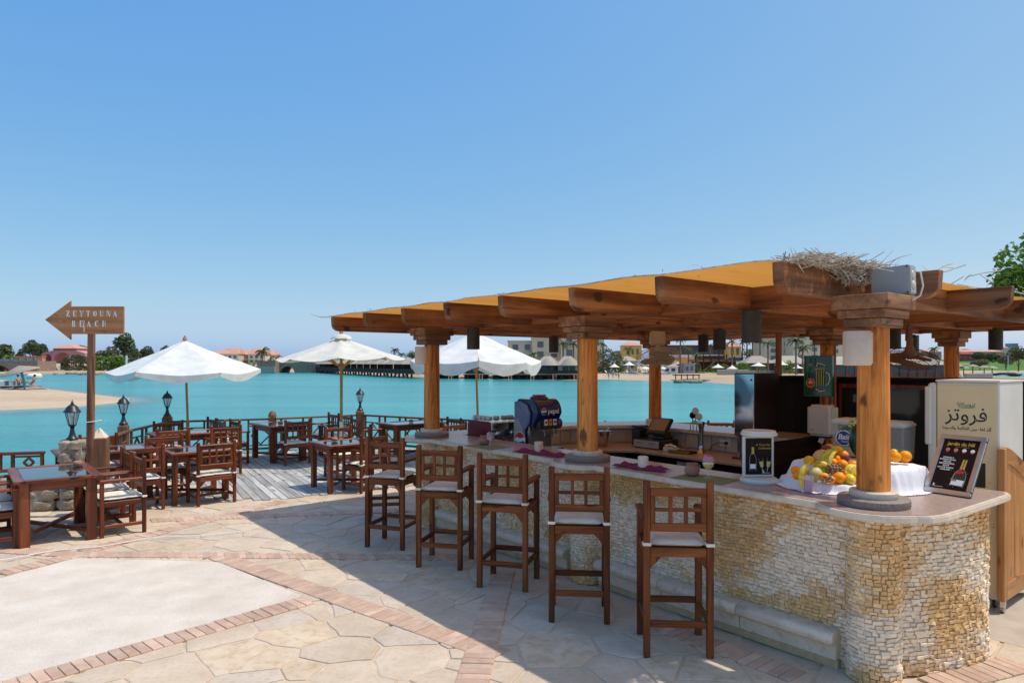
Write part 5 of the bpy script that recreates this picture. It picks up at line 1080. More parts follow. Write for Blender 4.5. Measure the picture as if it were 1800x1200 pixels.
MB().tube([(-.01, -.04, .36), (.0, -.04, .40), (.05, -.04, .39), (.09, -.04, .37)], .005, 6).build('neon_tube', 'logo_white', ns); MB().tube([(.10, -.04, .29), (.14, -.04, .27), (.15, -.04, .21), (.13, -.04, .15), (.10, -.04, .14)], .005, 6).build('neon_tube', 'logo_white', ns); MB().tube([(-.02, -.04, .09), (.03, -.04, .06), (.09, -.04, .075)], .005, 6).build('neon_tube', 'logo_white', ns)
MB().tube([(-.12, -.04, .05), (-.125, -.04, .26), (-.09, -.04, .36), (-.09, -.04, .46), (-.04, -.04, .46), (-.04, -.04, .36)], .004, 6).build('neon_tube', 'logo_green', ns)
def disc(r, y, c, n=20): return MB().add([(c[0] + r * math.cos(2 * math.pi * k / n), y, c[1] + r * math.sin(2 * math.pi * k / n)) for k in range(n)], [tuple(range(n))])
lb = disc(.058, -.0345, (-.09, .16)).build('label_disc', 'gold', ns, fix=False); disc(.046, -.0355, (-.09, .16)).build('label_field', 'logo_red', lb, fix=False); MB().prism([(-.035, -.012), (.035, -.012), (.02, .012), (.0, .03), (-.02, .012)], 0, .001).build('label_crest', 'wax', lb).matrix_local = facing((-.09, -.0375, .165), (1, 0, 0), (0, 0, 1))
disc(.022, -.0345, (-.09, .38), 12).build('neck_label', 'gold', ns, fix=False)
# ---- juice tubs
stt = BT('side_stand', 'dark low stand carrying the juice dispensers', 'stand', .85, 2.12, 0); MB().box((0, 0, .96), (1.25, .5, .04)).build('top', 'dark_wood', stt, bevel=.004)
for sx in (-.58, .58):
    for sy in (-.2, .2): MB().box((sx, sy, .455), (.05, .05, .91)).build('leg', 'dark_wood', stt)
for (u, v, lab, logo) in ((1.06, 2.05, 'clear juice dispenser with round fruit logo left of the near column', True), (.70, 2.05, 'clear juice dispenser with yellow juice right of the near column', False)):
    q = BT('juice_dispenser', lab, 'juice dispenser', u, v, .982, 0, 'clear plastic juice dispensers')
    MB().box((0, 0, .30), (.26, .26, .30), taper=1.06).build('tub', 'plastic_tub', q, bevel=.01); MB().box((0, 0, .195), (.245, .245, .08)).build('juice', 'yellow_drink', q); MB().box((0, 0, .47), (.30, .30, .05), taper=.9).build('lid', 'white_plastic', q, bevel=.014, seg=2)
    MB().box((0, 0, .075), (.24, .22, .15)).build('stand', 'steel', q, bevel=.006); MB().tube([(-.02, -.12, .16), (-.02, -.16, .155), (-.02, -.165, .12)], .012, 8).build('spigot', 'steel', q)
    if logo:
        lg = disc(.075, 0, (0, 0), 24).build('brand_disc', 'logo_white', q, fix=False); lg.location = (-.02, -.142, .32); disc(.066, -.001, (0, -.002), 24).build('blue_disc', 'logo_blue', lg, fix=False)
        lettering('lettering', 'Bait', .068, 'logo_white', lg, facing((0, -.002, .008), (1, 0, 0), (0, 0, 1)), bold=.002, shear=.2); lettering('lettering', 'Foods', .03, 'logo_white', lg, facing((.012, -.002, -.032), (1, 0, 0), (0, 0, 1)), shear=.2)
        MB().add([(-.02, -.002, .07), (.0, -.002, .10), (.05, -.002, .115), (.07, -.002, .09), (.03, -.002, .075)], [(0, 1, 2, 3, 4)]).build('leaf_mark', 'logo_green', lg, fix=False)
# ---- champagne display
ad = thing('poster_stand', 'cream tabletop poster stand with champagne bottle and two flutes', 'poster stand', G(1334, 847, ZT), R(4))
MB().lathe([(0, 0), (.135, 0), (.14, .008), (.14, .02), (.13, .026), (.128, .036), (.0, .04)], 36, cap=False).build('base', 'fridge_white', ad, smooth=True); MB().lathe([(0, .352), (.125, .352), (.132, .36), (.132, .372), (.122, .378), (.122, .39), (.0, .395)], 36, cap=False).build('top_cap', 'fridge_white', ad, smooth=True)
MB().box((.118, .03, .195), (.018, .02, .32)).build('upright', 'fridge_white', ad, bevel=.004); MB().box((-.01, .0, .197), (.232, .03, .305)).build('frame', 'fridge_white', ad, bevel=.006); ps = MB().box((-.01, -.0165, .197), (.2, .003, .272)).build('poster', 'poster_black', ad)
fr = lambda x, z: facing((x - .01, -.0185, z), (1, 0, 0), (0, 0, 1))
def flat(poly, mat, par, mtx, nm): o = MB().add([(p[0], p[1], 0) for p in poly], [tuple(range(len(poly)))]).build(nm, mat, par, fix=False); o.matrix_local = mtx; return o
bot = [(-.026, 0), (.026, 0), (.028, .07), (.024, .10), (.010, .135), (.009, .175), (-.009, .175), (-.010, .135), (-.024, .10), (-.028, .07)]
flat(bot, 'far_grey', ps, fr(-.045, .09), 'bottle_outline'); flat([(p[0] * .88, p[1] * .985 + .001) for p in bot], 'poster_black', ps, facing((-.055, -.0192, .09), (1, 0, 0), (0, 0, 1)), 'bottle_body'); flat([(-.021, .015), (.021, .015), (.021, .05), (-.021, .05)], 'logo_white', ps, facing((-.055, -.0199, .09), (1, 0, 0), (0, 0, 1)), 'bottle_label'); flat([(-.010, .125), (.010, .125), (.009, .178), (-.009, .178)], 'gold', ps, facing((-.055, -.0199, .09), (1, 0, 0), (0, 0, 1)), 'gold_foil')
for (x, a) in ((.03, .16), (.066, -.18)):
    m2 = facing((x - .01, -.0192, .09), (math.cos(a), 0, math.sin(a)), (-math.sin(a), 0, math.cos(a))); flat([(-.012, .032), (.0, .022), (.012, .032), (.016, .068), (-.016, .068)], 'pale_melon', ps, m2, 'wine_fill'); flat([(-.0015, -.005), (.0015, -.005), (.0015, .024), (-.0015, .024)], 'logo_white', ps, m2, 'flute_stem'); flat([(-.016, .069), (.016, .069), (.016, .095), (.0145, .095), (.0145, .071), (-.0145, .071), (-.0145, .095), (-.016, .095)], 'far_grey', ps, m2, 'flute_rim')
lettering('lettering', 'A Toast for', .024, 'gold', ps, fr(.032, .283), shear=.35); lettering('lettering', 'Celebration!', .022, 'gold', ps, fr(.05, .258), shear=.35); lettering('lettering', 'K', .02, 'logo_white', ps, fr(.036, .083), bold=.001); MB().box((.045, -.019, .073), (.06, .0006, .003)).build('small_print', 'logo_white', ps)
# ---- cloth and fruit
hem = [(.86, .24), (.62, .07), (.40, .05), (.22, .135), (.15, .21), (.10, .27), (-.02, .42), (-.095, .62), (-.085, .98), (.5, 1.02), (.86, .78)]
def edge_dist(u, v):
    b = 9
    for i in range(len(hem)):
        a, c = Vector(hem[i]), Vector(hem[(i + 1) % len(hem)]); ab = c - a; t = max(0, min(1, (Vector((u, v)) - a).dot(ab) / ab.length_squared)); b = min(b, (a + ab * t - Vector((u, v))).length)
    return b
ss = lambda a, b, x: (lambda t: t * t * (3 - 2 * t))(max(0, min(1, (x - a) / (b - a))))
def cloth_z(u, v):
    if not inside(hem, u, v): return ZT + .004
    e_ = edge_dist(u, v); p = Vector((u * 9, v * 9, 2)); fold = noise.noise(Vector((u * 13 + v * 5, v * 13 - u * 5, 7))); e2 = e_ + .022 * fold
    z = ZT + .005 + .056 * ss(.045, .085, e2) + .10 * ss(.345, .395, v + .02 * fold) * ss(.06, .105, e2)
    lie = 1 - ss(.03, .07, e_); z += lie * max(0, .020 * noise.noise(p) + .012 * noise.noise(p * 2.6)) * ss(0, .02, e_) + .006 * noise.noise(p * 1.7) * (1 - lie)
    return z
N = 110; vs = []; idx = {}; fs = []
for j in range(N):
    for i in range(N):
        u, v = -.12 + 1.0 * i / (N - 1), .03 + 1.01 * j / (N - 1); vs.append((-u, v, cloth_z(u, v)))
for j in range(N - 1):
    for i in range(N - 1):
        u, v = -.12 + 1.0 * (i + .5) / (N - 1), .03 + 1.01 * (j + .5) / (N - 1)
        if inside(hem, u, v): fs.append((j * N + i, j * N + i + 1, (j + 1) * N + i + 1, (j + 1) * N + i))
cl = MB().add(vs, fs).build('tablecloth', 'sheet', None, W(0, 0), TH, smooth=True); tag(cl, 'crumpled white cloth under the fruit display on the counter', 'cloth')
FY = lambda py: 4.72 + (842 - py) * .0072
def fpos(px, py, dy=0): return P(px, py, FY(py) + dy)
def uvof(p): q = Vector((p.x, p.y, 0)) - C0; return -q.dot(AX), q.dot(AY)
def sphere_fruit(name, px, py, rpx, mat, lab, cat, group=None, sq=(1, 1, .95), tip=False, dy=0):
    p = fpos(px, py, dy); r = rpx * p.y / 1200; o = MB().sphere((0, 0, 0), r, 20, sq)
    o = o.build(name, mat, None, p, rnd(0, 6), smooth=True); o.rotation_euler = (rnd(-.5, .5), rnd(-.5, .5), rnd(0, 6)); tag(o, lab, cat, group)
    MB().lathe([(.0, -.002), (r * .09, 0), (r * .05, .003), (0, .003)], 8, c=(0, 0, r * sq[2] * .995), cap=False).build('stem_scar', 'lime' if not tip else 'twig', o)
    return o
OG = 'oranges in the fruit display'
for (px, py, rp, lab) in ((1399, 827, 8.6, 'orange at the far left of the fruit display, upper of the left pair'), (1401.5, 835, 8.2, 'orange at the far left of the fruit display, lower of the left pair'), (1412, 829, 7.5, 'orange half hidden behind the leaning banana'),
                          (1422, 809, 8.8, 'orange just left of the large yellow melon'), (1457, 788, 8.6, 'orange at the very top of the heap behind the dark apple'), (1472, 791, 8.6, 'orange near the top of the heap right of the upper apple'), (1482, 799.5, 9, 'orange above the lower dark apple'),
                          (1463.5, 813, 8.5, 'orange right below the upper banana bunch'), (1480.5, 817, 10.2, 'large orange above the red grapes'), (1500, 818, 10, 'orange in the second row beside the near column'), (1449, 838, 8, 'orange low in the heap between pale melon and grapes'), (1461, 843, 7, 'small orange in front of the red grapes'),
                          (1475, 839.5, 10.6, 'large orange in the front row left of the lemon'), (1487, 833, 6.5, 'orange peeping out behind the front row'), (1470, 806, 7, 'orange behind the upper banana bunch'), (1591, 802, 10.6, 'orange on the raised cloth right of the near column'), (1574, 803, 9.6, 'orange partly behind the right side of the near column')):
    sphere_fruit('orange', px, py, rp, 'orange', lab, 'fruit', OG, dy=-.05 if px > 1560 else 0)
sphere_fruit('melon', 1445, 805, 16, 'melon', 'large round yellow melon in the middle of the heap', 'fruit', sq=(1, 1, .96)); sphere_fruit('melon', 1433, 832, 12.3, 'pale_melon', 'pale greenish melon in the front left of the heap', 'fruit', sq=(1, 1, .92))
def apple(px, py, lab):
    p = fpos(px, py); r = 8.5 * p.y / 1200; o = MB().lathe([(0, -.82 * r), (.35 * r, -.92 * r), (.8 * r, -.55 * r), (1.0 * r, .1 * r), (.85 * r, .65 * r), (.45 * r, .85 * r), (.12 * r, .68 * r), (0, .6 * r)], 18, cap=False).build('apple', 'apple', None, p, smooth=True); tag(o, lab, 'fruit', 'dark red apples'); MB().tube([(0, 0, .6 * r), (.1 * r, 0, 1.05 * r)], .002, 5).build('stalk', 'twig', o)
apple(1454, 789, 'dark red apple at the top of the heap'); apple(1486, 806.5, 'dark red apple right of the upper bananas')
def banana(p, L, a, pitch, lab, bunch=3, roll=0):
    t = thing('banana_bunch' if bunch > 1 else 'banana', lab, 'fruit', p, a)
    for k in range(bunch):
        pts = []; rs = []
        for i in range(9):
            f = i / 8; pts.append((L * (f - .5), (k - (bunch - 1) / 2) * .026 * (1 - .5 * f), .22 * L * math.sin(math.pi * f) + .004 * k)); rs.append(.004 + .0145 * math.sin(math.pi * min(1, f * .92 + .06)) ** .6)
        MB().tube(pts, rs, 8).build('finger', 'banana', t, smooth=True)
    MB().tube([(L * .47, 0, .02), (L * .56, 0, .03)], .009, 6).build('stalk', 'lime', t); t.rotation_euler = (roll, pitch, a); return t
banana(fpos(1459, 806, -.05), .17, R(40), R(-35), 'banana bunch resting on the large yellow melon'); banana(fpos(1444, 821, -.03), .11, R(-20), R(10), 'small banana bunch between the two melons', 2); banana(fpos(1500, 829, -.02), .13, R(30), R(-20), 'banana bunch at the left side of the near column', 3); banana(fpos(1417, 834, -.10), .19, R(20), R(-68), 'single banana standing against the pink drink', 1)
sphere_fruit('lime', 1448, 826.5, 6, 'lime', 'green lime beside the pale melon', 'fruit', sq=(1, 1, 1.1)); sphere_fruit('lemon', 1494, 842, 10, 'lemon', 'bright sunlit lemon in the front row by the near column', 'fruit', sq=(1.15, .92, .92)); sphere_fruit('lemon', 1509, 838, 9, 'lemon', 'lemon in the front row partly behind the near column', 'fruit', sq=(1.15, .92, .92)); sphere_fruit('lemon', 1571, 795, 7, 'lemon', 'lemon on the raised cloth right of the near column', 'fruit', sq=(1.2, .9, .9), dy=-.05); sphere_fruit('lemon', 1468, 795, 6, 'lemon', 'lemon just above the upper banana bunch', 'fruit', sq=(1.2, .9, .9))
def grapes(px, py, w, h, mat, lab, n=46, dy=0, Y=None):
    p = fpos(px, py, dy) if Y is None else P(px, py, Y); mb = MB()
    for k in range(n): c = Vector((rnd(-1, 1) * w, rnd(-.6, .6) * w, rnd(-1, 1) * h)); mb.sphere(c, .0105 * rnd(.85, 1.1), 8)
    o = mb.build('grapes', mat, None, p, smooth=True, fix=False); tag(o, lab, 'fruit')
grapes(1466, 826, .055, .035, 'grape', 'dark red grape bunch in the front of the heap', 60, -.04); grapes(1455, 842, .03, .016, 'grape', 'small dark grape sprig low on the white cloth', 18, -.03)
wm = P(1521, 773, 5.25); o = MB().sphere((0, 0, 0), .115, 24, (1, 1, 1.35)).build('watermelon', 'watermelon', None, wm, smooth=True); tag(o, 'dark green watermelon standing behind the near column', 'fruit'); MB().tube([(0, 0, .16), (.01, 0, .185)], .005, 6).build('stalk', 'twig', o)
grapes(1505, 742, .045, .03, 'green_grape', 'green grapes draped over the watermelon', 36, Y=5.2)
gq = G(1421, 866, ZT); pg = thing('drink_glass', 'small tumbler of pink drink standing in front of the fruit', 'drink', (gq.x, gq.y, ZT + .001)); MB().lathe([(0, .0), (.03, .0), (.033, .01), (.036, .12), (.034, .12), (.03, .012), (0, .01)], 22, cap=False).build('glass', 'clear_glass', pg, smooth=True); MB().lathe([(0, .0105), (.0292, .0115), (.0325, .088), (0, .088)], 22, cap=False).build('drink', 'pink_drink', pg, smooth=True)
# ---- menu board
x_ = Vector((.159, -.26, 0)).normalized(); y_ = (Vector((.853, .522, 0)) * .249 + Vector((0, 0, .388))).normalized(); org = Vector((2.9515, 4.643, ZT + .006)) 
mbd = thing('menu_board', 'silver framed black wine board leaning at the sunny end of the counter', 'sign', org); mbd.matrix_world = facing(org, x_, y_)
BW, BH = .30, .455
MB().box((0, BH / 2, -.012), (BW, BH, .012)).build('backing', 'black_plastic', mbd)
for (c, s) in (((0, .017, 0), (BW, .034, .022)), ((0, BH - .017, 0), (BW, .034, .022)), ((-BW / 2 + .017, BH / 2, 0), (.034, BH - .068, .022)), ((BW / 2 - .017, BH / 2, 0), (.034, BH - .068, .022))): MB().box(c, s).build('frame_bar', 'silver_frame', mbd, bevel=.006, seg=2)
pst_ = MB().box((0, BH / 2, .0), (BW - .066, BH - .066, .004)).build('poster', 'poster_black', mbd)
T_ = lambda x, y, z=.0028: Matrix.Translation((x, y, z))
lettering('lettering', 'Jardin du Nil', .034, 'gold', pst_, T_(.0, .385), bold=.0012, ext=.0003); lettering('lettering', "Grand vin d'Egypte", .012, 'terracotta', pst_, T_(.012, .364), ext=.0003)
for k, mm in enumerate(('terracotta', 'silver_frame', 'logo_white', 'logo_white')):
    md = flat([(.014 * math.cos(a), .014 * math.sin(a)) for a in [q * math.pi / 8 for q in range(16)]], mm, pst_, T_(-.075 + k * .053, .338), 'medal'); flat([(-.008, -.022), (.008, -.022), (.008, -.010), (-.008, -.010)], 'logo_red', md, T_(0, 0, .0006), 'ribbon')
for k, s in enumerate(('STRIKING 4', 'INTERNATIONAL', 'MEDALS', 'REPOSITIONING', 'EGYPT', 'ON THE WORLD', 'WINE MAP')): lettering('lettering', s, .0135, 'logo_white', pst_, T_(-.055, .275 - k * .0155), bold=.0004, ext=.0003)
bt2 = [(-.042, 0), (.042, 0), (.044, .05), (.038, .095), (.014, .135), (.012, .20), (-.012, .20), (-.014, .135), (-.038, .095), (-.044, .05)]
sh = Matrix.Translation((.045, .065, .0026)) @ Matrix.Rotation(-.06, 4, 'Z'); flat(bt2, 'far_grey', pst_, sh, 'bottle_outline'); flat([(p[0] * .9 + .001, p[1] * .99) for p in bt2], 'ink', pst_, sh @ T_(0, 0, .0006), 'bottle_body'); flat([(-.038, .008), (.036, .008), (.038, .05), (-.038, .05)], 'logo_white', pst_, sh @ T_(0, 0, .0012), 'bottle_label'); flat([(-.038, .036), (-.01, .036), (-.01, .05), (-.038, .05)], 'terracotta', pst_, sh @ T_(0, 0, .0016), 'label_corner')
for x in (-.010, .007): flat([(x - .006, .13), (x + .008, .13), (x + .006, .205), (x - .004, .205)], 'gold', pst_, sh @ T_(0, 0, .0014), 'gold_foil')
flat([(-.04, .105), (-.012, .112), (-.01, .13), (.004, .118), (.034, .12), (.012, .106), (.02, .094), (-.004, .1), (-.02, .09)], 'logo_red', pst_, sh @ T_(0, 0, .0018), 'red_splash')
cf = MB()
for k in range(46): x, y, s = rnd(-.02, .105), rnd(.05, .20), rnd(.0007, .0016); cf.add([(x - s, y - s, .0045), (x + s, y - s, .0045), (x + s, y + s, .0045), (x - s, y + s, .0045)], [(0, 1, 2, 3)])
co_ = cf.build('confetti', 'gold', pst_, fix=False); co_['kind'] = 'stuff'
lettering('lettering', 'K', .02, 'logo_white', pst_, T_(-.095, .062), bold=.001, ext=.0003); MB().box((-.07, .05, .003), (.07, .002, .0006)).build('small_print', 'logo_white', pst_); MB().bar((0, .30, -.018), (0, .02, -.11), .04, .008).build('easel_leg', 'black_plastic', mbd)
# ---- cream fridge
fg = BT('drinks_fridge', 'tall cream and white drinks fridge with black Arabic lettering', 'fridge', .105, 2.32, 0)
MB().box((0, 0, .96), (.455, .62, 1.76)).build('cabinet', 'fridge_white', fg, bevel=.008); MB().box((-.005, -.3125, .965), (.43, .008, 1.70)).build('side_graphic', 'fridge_cream', fg)
dr = MB().box((-.262, -.01, 1.02), (.062, .63, 1.62)).build('door', 'fridge_white', fg, bevel=.012, seg=2); MB().box((-.285, -.335, 1.55), (.05, .03, .5)).build('handle', 'fridge_white', dr, bevel=.01)
MB().box((0, 0, 1.85), (.47, .64, .02)).build('top_trim', 'fridge_white', fg, bevel=.004)
for sx in (-.18, .18):
    for sy in (-.25, .25): MB().lathe([(.035, -.012), (.035, .012)], 14).build('caster', 'iron', fg).matrix_local = facing((sx, sy, .04), (0, 1, 0), (0, 0, 1))
rv = lambda *h: ''.join(chr(c) for c in h)[::-1]
fw = lambda x, z: facing((x - .005, -.3172, z), (1, 0, 0), (0, 0, 1))
def arabic(nm, txt, size, z, mat, bold=0): lettering(nm, txt, size, mat, fg, fw(.0, z), bold=bold, ext=.0003)
arabic('lettering', rv(0xFE97, 0xFEAE, 0xFEED, 0xFE91, 0xFEF4, 0xFEDC, 0xFE8E, 0xFEE7, 0xFE8E), .042, 1.655, 'logo_green', .0005)
arabic('lettering', rv(0xFED3, 0xFEAE, 0xFEED, 0xFE97, 0xFEB0), .155, 1.565, 'ink', .001)
arabic('lettering', rv(0xFE83, 0xFEDF, 0xFEAC, 32, 0xFEDF, 0xFED8, 0xFE8E, 0xFE80, 32, 0xFE91, 0xFEF4, 0xFEE6, 32, 0xFE8D, 0xFEDF, 0xFED4, 0xFE8E, 0xFEDB, 0xFEEC, 0xFE94, 32, 0xFEED, 0xFE8D, 0xFEDF, 0xFEBC, 0xFEEE, 0xFEA9, 0xFE8D), .033, 1.455, 'ink', .0005)
MB().tube([(-.06, -.317, 1.632), (0, -.317, 1.627), (.06, -.317, 1.634)], .0025, 5).build('underline', 'logo_green', fg)
gl = MB()
for k in range(60): x, z, s = rnd(-.02, .2), rnd(.65, 1.05), rnd(.003, .009); gl.add([(x - s, -.3175, z), (x, -.3175, z - s), (x + s, -.3175, z + s * .4), (x - s * .2, -.3175, z + s)], [(0, 1, 2, 3)])
go_ = gl.build('leaf_print', 'gold', fg, fix=False); go_['kind'] = 'stuff'; MB().box((.09, -.3175, 1.08), (.085, .001, .2)).build('bottle_print', 'ink', fg); MB().sphere((.115, -.3165, 1.03), .028, 12, (1, .05, 1.3)).build('lemon_print', 'lemon', fg, smooth=True)
# ---- pine gate on casters
gt = BT('pine_gate', 'varnished pine gate panel with curved top on casters at the right edge', 'gate', -.155, 1.93, 0)
def gtop(v): return 1.33 - .20 * ss(.0, .75, v) - .06 * math.sin(min(1, v / .35) * math.pi) * 0
MB().box((0, .035, .71), (.05, .07, 1.22)).build('stile', 'pine_wood', gt, bevel=.006); MB().box((0, .755, .60), (.05, .07, 1.0)).build('stile', 'pine_wood', gt, bevel=.006)
n = 10; prf = [(.07 + .65 * k / n, gtop(.07 + .65 * k / n)) for k in range(n + 1)]; pl = prf + [(p[0], p[1] - .13) for p in reversed(prf)]
MB().add([(-.023, p[0], p[1]) for p in pl] + [(.023, p[0], p[1]) for p in pl], [tuple(range(len(pl))), tuple(range(2 * len(pl) - 1, len(pl) - 1, -1))] + [(i, (i + 1) % len(pl), (i + 1) % len(pl) + len(pl), i + len(pl)) for i in range(len(pl))]).build('top_rail', 'pine_wood', gt, bevel=.004)
MB().box((0, .395, .17), (.046, .65, .14)).build('bottom_rail', 'pine_wood', gt, bevel=.004); pp = [(.07, .24), (.72, .24)] + [(p[0], p[1] - .12) for p in reversed(prf)]; m_ = len(pp)
MB().add([(-.011, p[0], p[1]) for p in pp] + [(.011, p[0], p[1]) for p in pp], [tuple(range(m_)), tuple(range(2 * m_ - 1, m_ - 1, -1))] + [(i, (i + 1) % m_, (i + 1) % m_ + m_, i + m_) for i in range(m_)]).build('panel', 'pine_wood', gt)
for yy in (.05, .72): MB().lathe([(.03, -.011), (.03, .011)], 14).build('caster', 'steel', gt).matrix_local = facing((0, yy, .032), (0, 1, 0), (0, 0, 1)); MB().box((0, yy, .075), (.03, .05, .05)).build('caster_fork', 'steel', gt)
# ================================================================== FAR SHORE: trees, houses, bridges, huts
random.seed(77)
ORD2 = ORD + ['nineteenth', 'twentieth', 'twenty-first', 'twenty-second', 'twenty-third']
def leaves(mb, c, r, n, size, sq=(1, 1, 1), holes=.0, seed=0):
    for _ in range(n):
        while True:
            d_ = Vector((rnd(-1, 1), rnd(-1, 1), rnd(-1, 1)))
            if .2 < d_.length < 1: break
        d_ = d_.normalized() * (d_.length ** .4); q = Vector((d_.x * r * sq[0], d_.y * r * sq[1], d_.z * r * sq[2])); nn = noise.noise(q / r * 2.2 + Vector((seed, 0, 0)))
        if nn < holes - .35: continue
        q *= 1 + .28 * nn; q += Vector(c); a = Vector((rnd(-1, 1), rnd(-1, 1), rnd(-.5, .5))).normalized() * size * rnd(.6, 1.3); b = a.cross(Vector((rnd(-1, 1), rnd(-1, 1), rnd(-1, 1)))).normalized() * size * rnd(.35, .7)
        f = max(0, min(1, .5 + .5 * nn + rnd(-.35, .35))); mb.cc = (f, f, f); mb.add([q - a, q + b, q + a, q - b], [(0, 1, 2, 3)])
def tree(label, base, h, w, mat='leaf_dark', n=1500, lobes=5, name='tree', group='trees on the far shore', trunk=.35, leaf=None):
    t = thing(name, label, 'tree', base, 0, group); sd = rnd(0, 99); mb = MB(); k = 0; tr = MB(); tr.tube([(0, 0, 0), (w * .03, 0, h * trunk), (0, 0, h * .7)], [h * .035, h * .026, h * .01], 7)
    for k in range(lobes):
        a = 2 * math.pi * k / lobes + rnd(0, 1); rr = w * .5 * rnd(.42, .62); c = Vector(((w * .5 - rr) * math.cos(a) * 1.1, (w * .5 - rr) * math.sin(a), h * trunk + (h * (1 - trunk)) * (.38 + .32 * rnd(0, 1)))); 
        if k == 0: c = Vector((0, 0, h - rr * .8))
        leaves(mb, c, rr, int(n / lobes), leaf or w * .06, (1, 1, min(1.1, h * (1 - trunk) / w * 1.1)), 0, sd + k); tr.tube([(0, 0, h * trunk * .8), c * .6 + Vector((0, 0, h * trunk * .35)), c], [h * .015, h * .01, h * .004], 5)
    tr.build('trunk', 'trunk', t, fix=False); mb.build('crown', mat, t, fix=False, attr=True); return t
def bush(label, base, w, h, mat='leaf_bright', n=260, name='bush', leaf=None):
    t = thing(name, label, 'bush', base, 0, 'bushes on the far shore'); mb = MB(); sd = rnd(0, 99); m = max(1, int(w / h * 1.2))
    for k in range(m): leaves(mb, ((k - (m - 1) / 2) * w / m, 0, h * .45), h * .55, int(n / m), leaf or h * .085, (max(1, w / m / h * 1.1), .8, 1), 0, sd + k)
    mb.build('foliage', mat, t, fix=False, attr=True); MB().tube([(0, 0, 0), (0, 0, h * .5)], h * .04, 5).build('stem', 'trunk', t); return t
def palm(label, base, h, crown=1.9, n=16, lean=0, mat='leaf_palm', skirt=False):
    t = thing('palm_tree', label, 'palm tree', base, 0, 'palm trees on the far shore'); top = Vector((lean, 0, h))
    MB().tube([(0, 0, 0), (lean * .3, 0, h * .5), top], [.2, .16, .14], 8).build('trunk', 'trunk', t, smooth=True); mb = MB()
    for k in range(n):
        a = 2 * math.pi * k / n + rnd(-.2, .2); el = rnd(-.25, 1.1); L = crown * rnd(.8, 1.15); prev = top.copy(); d_ = Vector((math.cos(a) * math.cos(el), math.sin(a) * math.cos(el), math.sin(el))); pts = [prev]
        for i in range(6): prev = prev + d_ * L / 6; d_ = (d_ + Vector((0, 0, -.28))).normalized(); pts.append(prev.copy())
        for i in range(6):
            s = (pts[i + 1] - pts[i]); sx = s.cross(Vector((0, 0, 1))).normalized() * crown * .15 * (1 - .12 * i); f = rnd(.1, .9); mb.cc = (f, f, f)
            for sg_ in (-1, 1):
                dr = Vector((0, 0, -.10 * crown)); mb.add([pts[i], pts[i + 1], pts[i + 1] + sx * sg_ + dr + s * .5, pts[i] + sx * sg_ * .8 + dr + s * .4], [(0, 1, 2, 3)])
    mb.build('crown', mat, t, fix=False, attr=True); return t
def rect_windows(parent, x0, x1, z0, z1, nx, nz, y, fx=.5, fz=.55, mat='pane', frame=None, name='window'):
    for i in range(nx):
        for k in range(nz):
            w, h = (x1 - x0) / nx, (z1 - z0) / nz; c = (x0 + w * (i + .5), y, z0 + h * (k + .5)); o = MB().box(c, (w * fx, .10, h * fz)).build(name, mat, parent)
            if frame: MB().box((c[0], y - .03, c[2] - h * fz / 2 - .06), (w * fx * 1.2, .2, .1)).build('sill', frame, o)
def block(name, label, cat, px0, px1, pyt, pyb, Y, depth, wall, roof=None, roofmat='roof_tile', rh=1.5, group=None, eave=.3, z0=None):
    a, b = P(px0, pyb, Y), P(px1, pyt, Y); zb = (a.z if z0 is None else z0); w = b.x - a.x; h = b.z - zb; t = thing(name, label, cat, ((a.x + b.x) / 2, Y, zb), 0, group)
    MB().box((0, depth / 2, h / 2), (w, depth, h)).build('wall', wall, t)
    if roof == 'hip':
        e = eave; r = min(w, depth) * .45; mb = MB(); x, d0, d1 = w / 2 + e, -e, depth + e; rx = max(0, x - r); mb.add([(-x, d0, h), (x, d0, h), (x, d1, h), (-x, d1, h), (-rx, depth / 2, h + rh), (rx, depth / 2, h + rh)], [(0, 1, 5, 4), (1, 2, 5), (2, 3, 4, 5), (3, 0, 4), (3, 2, 1, 0)]); mb.build('roof', roofmat, t)
    elif roof == 'gable':      # ridge runs towards the viewer's left-right
        e = eave; x = w / 2 + e; mb = MB(); mb.add([(-x, -e, h), (x, -e, h), (x, depth + e, h), (-x, depth + e, h), (-x * .8, depth / 2, h + rh), (x * .8, depth / 2, h + rh)], [(0, 1, 5, 4), (2, 3, 4, 5), (1, 2, 5), (3, 0, 4), (3, 2, 1, 0)]); mb.build('roof', roofmat, t)
    elif roof == 'flat': MB().box((0, depth / 2, h + .12), (w + .3, depth + .3, .24)).build('roof', wall, t)
    elif roof == 'cone': MB().lathe([(w * .72, -.1), (w * .4, rh * .55), (.05, rh)], 16, c=(0, depth / 2, h)).build('roof', roofmat, t)
    return t, w, h

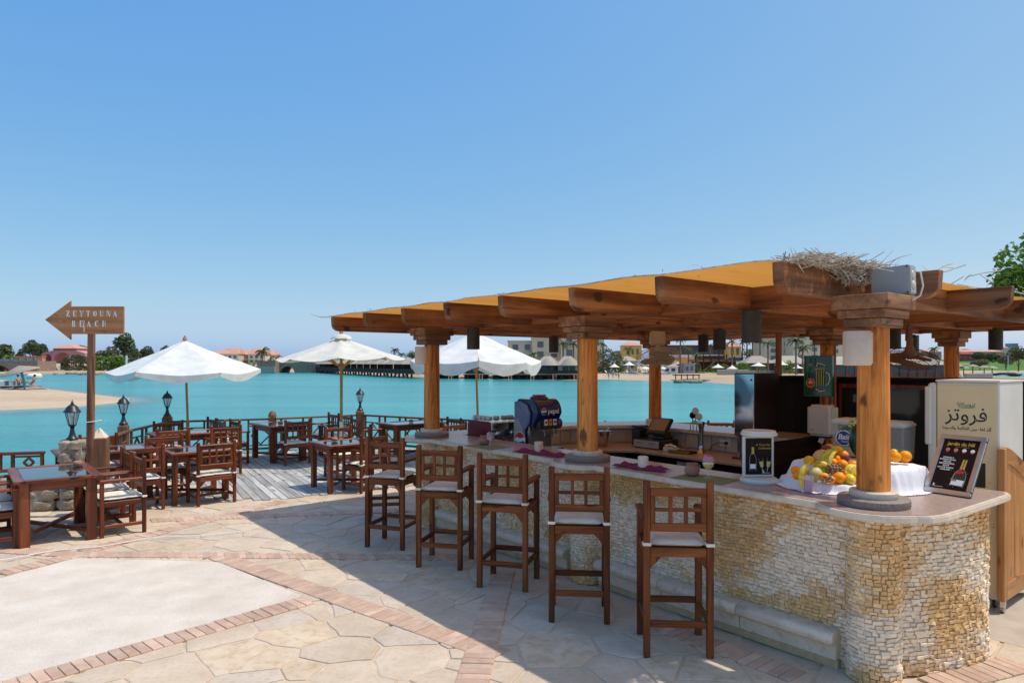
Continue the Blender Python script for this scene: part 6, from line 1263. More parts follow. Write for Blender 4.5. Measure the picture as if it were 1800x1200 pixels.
# ---- left: stone bridge, gate house, trees
def arch_bridge(label, px0, px1, pytop, pxa, pxb, pyarch, Y, depth, rail=True, slope=0):
    s = Y / 1200; x0, x1 = (px0 - 900) * s, (px1 - 900) * s; zt = 2 + (638 - pytop) * s; xa, xb = (pxa - 900) * s, (pxb - 900) * s; za = 2 + (638 - pyarch) * s; zb = WZ - .3; c = (x0 + x1) / 2
    t = thing('stone_bridge', label, 'bridge', (c, Y, WZ)); L = lambda x, z: (x - c, z - WZ); pr = [L(x0, zb), L(xa, zb)] + [L((xa + xb) / 2 - (xb - xa) / 2 * math.cos(a), zb + (za - zb) * math.sin(a)) for a in [k * math.pi / 12 for k in range(1, 12)]] + [L(xb, zb), L(x1, zb), L(x1, zt - slope), L((x0 + x1) / 2, zt), L(x0, zt - slope)]
    n = len(pr); MB().add([(p[0], 0, p[1]) for p in pr] + [(p[0], depth, p[1]) for p in pr], [tuple(range(n)), tuple(range(2 * n - 1, n - 1, -1))] + [(i, (i + 1) % n, (i + 1) % n + n, i + n) for i in range(n)]).build('arch_wall', 'stone_wall', t)
    k = int((x1 - x0) / 1.9) if rail else 0
    for i in range(k): x = x0 + (i + .5) * (x1 - x0) / k; zz = zt - slope * abs(x - c) / ((x1 - x0) / 2); MB().box((x - c, .2, zz - WZ + .4), (.42, .42, 1.0)).build('parapet_post', 'stone_wall', t)
    if rail: MB().box((0, .2, zt - WZ + .25 - slope * .5), (x1 - x0, .12, .5)).build('parapet', 'far_grey', t)
    return t
arch_bridge('dark stone bridge with a low arch at the far left edge', -150, 66, 634.5, -30, 19, 641.5, 172, 7); arch_bridge('brown stone bridge with round arch left of the cream parasol', 478, 594, 633, 492, 518, 643.5, 184, 8, False)
t, w, h = block('sea_wall', 'stone sea wall with pale base left of the arched bridge', 'wall', 452, 484, 634, 656, 181, 4, 'stone_wall'); MB().box((0, -.3, 1.0), (w, .5, 1.6)).build('base', 'rubble_mortar', t)
s = 205 / 1200; t = thing('gate_house', 'pink gate house with three arches and hipped roof on the far left shore', 'building', ((112 - 900) * s, 205, 0)); L = lambda px, py: ((px - 112) * s, 2 + (638 - py) * s)
def arc3(a, b, sp, top): return [L(a, 638.5), L(a, sp)] + [((L((a + b) / 2, 0)[0] - (L(b, 0)[0] - L(a, 0)[0]) / 2 * math.cos(q)), L(0, sp)[1] + (L(0, top)[1] - L(0, sp)[1]) * math.sin(q)) for q in [k * math.pi / 10 for k in range(1, 10)]] + [L(b, sp), L(b, 638.5)]
pr = [L(73, 638.5)] + arc3(76, 90, 628, 622) + arc3(95, 124, 630, 619) + arc3(129, 143, 628, 622) + [L(149, 638.5), L(149, 620.5), L(133, 616), L(92, 616), L(73, 620.5)]
n = len(pr); MB().add([(p[0], 0, p[1]) for p in pr] + [(p[0], 7, p[1]) for p in pr], [tuple(range(n)), tuple(range(2 * n - 1, n - 1, -1))] + [(i, (i + 1) % n, (i + 1) % n + n, i + n) for i in range(n)]).build('arcade_wall', 'pink_wall', t)
MB().box((0, 3.5, L(0, 614.5)[1]), ((133 - 92) * s, 6, 5 * s)).build('upper_storey', 'pink_wall', t); rz_ = L(0, 612)[1]; xx = 22.5 * s; MB().add([(-xx, -.5, rz_), (xx, -.5, rz_), (xx, 7.5, rz_), (-xx, 7.5, rz_), (0, 3.5, rz_ + 8.5 * s)], [(0, 1, 4), (1, 2, 4), (2, 3, 4), (3, 0, 4), (3, 2, 1, 0)]).build('roof', 'roof_tile', t)
MB().box((L(84, 0)[0], 8, 1.5), (14 * s, 1, 3)).build('inner_wall', 'salmon_wall', t)
block('boundary_wall', 'low salmon boundary wall left of the pink gate house', 'wall', 27, 74, 627, 639, 200, 1.5, 'salmon_wall', 'flat')
gd = 0.0
def gb(px, Y, z=0.0): return Vector(((px - 900) / 1200 * Y, Y, z))
def hh(py, Y, z=0.0): return 2 + (638 - py) * Y / 1200 - z
for (px, Y, pt, wpx, mat, lab) in ((8, 190, 604, 46, 'leaf_dark', 'broad dark tree at the far left edge above the bridge'), (-18, 180, 612, 40, 'leaf_dark', 'dark tree cut by the left edge'), (57, 215, 599, 30, 'leaf_dark', 'tall dark tree left of the pink gate house'), (74, 220, 605, 32, 'leaf_dark', 'round dark tree directly behind the left end of the gate house'), (142, 225, 608, 28, 'leaf_dark', 'dark tree behind the right end of the gate house'),
                                (219, 210, 588, 42, 'leaf_dark', 'tallest tree on the left shore, right of the sign pole'), (196, 205, 610, 30, 'leaf_olive', 'olive tree left of the tallest tree'), (236, 208, 612, 26, 'leaf_dark', 'small dark tree right of the tallest tree'), (260, 212, 610, 26, 'leaf_dark', 'dark tree just left of the white parasol'), (176, 204, 617, 24, 'leaf_olive', 'low olive tree right of the sign pole'), (292, 215, 609, 22, 'leaf_dark', 'tree half hidden by the left edge of the white parasol'),
                                (37, 205, 614, 18, 'leaf_palm', 'pale green feathery tree left of the tall dark tree')):
    tree(lab, gb(px, Y), hh(pt, Y), wpx * Y / 1200, mat, 1700)
for (px, Y, pt, wpx, mat, lab) in ((18, 186, 625, 22, 'leaf_bright', 'bright bush below the left edge tree by the bridge'), (134, 188, 624, 42, 'leaf_palm', 'clump of palmetto bushes in front of the gate house'), (172, 186, 626, 26, 'leaf_bright', 'bright green hedge right of the sign pole'), (197, 184, 626, 20, 'leaf_bright', 'round bright bush, left one of two right of the sign'), (210, 184, 625.5, 18, 'leaf_bright', 'round bright bush, right one of two beside the white pole'), (236, 186, 628, 34, 'leaf_dark', 'dark bush right of the white pole'), (268, 187, 629, 30, 'leaf_olive', 'olive bush below the left tip of the white parasol')):
    bush(lab, gb(px, Y), wpx * Y / 1200, hh(pt, Y), mat, 1100)
o = MB().box((0, 0, .7), (26, .8, 1.3)).build('hedge', 'leaf_dark', None, gb(170, 180)); bpy.data.objects.remove(o)
bush('long low clipped hedge along the far left beach', gb(178, 181), 28, 1.25, 'leaf_dark', 900, 'hedge', .16)
wp = thing('white_post', 'plain white post standing on the far left beach', 'post', gb(222, 168)); MB().box((0, 0, hh(625, 168) / 2), (.35, .35, hh(625, 168))).build('shaft', 'far_white', wp); MB().box((0, 0, .15), (.6, .6, .3)).build('foot', 'far_white', wp)
for k, px in enumerate(sorted(rnd(85, 245) for _ in range(22))):
     q = G(px, 655.6 + rnd(-.6, .9), -.3); o = link('shore_rock', rock_mesh('shore_rock', rnd(.8, 2.2), rnd(.7, 1.2), rnd(.4, .8)), 'rock', None, (q.x, q.y, -.5)); tag(o, '%s dark rock from the left along the far left waterline' % ORD2[k], 'rock', 'rocks along the far left waterline')
# ---- sand spit group: thatched sunshade, deck, two people, float
SB = G(36, 682, -.28); us = thing('thatch_sunshade', 'tilted straw beach sunshade on a blue pole on the sand spit', 'sunshade', G(44.5, 683.5, -.28))
MB().tube([(0, 0, 0), (-.25, 0, 1.15), (-.42, 0, 1.75)], .11, 8).build('pole', 'blue_paint', us, smooth=True); o = MB().lathe([(1.5, -.18), (1.42, -.05), (.7, .22), (.05, .45)], 22).build('straw_roof', 'thatch', us, smooth=True); o.location = (-.45, 0, 1.62); o.rotation_euler = (R(8), R(-14), 0)
dk = thing('lounge_platform', 'low grey wooden lounging platform under the straw sunshade', 'platform', SB)
for k in range(6): MB().box((-1.25 + k * .5, 0, .22), (.46, 1.8, .06)).build('slat', 'deck_wood', dk)
for sx in (-1.3, 0, 1.3): MB().box((sx, 0, .1), (.12, 1.7, .18)).build('bearer', 'deck_wood', dk)
lt = thing('beach_table', 'small grey slatted table on the lounging platform', 'table', SB + Vector((-.95, 0, .25))); MB().box((0, 0, .4), (.7, .6, .05)).build('top', 'far_grey', lt)
for sx in (-.3, .3): MB().box((sx, 0, .19), (.05, .5, .38)).build('leg', 'far_grey', lt)
def skin_mesh(name, V, E, Rr):
    me = bpy.data.meshes.new(name); me.from_pydata(V, E, []); o = bpy.data.objects.new(name, me); COL.objects.link(o); md = o.modifiers.new('s', 'SKIN'); md.use_smooth_shade = True
    for i, r in enumerate(Rr): me.skin_vertices[0].data[i].radius = (r, r)
    me.skin_vertices[0].data[0].use_root = True; o.modifiers.new('u', 'SUBSURF').levels = 1; dg = bpy.context.evaluated_depsgraph_get(); out = bpy.data.meshes.new_from_object(o.evaluated_get(dg)); bpy.data.objects.remove(o); return out
ST_V = [(0, 0, .95), (0, 0, 1.2), (0, 0, 1.42), (0, 0, 1.52), (0, -.01, 1.66), (-.19, 0, 1.40), (-.27, -.03, 1.12), (-.29, -.12, .88), (.19, 0, 1.40), (.27, -.03, 1.12), (.29, -.12, .88), (-.1, 0, .88), (-.11, -.02, .48), (-.12, 0, .07), (-.12, -.13, .03), (.1, 0, .88), (.11, -.02, .48), (.12, 0, .07), (.12, -.13, .03)]
ST_E = [(0, 1), (1, 2), (2, 3), (3, 4), (2, 5), (5, 6), (6, 7), (2, 8), (8, 9), (9, 10), (0, 11), (11, 12), (12, 13), (13, 14), (0, 15), (15, 16), (16, 17), (17, 18)]
ST_R = [.14, .125, .14, .055, .10, .06, .045, .035, .06, .045, .035, .095, .06, .045, .035, .095, .06, .045, .035]
stand = skin_mesh('person', ST_V, ST_E, ST_R)
SIT_V = [(0, 0, .12), (0, .12, .4), (0, .2, .62), (0, .2, .72), (0, .17, .86), (-.19, .2, .6), (-.26, .1, .36), (-.2, -.1, .25), (.19, .2, .6), (.26, .1, .36), (.2, -.1, .25), (-.1, -.05, .12), (-.12, -.4, .42), (-.12, -.62, .07), (-.12, -.75, .05), (.1, -.05, .12), (.12, -.38, .38), (.12, -.66, .07), (.12, -.8, .05)]
sitm = skin_mesh('person', SIT_V, ST_E, ST_R)
def person(mesh, loc, rz, label, shirt, seated=False, s=1.0):
    t = thing('person', label, 'person', loc, rz, 'people on the beach'); t.scale = (s, s, s); o = link('body', mesh.copy(), 'skin', t)
    hz, hy = (.89, .19) if seated else (1.69, .0); MB().sphere((0, hy + .015, hz + .02), .115, 10, (.92, 1, .95)).build('hair', 'hair', t, smooth=True)
    if seated: MB().lathe([(.17, .02), (.17, .14), (.15, .2)], 12, c=(0, .02, 0)).build('swimwear', shirt, t, smooth=True)
    else: MB().lathe([(.16, .80), (.175, .90), (.16, 1.02)], 12).build('swimwear', shirt, t, smooth=True)
    return t
person(sitm, SB + Vector((-.2, .1, .25)), R(60), 'person sitting under the straw sunshade, left of the blue pole', 'swim', True); person(sitm, SB + Vector((1.05, .0, .25)), R(-70), 'person in pink lounging right of the blue pole', 'shirt', True)
fl = thing('swim_float', 'round white and yellow float moored behind the straw sunshade', 'float', G(60.5, 665.5, WZ)); MB().lathe([(.9, -.1), (1.08, .1), (1.08, .45), (.95, .62)], 20).build('hull', 'far_white', fl, smooth=True); MB().lathe([(1.12, .45), (1.08, .6), (.8, .86), (.1, .93)], 20).build('cover', 'canvas_cream', fl, smooth=True)
lg_ = thing('driftwood', 'weathered log lying right of the lounging platform', 'log', G(64, 684.5, -.3)); MB().tube([(-.9, 0, .1), (0, .1, .12), (1.0, 0, .08)], [.1, .12, .06], 7).build('stem', 'deck_wood', lg_)
# ---- middle: pink houses, palms, cabanas on the pier
for k, (a, b, pt, Y, rh, wm_) in enumerate(((389, 419, 622, 235, 2.1, 'cream_wall'), (417, 442, 623, 240, 1.6, 'salmon_wall'), (436, 466, 622, 233, 2.1, 'cream_wall'), (462, 481, 623.5, 238, 1.4, 'cream_wall'), (372, 391, 622, 242, 1.4, 'salmon_wall'))):
    t, w, h = block('town_house', 'pink-roofed house above the sea wall, %s' % ('widest one on the left', 'reddish one in the middle', 'tallest one on the right', 'low one at the right end behind the palm', 'leftmost one beside the white parasol')[k], 'house', a, b, pt, 641, Y, 7, wm_, 'gable', 'roof_tile', rh, 'row of pink-roofed houses')
    rect_windows(t, -w * .45, w * .45, h * .15, h * .92, max(2, int(w / 1.7)), 2, -.02, .5, .6, 'pane'); MB().box((0, -.7, h * .48), (w * .9, 1.2, .15)).build('balcony', 'far_white', t)
palm('palm tree in front of the pink-roofed houses', gb(461, 190), hh(617, 190), 2.3, 30); palm('slim palm tree left of the first bar column', gb(694, 165), hh(615, 165), 1.5, 14); palm('small palm right of the slim palm by the first column', gb(705, 170), hh(622, 170), 1.4, 14)
tree('small dark tree behind the first bar column', gb(724, 160), hh(618, 160), 3.2, 'leaf_dark', 900); bush('dark bushes right of the palm by the arched bridge', gb(487, 200), 5, hh(624, 200), 'leaf_dark', 300); bush('low greenery left of the arched bridge palm', gb(445, 200), 5, hh(632, 200), 'leaf_olive', 200)
block('white_house', 'low white houses beyond the arched bridge', 'house', 498, 560, 629, 640, 230, 6, 'far_white', 'flat'); block('beach_house', 'white and beige low house behind the pier cabanas', 'house', 640, 735, 632, 640, 200, 6, 'cream_wall', 'flat')
PA, PB = Vector((-51.0, 184, 0)), Vector((-15.5, 119, 0)); pd = (PB - PA); pl_ = pd.length; pang = math.atan2(pd.y, pd.x)
pr_ = thing('pier', 'long dark wooden pier on piles carrying the thatched cabanas', 'pier', (PA.x, PA.y, WZ), pang); MB().box((pl_ / 2, 0, .78), (pl_, 4.2, .2)).build('deck_boards', 'pier_wood', pr_); MB().box((pl_ / 2, -1.9, 1.22), (pl_, .08, .6)).build('balustrade', 'pier_dark', pr_)
for k in range(34): MB().box((pl_ * (k + .5) / 34, -1.7, .3), (.28, .28, 1.0)).build('pile', 'pier_dark', pr_)
NCB = 14; cab = thing('thatched_cabana', 'x', 'cabana', (0, 0, 0), 0, 'thatched cabanas along the pier')
MB().add([(-2.7, -2.2, 2.4), (2.7, -2.2, 2.4), (2.7, 2.2, 2.4), (-2.7, 2.2, 2.4), (-.3, 0, 3.75), (.3, 0, 3.75)], [(0, 1, 5, 4), (1, 2, 5), (2, 3, 4, 5), (3, 0, 4), (3, 2, 1, 0)]).build('roof', 'thatch', cab)
for sx in (-2.2, 2.2):
    for sy in (-1.8, 1.8): MB().box((sx, sy, 1.65), (.16, .16, 1.5)).build('post', 'pier_dark', cab)
MB().box((0, 1.85, 1.65), (4.4, .1, 1.5)).build('back_wall', 'brown_wall', cab); MB().box((-.6, -.2, 1.15), (1.7, .8, .5)).build('seat', 'pier_dark', cab); ld = MB()
for sx in (-.3, .3): ld.bar((1.4 + sx, -2.2, 1.1), (1.4 + sx, -3.3, -.1), .1, .1)
for k in range(4): ld.bar((1.1, -2.4 - .25 * k, .85 - .27 * k), (1.7, -2.4 - .25 * k, .85 - .27 * k), .08, .08)
ld.build('ladder', 'pier_wood', cab); cbu = []
for k in range(NCB):
    q = PA + pd * ((k + .5) / NCB); place(cab, cbu, (q.x, q.y, WZ), pang, '%s thatched cabana on the pier counting from the arched bridge' % ORD[k])
# ---- bungalows over the water seen between the columns
for k, (px, Y, wm_) in enumerate(((786, 117, 'cream_wall'), (838, 114, 'cream_wall'), (888, 112, 'salmon_wall'), (926, 110, 'brown_wall'), (964, 109, 'brown_wall'), (1000, 108, 'cream_wall'))):
    t, w, h = block('water_bungalow', ('cream bungalow on stilts right of the first column', 'cream bungalow on stilts behind the white parasol pole', 'salmon bungalow on stilts under the white parasol valance', 'brown bungalow on stilts at the right edge of the white parasol', 'brown bungalow with thatched porch cone, second left of the middle column', 'cream bungalow with thatched porch cone just left of the middle column')[k], 'bungalow', px - 19, px + 19, 642, 657, Y, 5, wm_, 'hip', 'thatch', 1.5, 'bungalows on stilts over the lagoon', .4)
    MB().lathe([(1.5, 0), (.8, .8), (.05, 1.35)], 14, c=(0, -.8, h)).build('porch_roof', 'thatch', t, smooth=True); rect_windows(t, -1.1, 1.1, .1, h - .1, 2, 1, -.02, .8, .9, 'bluish_glass'); MB().box((0, -1.3, -.1), (w + .6, 2.6, .16)).build('deck', 'pier_wood', t)
    MB().box((0, -2.5, .35), (w + .6, .06, .5)).build('balustrade', 'pier_dark', t)
    for sx in (-1.3, 0, 1.3): MB().box((sx, -2.2, -.75), (.25, .25, 1.3)).build('stilt', 'pier_dark', t)
    MB().box((0, -1.0, -.75), (w + .4, .4, 1.2)).build('under_deck', 'pier_dark', t); ld = MB()
    for sx in (-.25, .25): ld.bar((.8 + sx, -2.6, .0), (.8 + sx, -3.5, -1.3), .08, .08)
    for q in range(4): ld.bar((.55, -2.75 - .2 * q, -.2 - .28 * q), (1.05, -2.75 - .2 * q, -.2 - .28 * q), .06, .06)
    ld.build('ladder', 'salmon_wall', t)
for (a, b, pt, lab, Y) in ((893, 940, 600, 'beige hotel wing behind the white parasol', 165), (936, 988, 594, 'taller beige hotel wing left of the middle column', 160), (986, 1062, 588, 'beige hotel block behind the middle column', 158)):
    t, w, h = block('hotel_block', lab, 'hotel', a, b, pt, 644, Y, 9, 'beige_wall', 'flat', group='beige hotel blocks behind the bungalows'); rect_windows(t, -w * .46, w * .46, h * .25, h * .95, max(2, int(w / 2.6)), 2, -.02, .45, .6, 'pane', 'cream_wall'); MB().box((w * .2, -.5, h * .52), (w * .4, 1.0, .7)).build('balcony', 'cream_wall', t)
palm('palm tree left of the middle column in front of the beige hotel', gb(990, 128), hh(603, 128), 1.7, 20); palm('palm tree partly hidden by the middle column', gb(1008, 132), hh(604, 132), 1.5, 16); bush('green shrubs in front of the beige hotel left of the middle column', gb(955, 135), 4.5, hh(625, 135), 'leaf_olive', 280); palm('small palm before the beige hotel wing', gb(938, 138), hh(622, 138), 1.2, 12)
# ---- right of the middle column: beach, yellow hotel, huts
bush('leafy tree mass right of the middle column', gb(1066, 140), 3.8, hh(612, 140), 'leaf_olive', 1200, 'tree_clump', .28); bush('green shrubs behind the first beach parasols', gb(1082, 142), 3.0, hh(620, 142), 'leaf_dark', 300)
t, w, h = block('yellow_house', 'yellow house with red hipped roof left of the tan fan', 'house', 1096, 1128, 607, 632, 165, 5, 'yellow_wall', 'hip', 'roof_tile', 1.0); rect_windows(t, -w * .4, w * .4, .8, h * .9, 3, 1, -.02, .45, .6)
t, w, h = block('beach_hut', 'pale green hut with straw roof behind the beach parasols', 'hut', 1090, 1120, 634, 652, 150, 4, 'beige_wall', 'hip', 'thatch', 1.0); rect_windows(t, -w * .4, w * .4, .4, h * .9, 2, 1, -.02, .4, .7)
t, w, h = block('grey_house', 'small grey house behind the yellow house', 'house', 1084, 1104, 618, 634, 172, 4, 'far_grey', 'flat'); rect_windows(t, -w * .4, w * .4, .4, h * .9, 2, 1, -.02, .4, .5)
t, w, h = block('clubhouse', 'long clubhouse with a row of windows behind the black lamps', 'building', 1170, 1288, 608, 628, 172, 8, 'brown_wall', 'flat'); rect_windows(t, -w * .46, w * .46, .6, h * .96, 14, 1, -.02, .62, .75, 'bluish_glass'); MB().box((0, -1.2, -.8), (w, 2.4, 1.7)).build('terrace_wall', 'yellow_wall', t); MB().box((0, -2.5, .3), (w, .08, .7)).build('balustrade', 'far_white', t)
MB().box((0, -4, -2.4), (w, 4, 1.6)).build('lower_wall', 'salmon_wall', t)
t, w, h = block('yellow_tower', 'square yellow tower with red roof at the right end of the clubhouse', 'tower', 1281, 1303, 609, 636, 166, 4, 'yellow_wall', 'hip', 'roof_tile', 1.2); rect_windows(t, -w * .42, w * .42, h * .4, h * .95, 2, 1, -.02, .5, .8)
t = thing('wooden_terrace', 'brown wooden terrace with pergola posts below the clubhouse', 'terrace', gb(1258, 150)); MB().box((0, 0, 2.6), (10.5, 5, .3)).build('deck', 'pier_wood', t)
for k in range(7): MB().box((-5 + k * 1.66, -2.4, hh(620 + 3 * (k % 3), 150) / 2), (.2, .2, hh(620 + 3 * (k % 3), 150))).build('post', 'pier_dark', t)
MB().box((-2, -2.3, 3.2), (6.5, .08, .8)).build('balustrade', 'pier_dark', t); MB().box((0, 1.5, 1.2), (10, .3, 2.3)).build('back_wall', 'brown_wall', t); MB().bar((-3.5, -2.6, .2), (-.5, -2.6, 2.7), .7, .2).build('stairs', 'pier_wood', t)
for k in range(6): o = MB().box((0, 0, .22), (.55, .5, .44)).build('terrace_seat', 'blue_cloth', None, gb(1283 + k * 4.2, 148, 2.76)); tag(o, '%s pale blue seat on the wooden terrace from the left' % ORD[k], 'seat', 'blue seats on the wooden terrace')
for k, (px, pt, wpx, lab) in enumerate(((1080, 638, 19, 'beach parasol nearest the middle column'), (1106, 634.5, 21, 'tallest beach parasol between middle column and rear column'), (1134, 641, 20, 'beach parasol just left of the rear column'), (1164, 641, 16, 'beach parasol just right of the rear column'), (1262, 639, 23, 'beach parasol below the largest black lamp, left one'), (1287, 641, 20, 'beach parasol left of the bright green bush'), (1333, 636, 27, 'large beach parasol in front of the dark-roofed hut'), (1374, 634, 24, 'beach parasol left of the green beer sign'), (1402, 640, 20, 'beach parasol partly behind the green beer sign'))):
    Y = 127; b = gb(px, Y, -.05); t = thing('beach_parasol', lab, 'parasol', b, 0, 'pale beach parasols on the far beach'); H = hh(pt, Y, -.05); r = wpx / 2 * Y / 1200; MB().tube([(0, 0, 0), (0, 0, H - .2)], .06, 6).build('pole', 'pier_wood', t); MB().lathe([(r, H - .75), (r * .6, H - .55), (r * .15, H - .2), (.03, H)], 12).build('canopy', 'canvas_cream', t, smooth=True)
for k, px in enumerate((1073, 1082, 1111, 1118, 1137, 1166, 1172)):
    t = thing('sun_lounger', 'blue and white sun lounger on the far beach, %s from the left' % ORD[k], 'sun lounger', gb(px, 121, -.05), R(70), 'sun loungers on the far beach'); MB().box((0, 0, .3), (.6, 1.3, .12)).build('seat', 'far_white' if k % 2 else 'blue_cloth', t); MB().box((0, .85, .55), (.6, .5, .1), rot=Matrix.Rotation(.9, 3, 'X')).build('backrest', 'blue_cloth' if k % 2 else 'far_white', t)
    for sx in (-.25, .25): MB().box((sx, 0, .12), (.06, 1.2, .24)).build('leg', 'far_white', t)
for k, (px, py) in enumerate(((1070, 665.5), (1077.5, 664.5), (1083, 664), (1087.5, 666))): person(stand, G(px, py, -.45), rnd(0, 6), 'tiny bather at the waterline right of the middle column, %s from the left' % ORD[k], ('swim', 'shirt', 'swim', 'shirt')[k], s=.55)
for (px, wpx, lab) in ((1070, 30, 'left strip of lawn edge bushes behind the loungers'), (1195, 14, 'clipped bush below the clubhouse, left one'), (1236, 20, 'clipped bush below the clubhouse, right one')): bush(lab, gb(px, 138), wpx * 138 / 1200, hh(647, 138), 'leaf_bright', 220)
bush('bright green bush left of the tall chrome cooler', gb(1305, 132), 2.4, hh(637, 132), 'leaf_bright', 900, leaf=.17); bush('bright bush behind the large beach parasol', gb(1338, 134), 1.9, hh(643, 134), 'leaf_bright', 260); bush('bright shrub left of the green beer sign', gb(1386, 134), 1.6, hh(634, 134), 'leaf_bright', 260)
struct(sheet('lawn', [gb(1045, 137, -.01), gb(1240, 137, -.01), gb(1240, 146, -.01), gb(1045, 146, -.01)], 'lawn'))
for (a, b, pt, lab, Y) in ((1312, 1362, 638, 'dark timber hut with steep grey roof left of the rear post', 138), (1366, 1424, 638, 'dark timber hut with steep grey roof behind the green sign', 136), (1168, 1195, 640, 'low thatched beach bar behind the rear column', 140), (1425, 1475, 640, 'low timber hut right of the green sign', 130)):
    t, w, h = block('timber_hut', lab, 'hut', a, b, pt, 656, Y, 5, 'brown_wall', 'hip', 'thatch', 1.5, 'timber huts on the far beach'); rect_windows(t, -w * .42, w * .42, .3, h * .9, 3, 1, -.02, .5, .7, 'bluish_glass'); MB().box((0, -.6, .3), (w, .2, .7)).build('low_wall', 'rubble_mortar', t)
for k, (px, pt, Y) in enumerate(((1196, 596, 135), (1305, 602, 150), (1313, 598, 145), (1323, 599, 150), (1336, 601, 148), (1350, 603, 132), (1399, 598, 120), (1225, 622, 142), (1106, 612, 155), (1411, 612, 128), (1273, 606, 160))): palm('palm tree on the far beach, %s' % ('tall one right of the tan fan', 'first of four slim ones left of the rear post', 'second of four slim ones left of the rear post', 'third of four slim ones left of the rear post', 'fourth of four slim ones left of the rear post', 'one just right of the rear post', 'large one left of the green sign', 'short one below the clubhouse', 'one before the yellow house', 'drooping one beside the green sign', 'one beside the yellow tower')[k], gb(px, Y), hh(pt, Y), 1.35 if k not in (6, 9) else 1.9, 14)
for (a, b, pt, lab, Y) in ((1345, 1396, 596, 'beige hotel block left of the green sign', 165), (1394, 1446, 592, 'beige hotel block behind the green sign', 160), (1440, 1500, 597, 'beige hotel block right of the rear column', 168)):
    t, w, h = block('hotel_block', lab, 'hotel', a, b, pt, 644, Y, 9, 'beige_wall', 'flat', group='beige hotel blocks on the right shore'); rect_windows(t, -w * .46, w * .46, h * .2, h * .95, max(2, int(w / 2.4)), 3, -.02, .35, .55, 'pane', 'cream_wall')
tree('dark trees between the yellow tower and the palms', gb(1322, 185), hh(612, 185), 7, 'leaf_olive', 420)
for k, (px, w_) in enumerate(((1277, 3.2), (1305, 2.2), (1455, 3.0))): o = MB().box((0, 0, .45), (w_, .6, .9)).build('stone_planter', 'rubble_mortar', None, gb(px, 118, -.05), bevel=.05); tag(o, 'low stone wall block on the far beach, %s' % ('left of the bright bush', 'below the bright bush', 'right of the green sign')[k], 'wall', 'low stone wall blocks')
jt = thing('jetty', 'small dark jetty with posts on the right beach', 'jetty', G(1206, 668, -.5)); MB().box((0, 0, .75), (3.6, 1.6, .14)).build('deck', 'pier_dark', jt)
for k in range(5): MB().box((-1.7 + k * .85, -.7, .45), (.12, .12, .9)).build('post', 'pier_dark', jt)
for k, px in enumerate(sorted(rnd(1183, 1245) for _ in range(16))): q = G(px, 669.3 + rnd(-1.2, 1.0), -.4); o = link('shore_rock', rock_mesh('shore_rock', rnd(.7, 1.6), rnd(.6, 1), rnd(.3, .6)), 'rock', None, (q.x, q.y, -.45)); tag(o, '%s grey rock from the left on the waterline beside the chrome cooler' % ORD2[k], 'rock', 'rocks along the right waterline')
rowx = [1052, 1062, 1090, 1122, 1146, 1158, 1176, 1186, 1210, 1222, 1248, 1256, 1272, 1296, 1318, 1344, 1356, 1384, 1394, 1420, 1432, 1450, 1466]
for q_, px in enumerate(rowx):
    Y = rnd(139, 149); bush('%s shrub from the left in the row behind the beach parasols' % ORD2[q_], gb(px + rnd(-2, 2), Y), rnd(1.2, 2.6), hh(rnd(636, 648), Y), random.choice(['leaf_dark', 'leaf_olive', 'leaf_bright', 'leaf_olive']), 300)
t, w, h = block('beach_kiosk', 'pale blue beach kiosk just right of the rear column', 'kiosk', 1164, 1192, 644, 657, 131, 3, 'far_white', 'hip', 'thatch', .8); rect_windows(t, -w * .4, w * .4, .3, h * .9, 2, 1, -.02, .6, .6, 'bluish_glass')
t, w, h = block('changing_cabin', 'small grey cabin below the wooden terrace', 'cabin', 1202, 1222, 640, 656, 136, 3, 'far_grey', 'flat'); rect_windows(t, -w * .4, w * .4, .3, h * .9, 2, 1, -.02, .5, .6)
for q_, (px, pt, Y) in enumerate(((1060, 604, 146), (1146, 610, 150), (1210, 612, 152), (1248, 608, 158), (1287, 600, 140), (1365, 606, 150), (1432, 604, 142), (1460, 600, 138))): palm('palm tree in the second row of the far beach, %s from the left' % ORD[q_], gb(px, Y), hh(pt, Y), 1.3, 13)
# ---- far right: long thatched pavilion, golf green, red houses, tower
t, w, h = block('long_pavilion', 'long low pavilion with thatched roof and glass front behind the near column', 'building', 1470, 1662, 641, 668, 74, 5, 'brown_wall', 'gable', 'thatch', .95, None, .6); rect_windows(t, -w * .49, w * .49, .75, h * .98, 12, 1, -.02, .84, .9, 'bluish_glass')
for k in range(13): MB().box((-w * .49 + w * .98 * k / 12, -.08, h / 2), (.16, .16, h)).build('post', 'pier_wood', t)
v = [gb(1640, 190, -.02), gb(2400, 190, -.02), gb(1640, 230, 1.2), gb(2400, 230, 1.2), gb(1600, 420, 4.2), gb(2400, 420, 4.2), gb(1500, 700, 4), gb(2400, 700, 4)]; mb = MB(); mb.add(v, [(0, 1, 3, 2), (2, 3, 5, 4), (4, 5, 7, 6)]); struct(mb.build('golf_green', 'lawn', smooth=True)); struct(sheet('bunker', [gb(1682, 252, 1.62), gb(1706, 252, 1.62), gb(1709, 262, 1.78), gb(1690, 266, 1.84), gb(1680, 260, 1.74)], 'shore'))
struct(sheet('lagoon_pool', [G(1690, 661.5, -.02), G(1990, 664, -.02), G(1990, 655, -.02), G(1705, 655, -.02)], 'water_turquoise'))
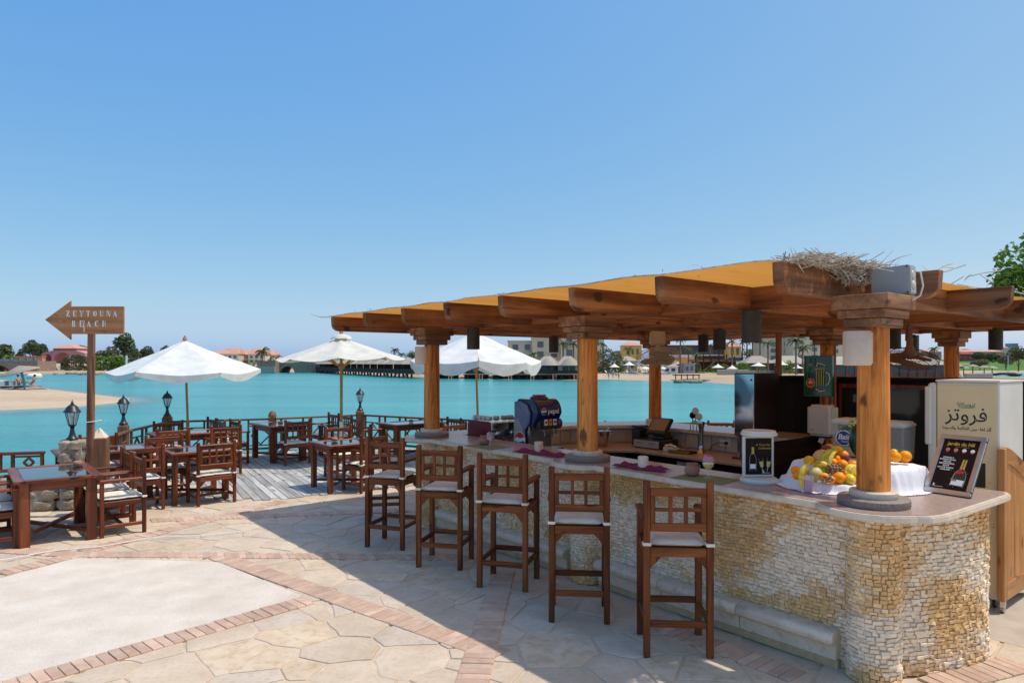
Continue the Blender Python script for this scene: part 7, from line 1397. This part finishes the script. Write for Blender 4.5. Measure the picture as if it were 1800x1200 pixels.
for (a, b, pt, pb, lab, m_, Y) in ((1690, 1722, 622, 631, 'dark red house on the golf green', 'red_wall', 330), (1600, 1655, 618, 630, 'row of pinkish domed houses left of the far column', 'salmon_wall', 380), (1684, 1765, 618, 626, 'long row of salmon houses behind the red house', 'salmon_wall', 420), (1697, 1711, 616, 624, 'small red house behind the salmon row', 'red_wall', 425), (1762, 1778, 611, 630, 'pale building left of the teal tower', 'cream_wall', 430)):
    t, w, h = block('villa', lab, 'house', a, b, pt, pb, Y, 9, m_, 'hip', 'roof_tile' if m_ != 'red_wall' else 'red_wall', 1.2, None, .3, 3.0); rect_windows(t, -w * .45, w * .45, .2, h * .8, max(3, int(w / 4)), 1, -.02, .4, .5)
t, w, h = block('teal_tower', 'teal tiled square tower on the far right horizon', 'tower', 1777, 1790, 604, 640, 430, 5, 'teal_tile', 'flat'); rect_windows(t, -w * .4, w * .4, h * .75, h * .97, 2, 1, -.02, .4, .6)
for (px, Y, pt, wpx, mat, lab) in ((1722, 300, 619, 24, 'leaf_dark', 'dark tree row on the golf green, left clump'), (1745, 300, 619, 26, 'leaf_dark', 'dark tree row on the golf green, right clump'), (1790, 170, 611, 34, 'leaf_olive', 'large olive tree at the right edge of the golf green'), (1722, 190, 630, 30, 'leaf_pale', 'grey-green shrub below the red house'), (1768, 185, 625, 24, 'leaf_pale', 'grey-green tree left of the large olive tree'), (1640, 300, 612, 14, 'leaf_dark', 'dark tree beside the far column'), (1684, 260, 619, 10, 'leaf_dark', 'small dark tree right of the far column')): tree(lab, gb(px, Y, 1.0 if Y > 250 else 0), hh(pt, Y, 1.0 if Y > 250 else 0), wpx * Y / 1200, mat, 1300, trunk=.2)
palm('palm tree left of the far column on the horizon', gb(1642, 250), hh(613, 250), 2.2, 14)
t = thing('light_mast', 'thin white mast on the right hand beach', 'mast', gb(1772, 130)); MB().tube([(0, 0, 0), (0, 0, hh(625, 130))], .07, 6).build('pole', 'far_white', t); MB().box((0, 0, hh(625, 130)), (.5, .2, .12)).build('lamp_head', 'far_grey', t)
for k, (px, pt) in enumerate(((1684, 640), (1694, 643), (1710, 640), (1730, 642), (1744, 643))):
    Y = 92; t = thing('straw_parasol', 'straw parasol on the right hand beach, %s from the left' % ORD[k], 'parasol', gb(px, Y, -.03), 0, 'straw parasols on the right beach'); H = hh(pt, Y, -.03); MB().tube([(0, 0, 0), (0, 0, H - .1)], .07, 6).build('pole', 'pier_wood', t); MB().lathe([(.75, H - .3), (.4, H - .12), (.03, H)], 12).build('straw_top', 'thatch', t, smooth=True)
for k, px in enumerate((1684, 1692, 1699, 1707)):
    t = thing('sun_lounger', 'blue sun lounger right of the far column, %s from the left' % ORD[k], 'sun lounger', gb(px, 88, .0), R(60), 'sun loungers by the right hand pool'); MB().box((0, 0, .25), (.5, 1.1, .1)).build('seat', 'far_white', t); MB().box((0, .7, .45), (.5, .45, .08), rot=Matrix.Rotation(.9, 3, 'X')).build('backrest', 'blue_cloth', t); MB().box((0, 0, .1), (.4, 1.0, .2)).build('base', 'far_white', t)
for k, (px, py) in enumerate(((1747, 659.5), (1783, 661))): t = thing('row_boat', 'small %s boat on the right hand pool' % ('yellow and dark', 'dark')[k], 'boat', G(px, py, -.02)); MB().lathe([(.2, 0), (.42, .1), (.5, .3)], 12).build('hull', 'pier_dark', t); t.scale = (2.6, 1, 1); MB().box((0, 0, .3), (.5, .5, .08)).build('thwart', 'logo_yellow' if k == 0 else 'pier_wood', t)
t = thing('skiff', 'flat grey skiff pulled up on the right hand sand', 'boat', gb(1770, 118, -.03)); MB().box((0, 0, .2), (2.6, .8, .35), taper=1.15).build('hull', 'pier_wood', t, bevel=.1); MB().box((0, 0, .4), (2.0, .5, .05)).build('deck', 'deck_wood', t)
o = MB().box((0, 0, .35), (3.4, .4, .9)).build('stone_planter', 'rubble_mortar', None, gb(1720, 86, -.1), bevel=.05); tag(o, 'low stone wall block in front of the straw parasols', 'wall')
# ---- leafy tree overhanging from the right
t = thing('garden_tree', 'bright green leafy tree at the right edge above the pergola', 'tree', (9.84, 12.2, .26)); MB().tube([(0, 0, 0), (.1, 0, 1.3), (0, 0, 2.6)], [.12, .1, .05], 10).build('trunk', 'trunk', t, smooth=True); mb = MB()
br = MB()
for k, (c, r) in enumerate((((-.5, 0, 3.45), .62), ((.1, .1, 3.75), .6), ((-.25, -.2, 3.0), .55), ((.5, 0, 3.1), .7), ((-.72, .1, 3.1), .38), ((.5, .2, 3.9), .5))): leaves(mb, c, r, 1100, .06, (1, 1, .95), .08, k * 7); br.tube([(0, 0, 1.8), Vector(c) * .5 + Vector((0, 0, 1.1)), c], [.05, .03, .01], 6)
mb.build('crown', 'leaf_bright', t, fix=False, attr=True); br.build('limb', 'trunk', t, fix=False)
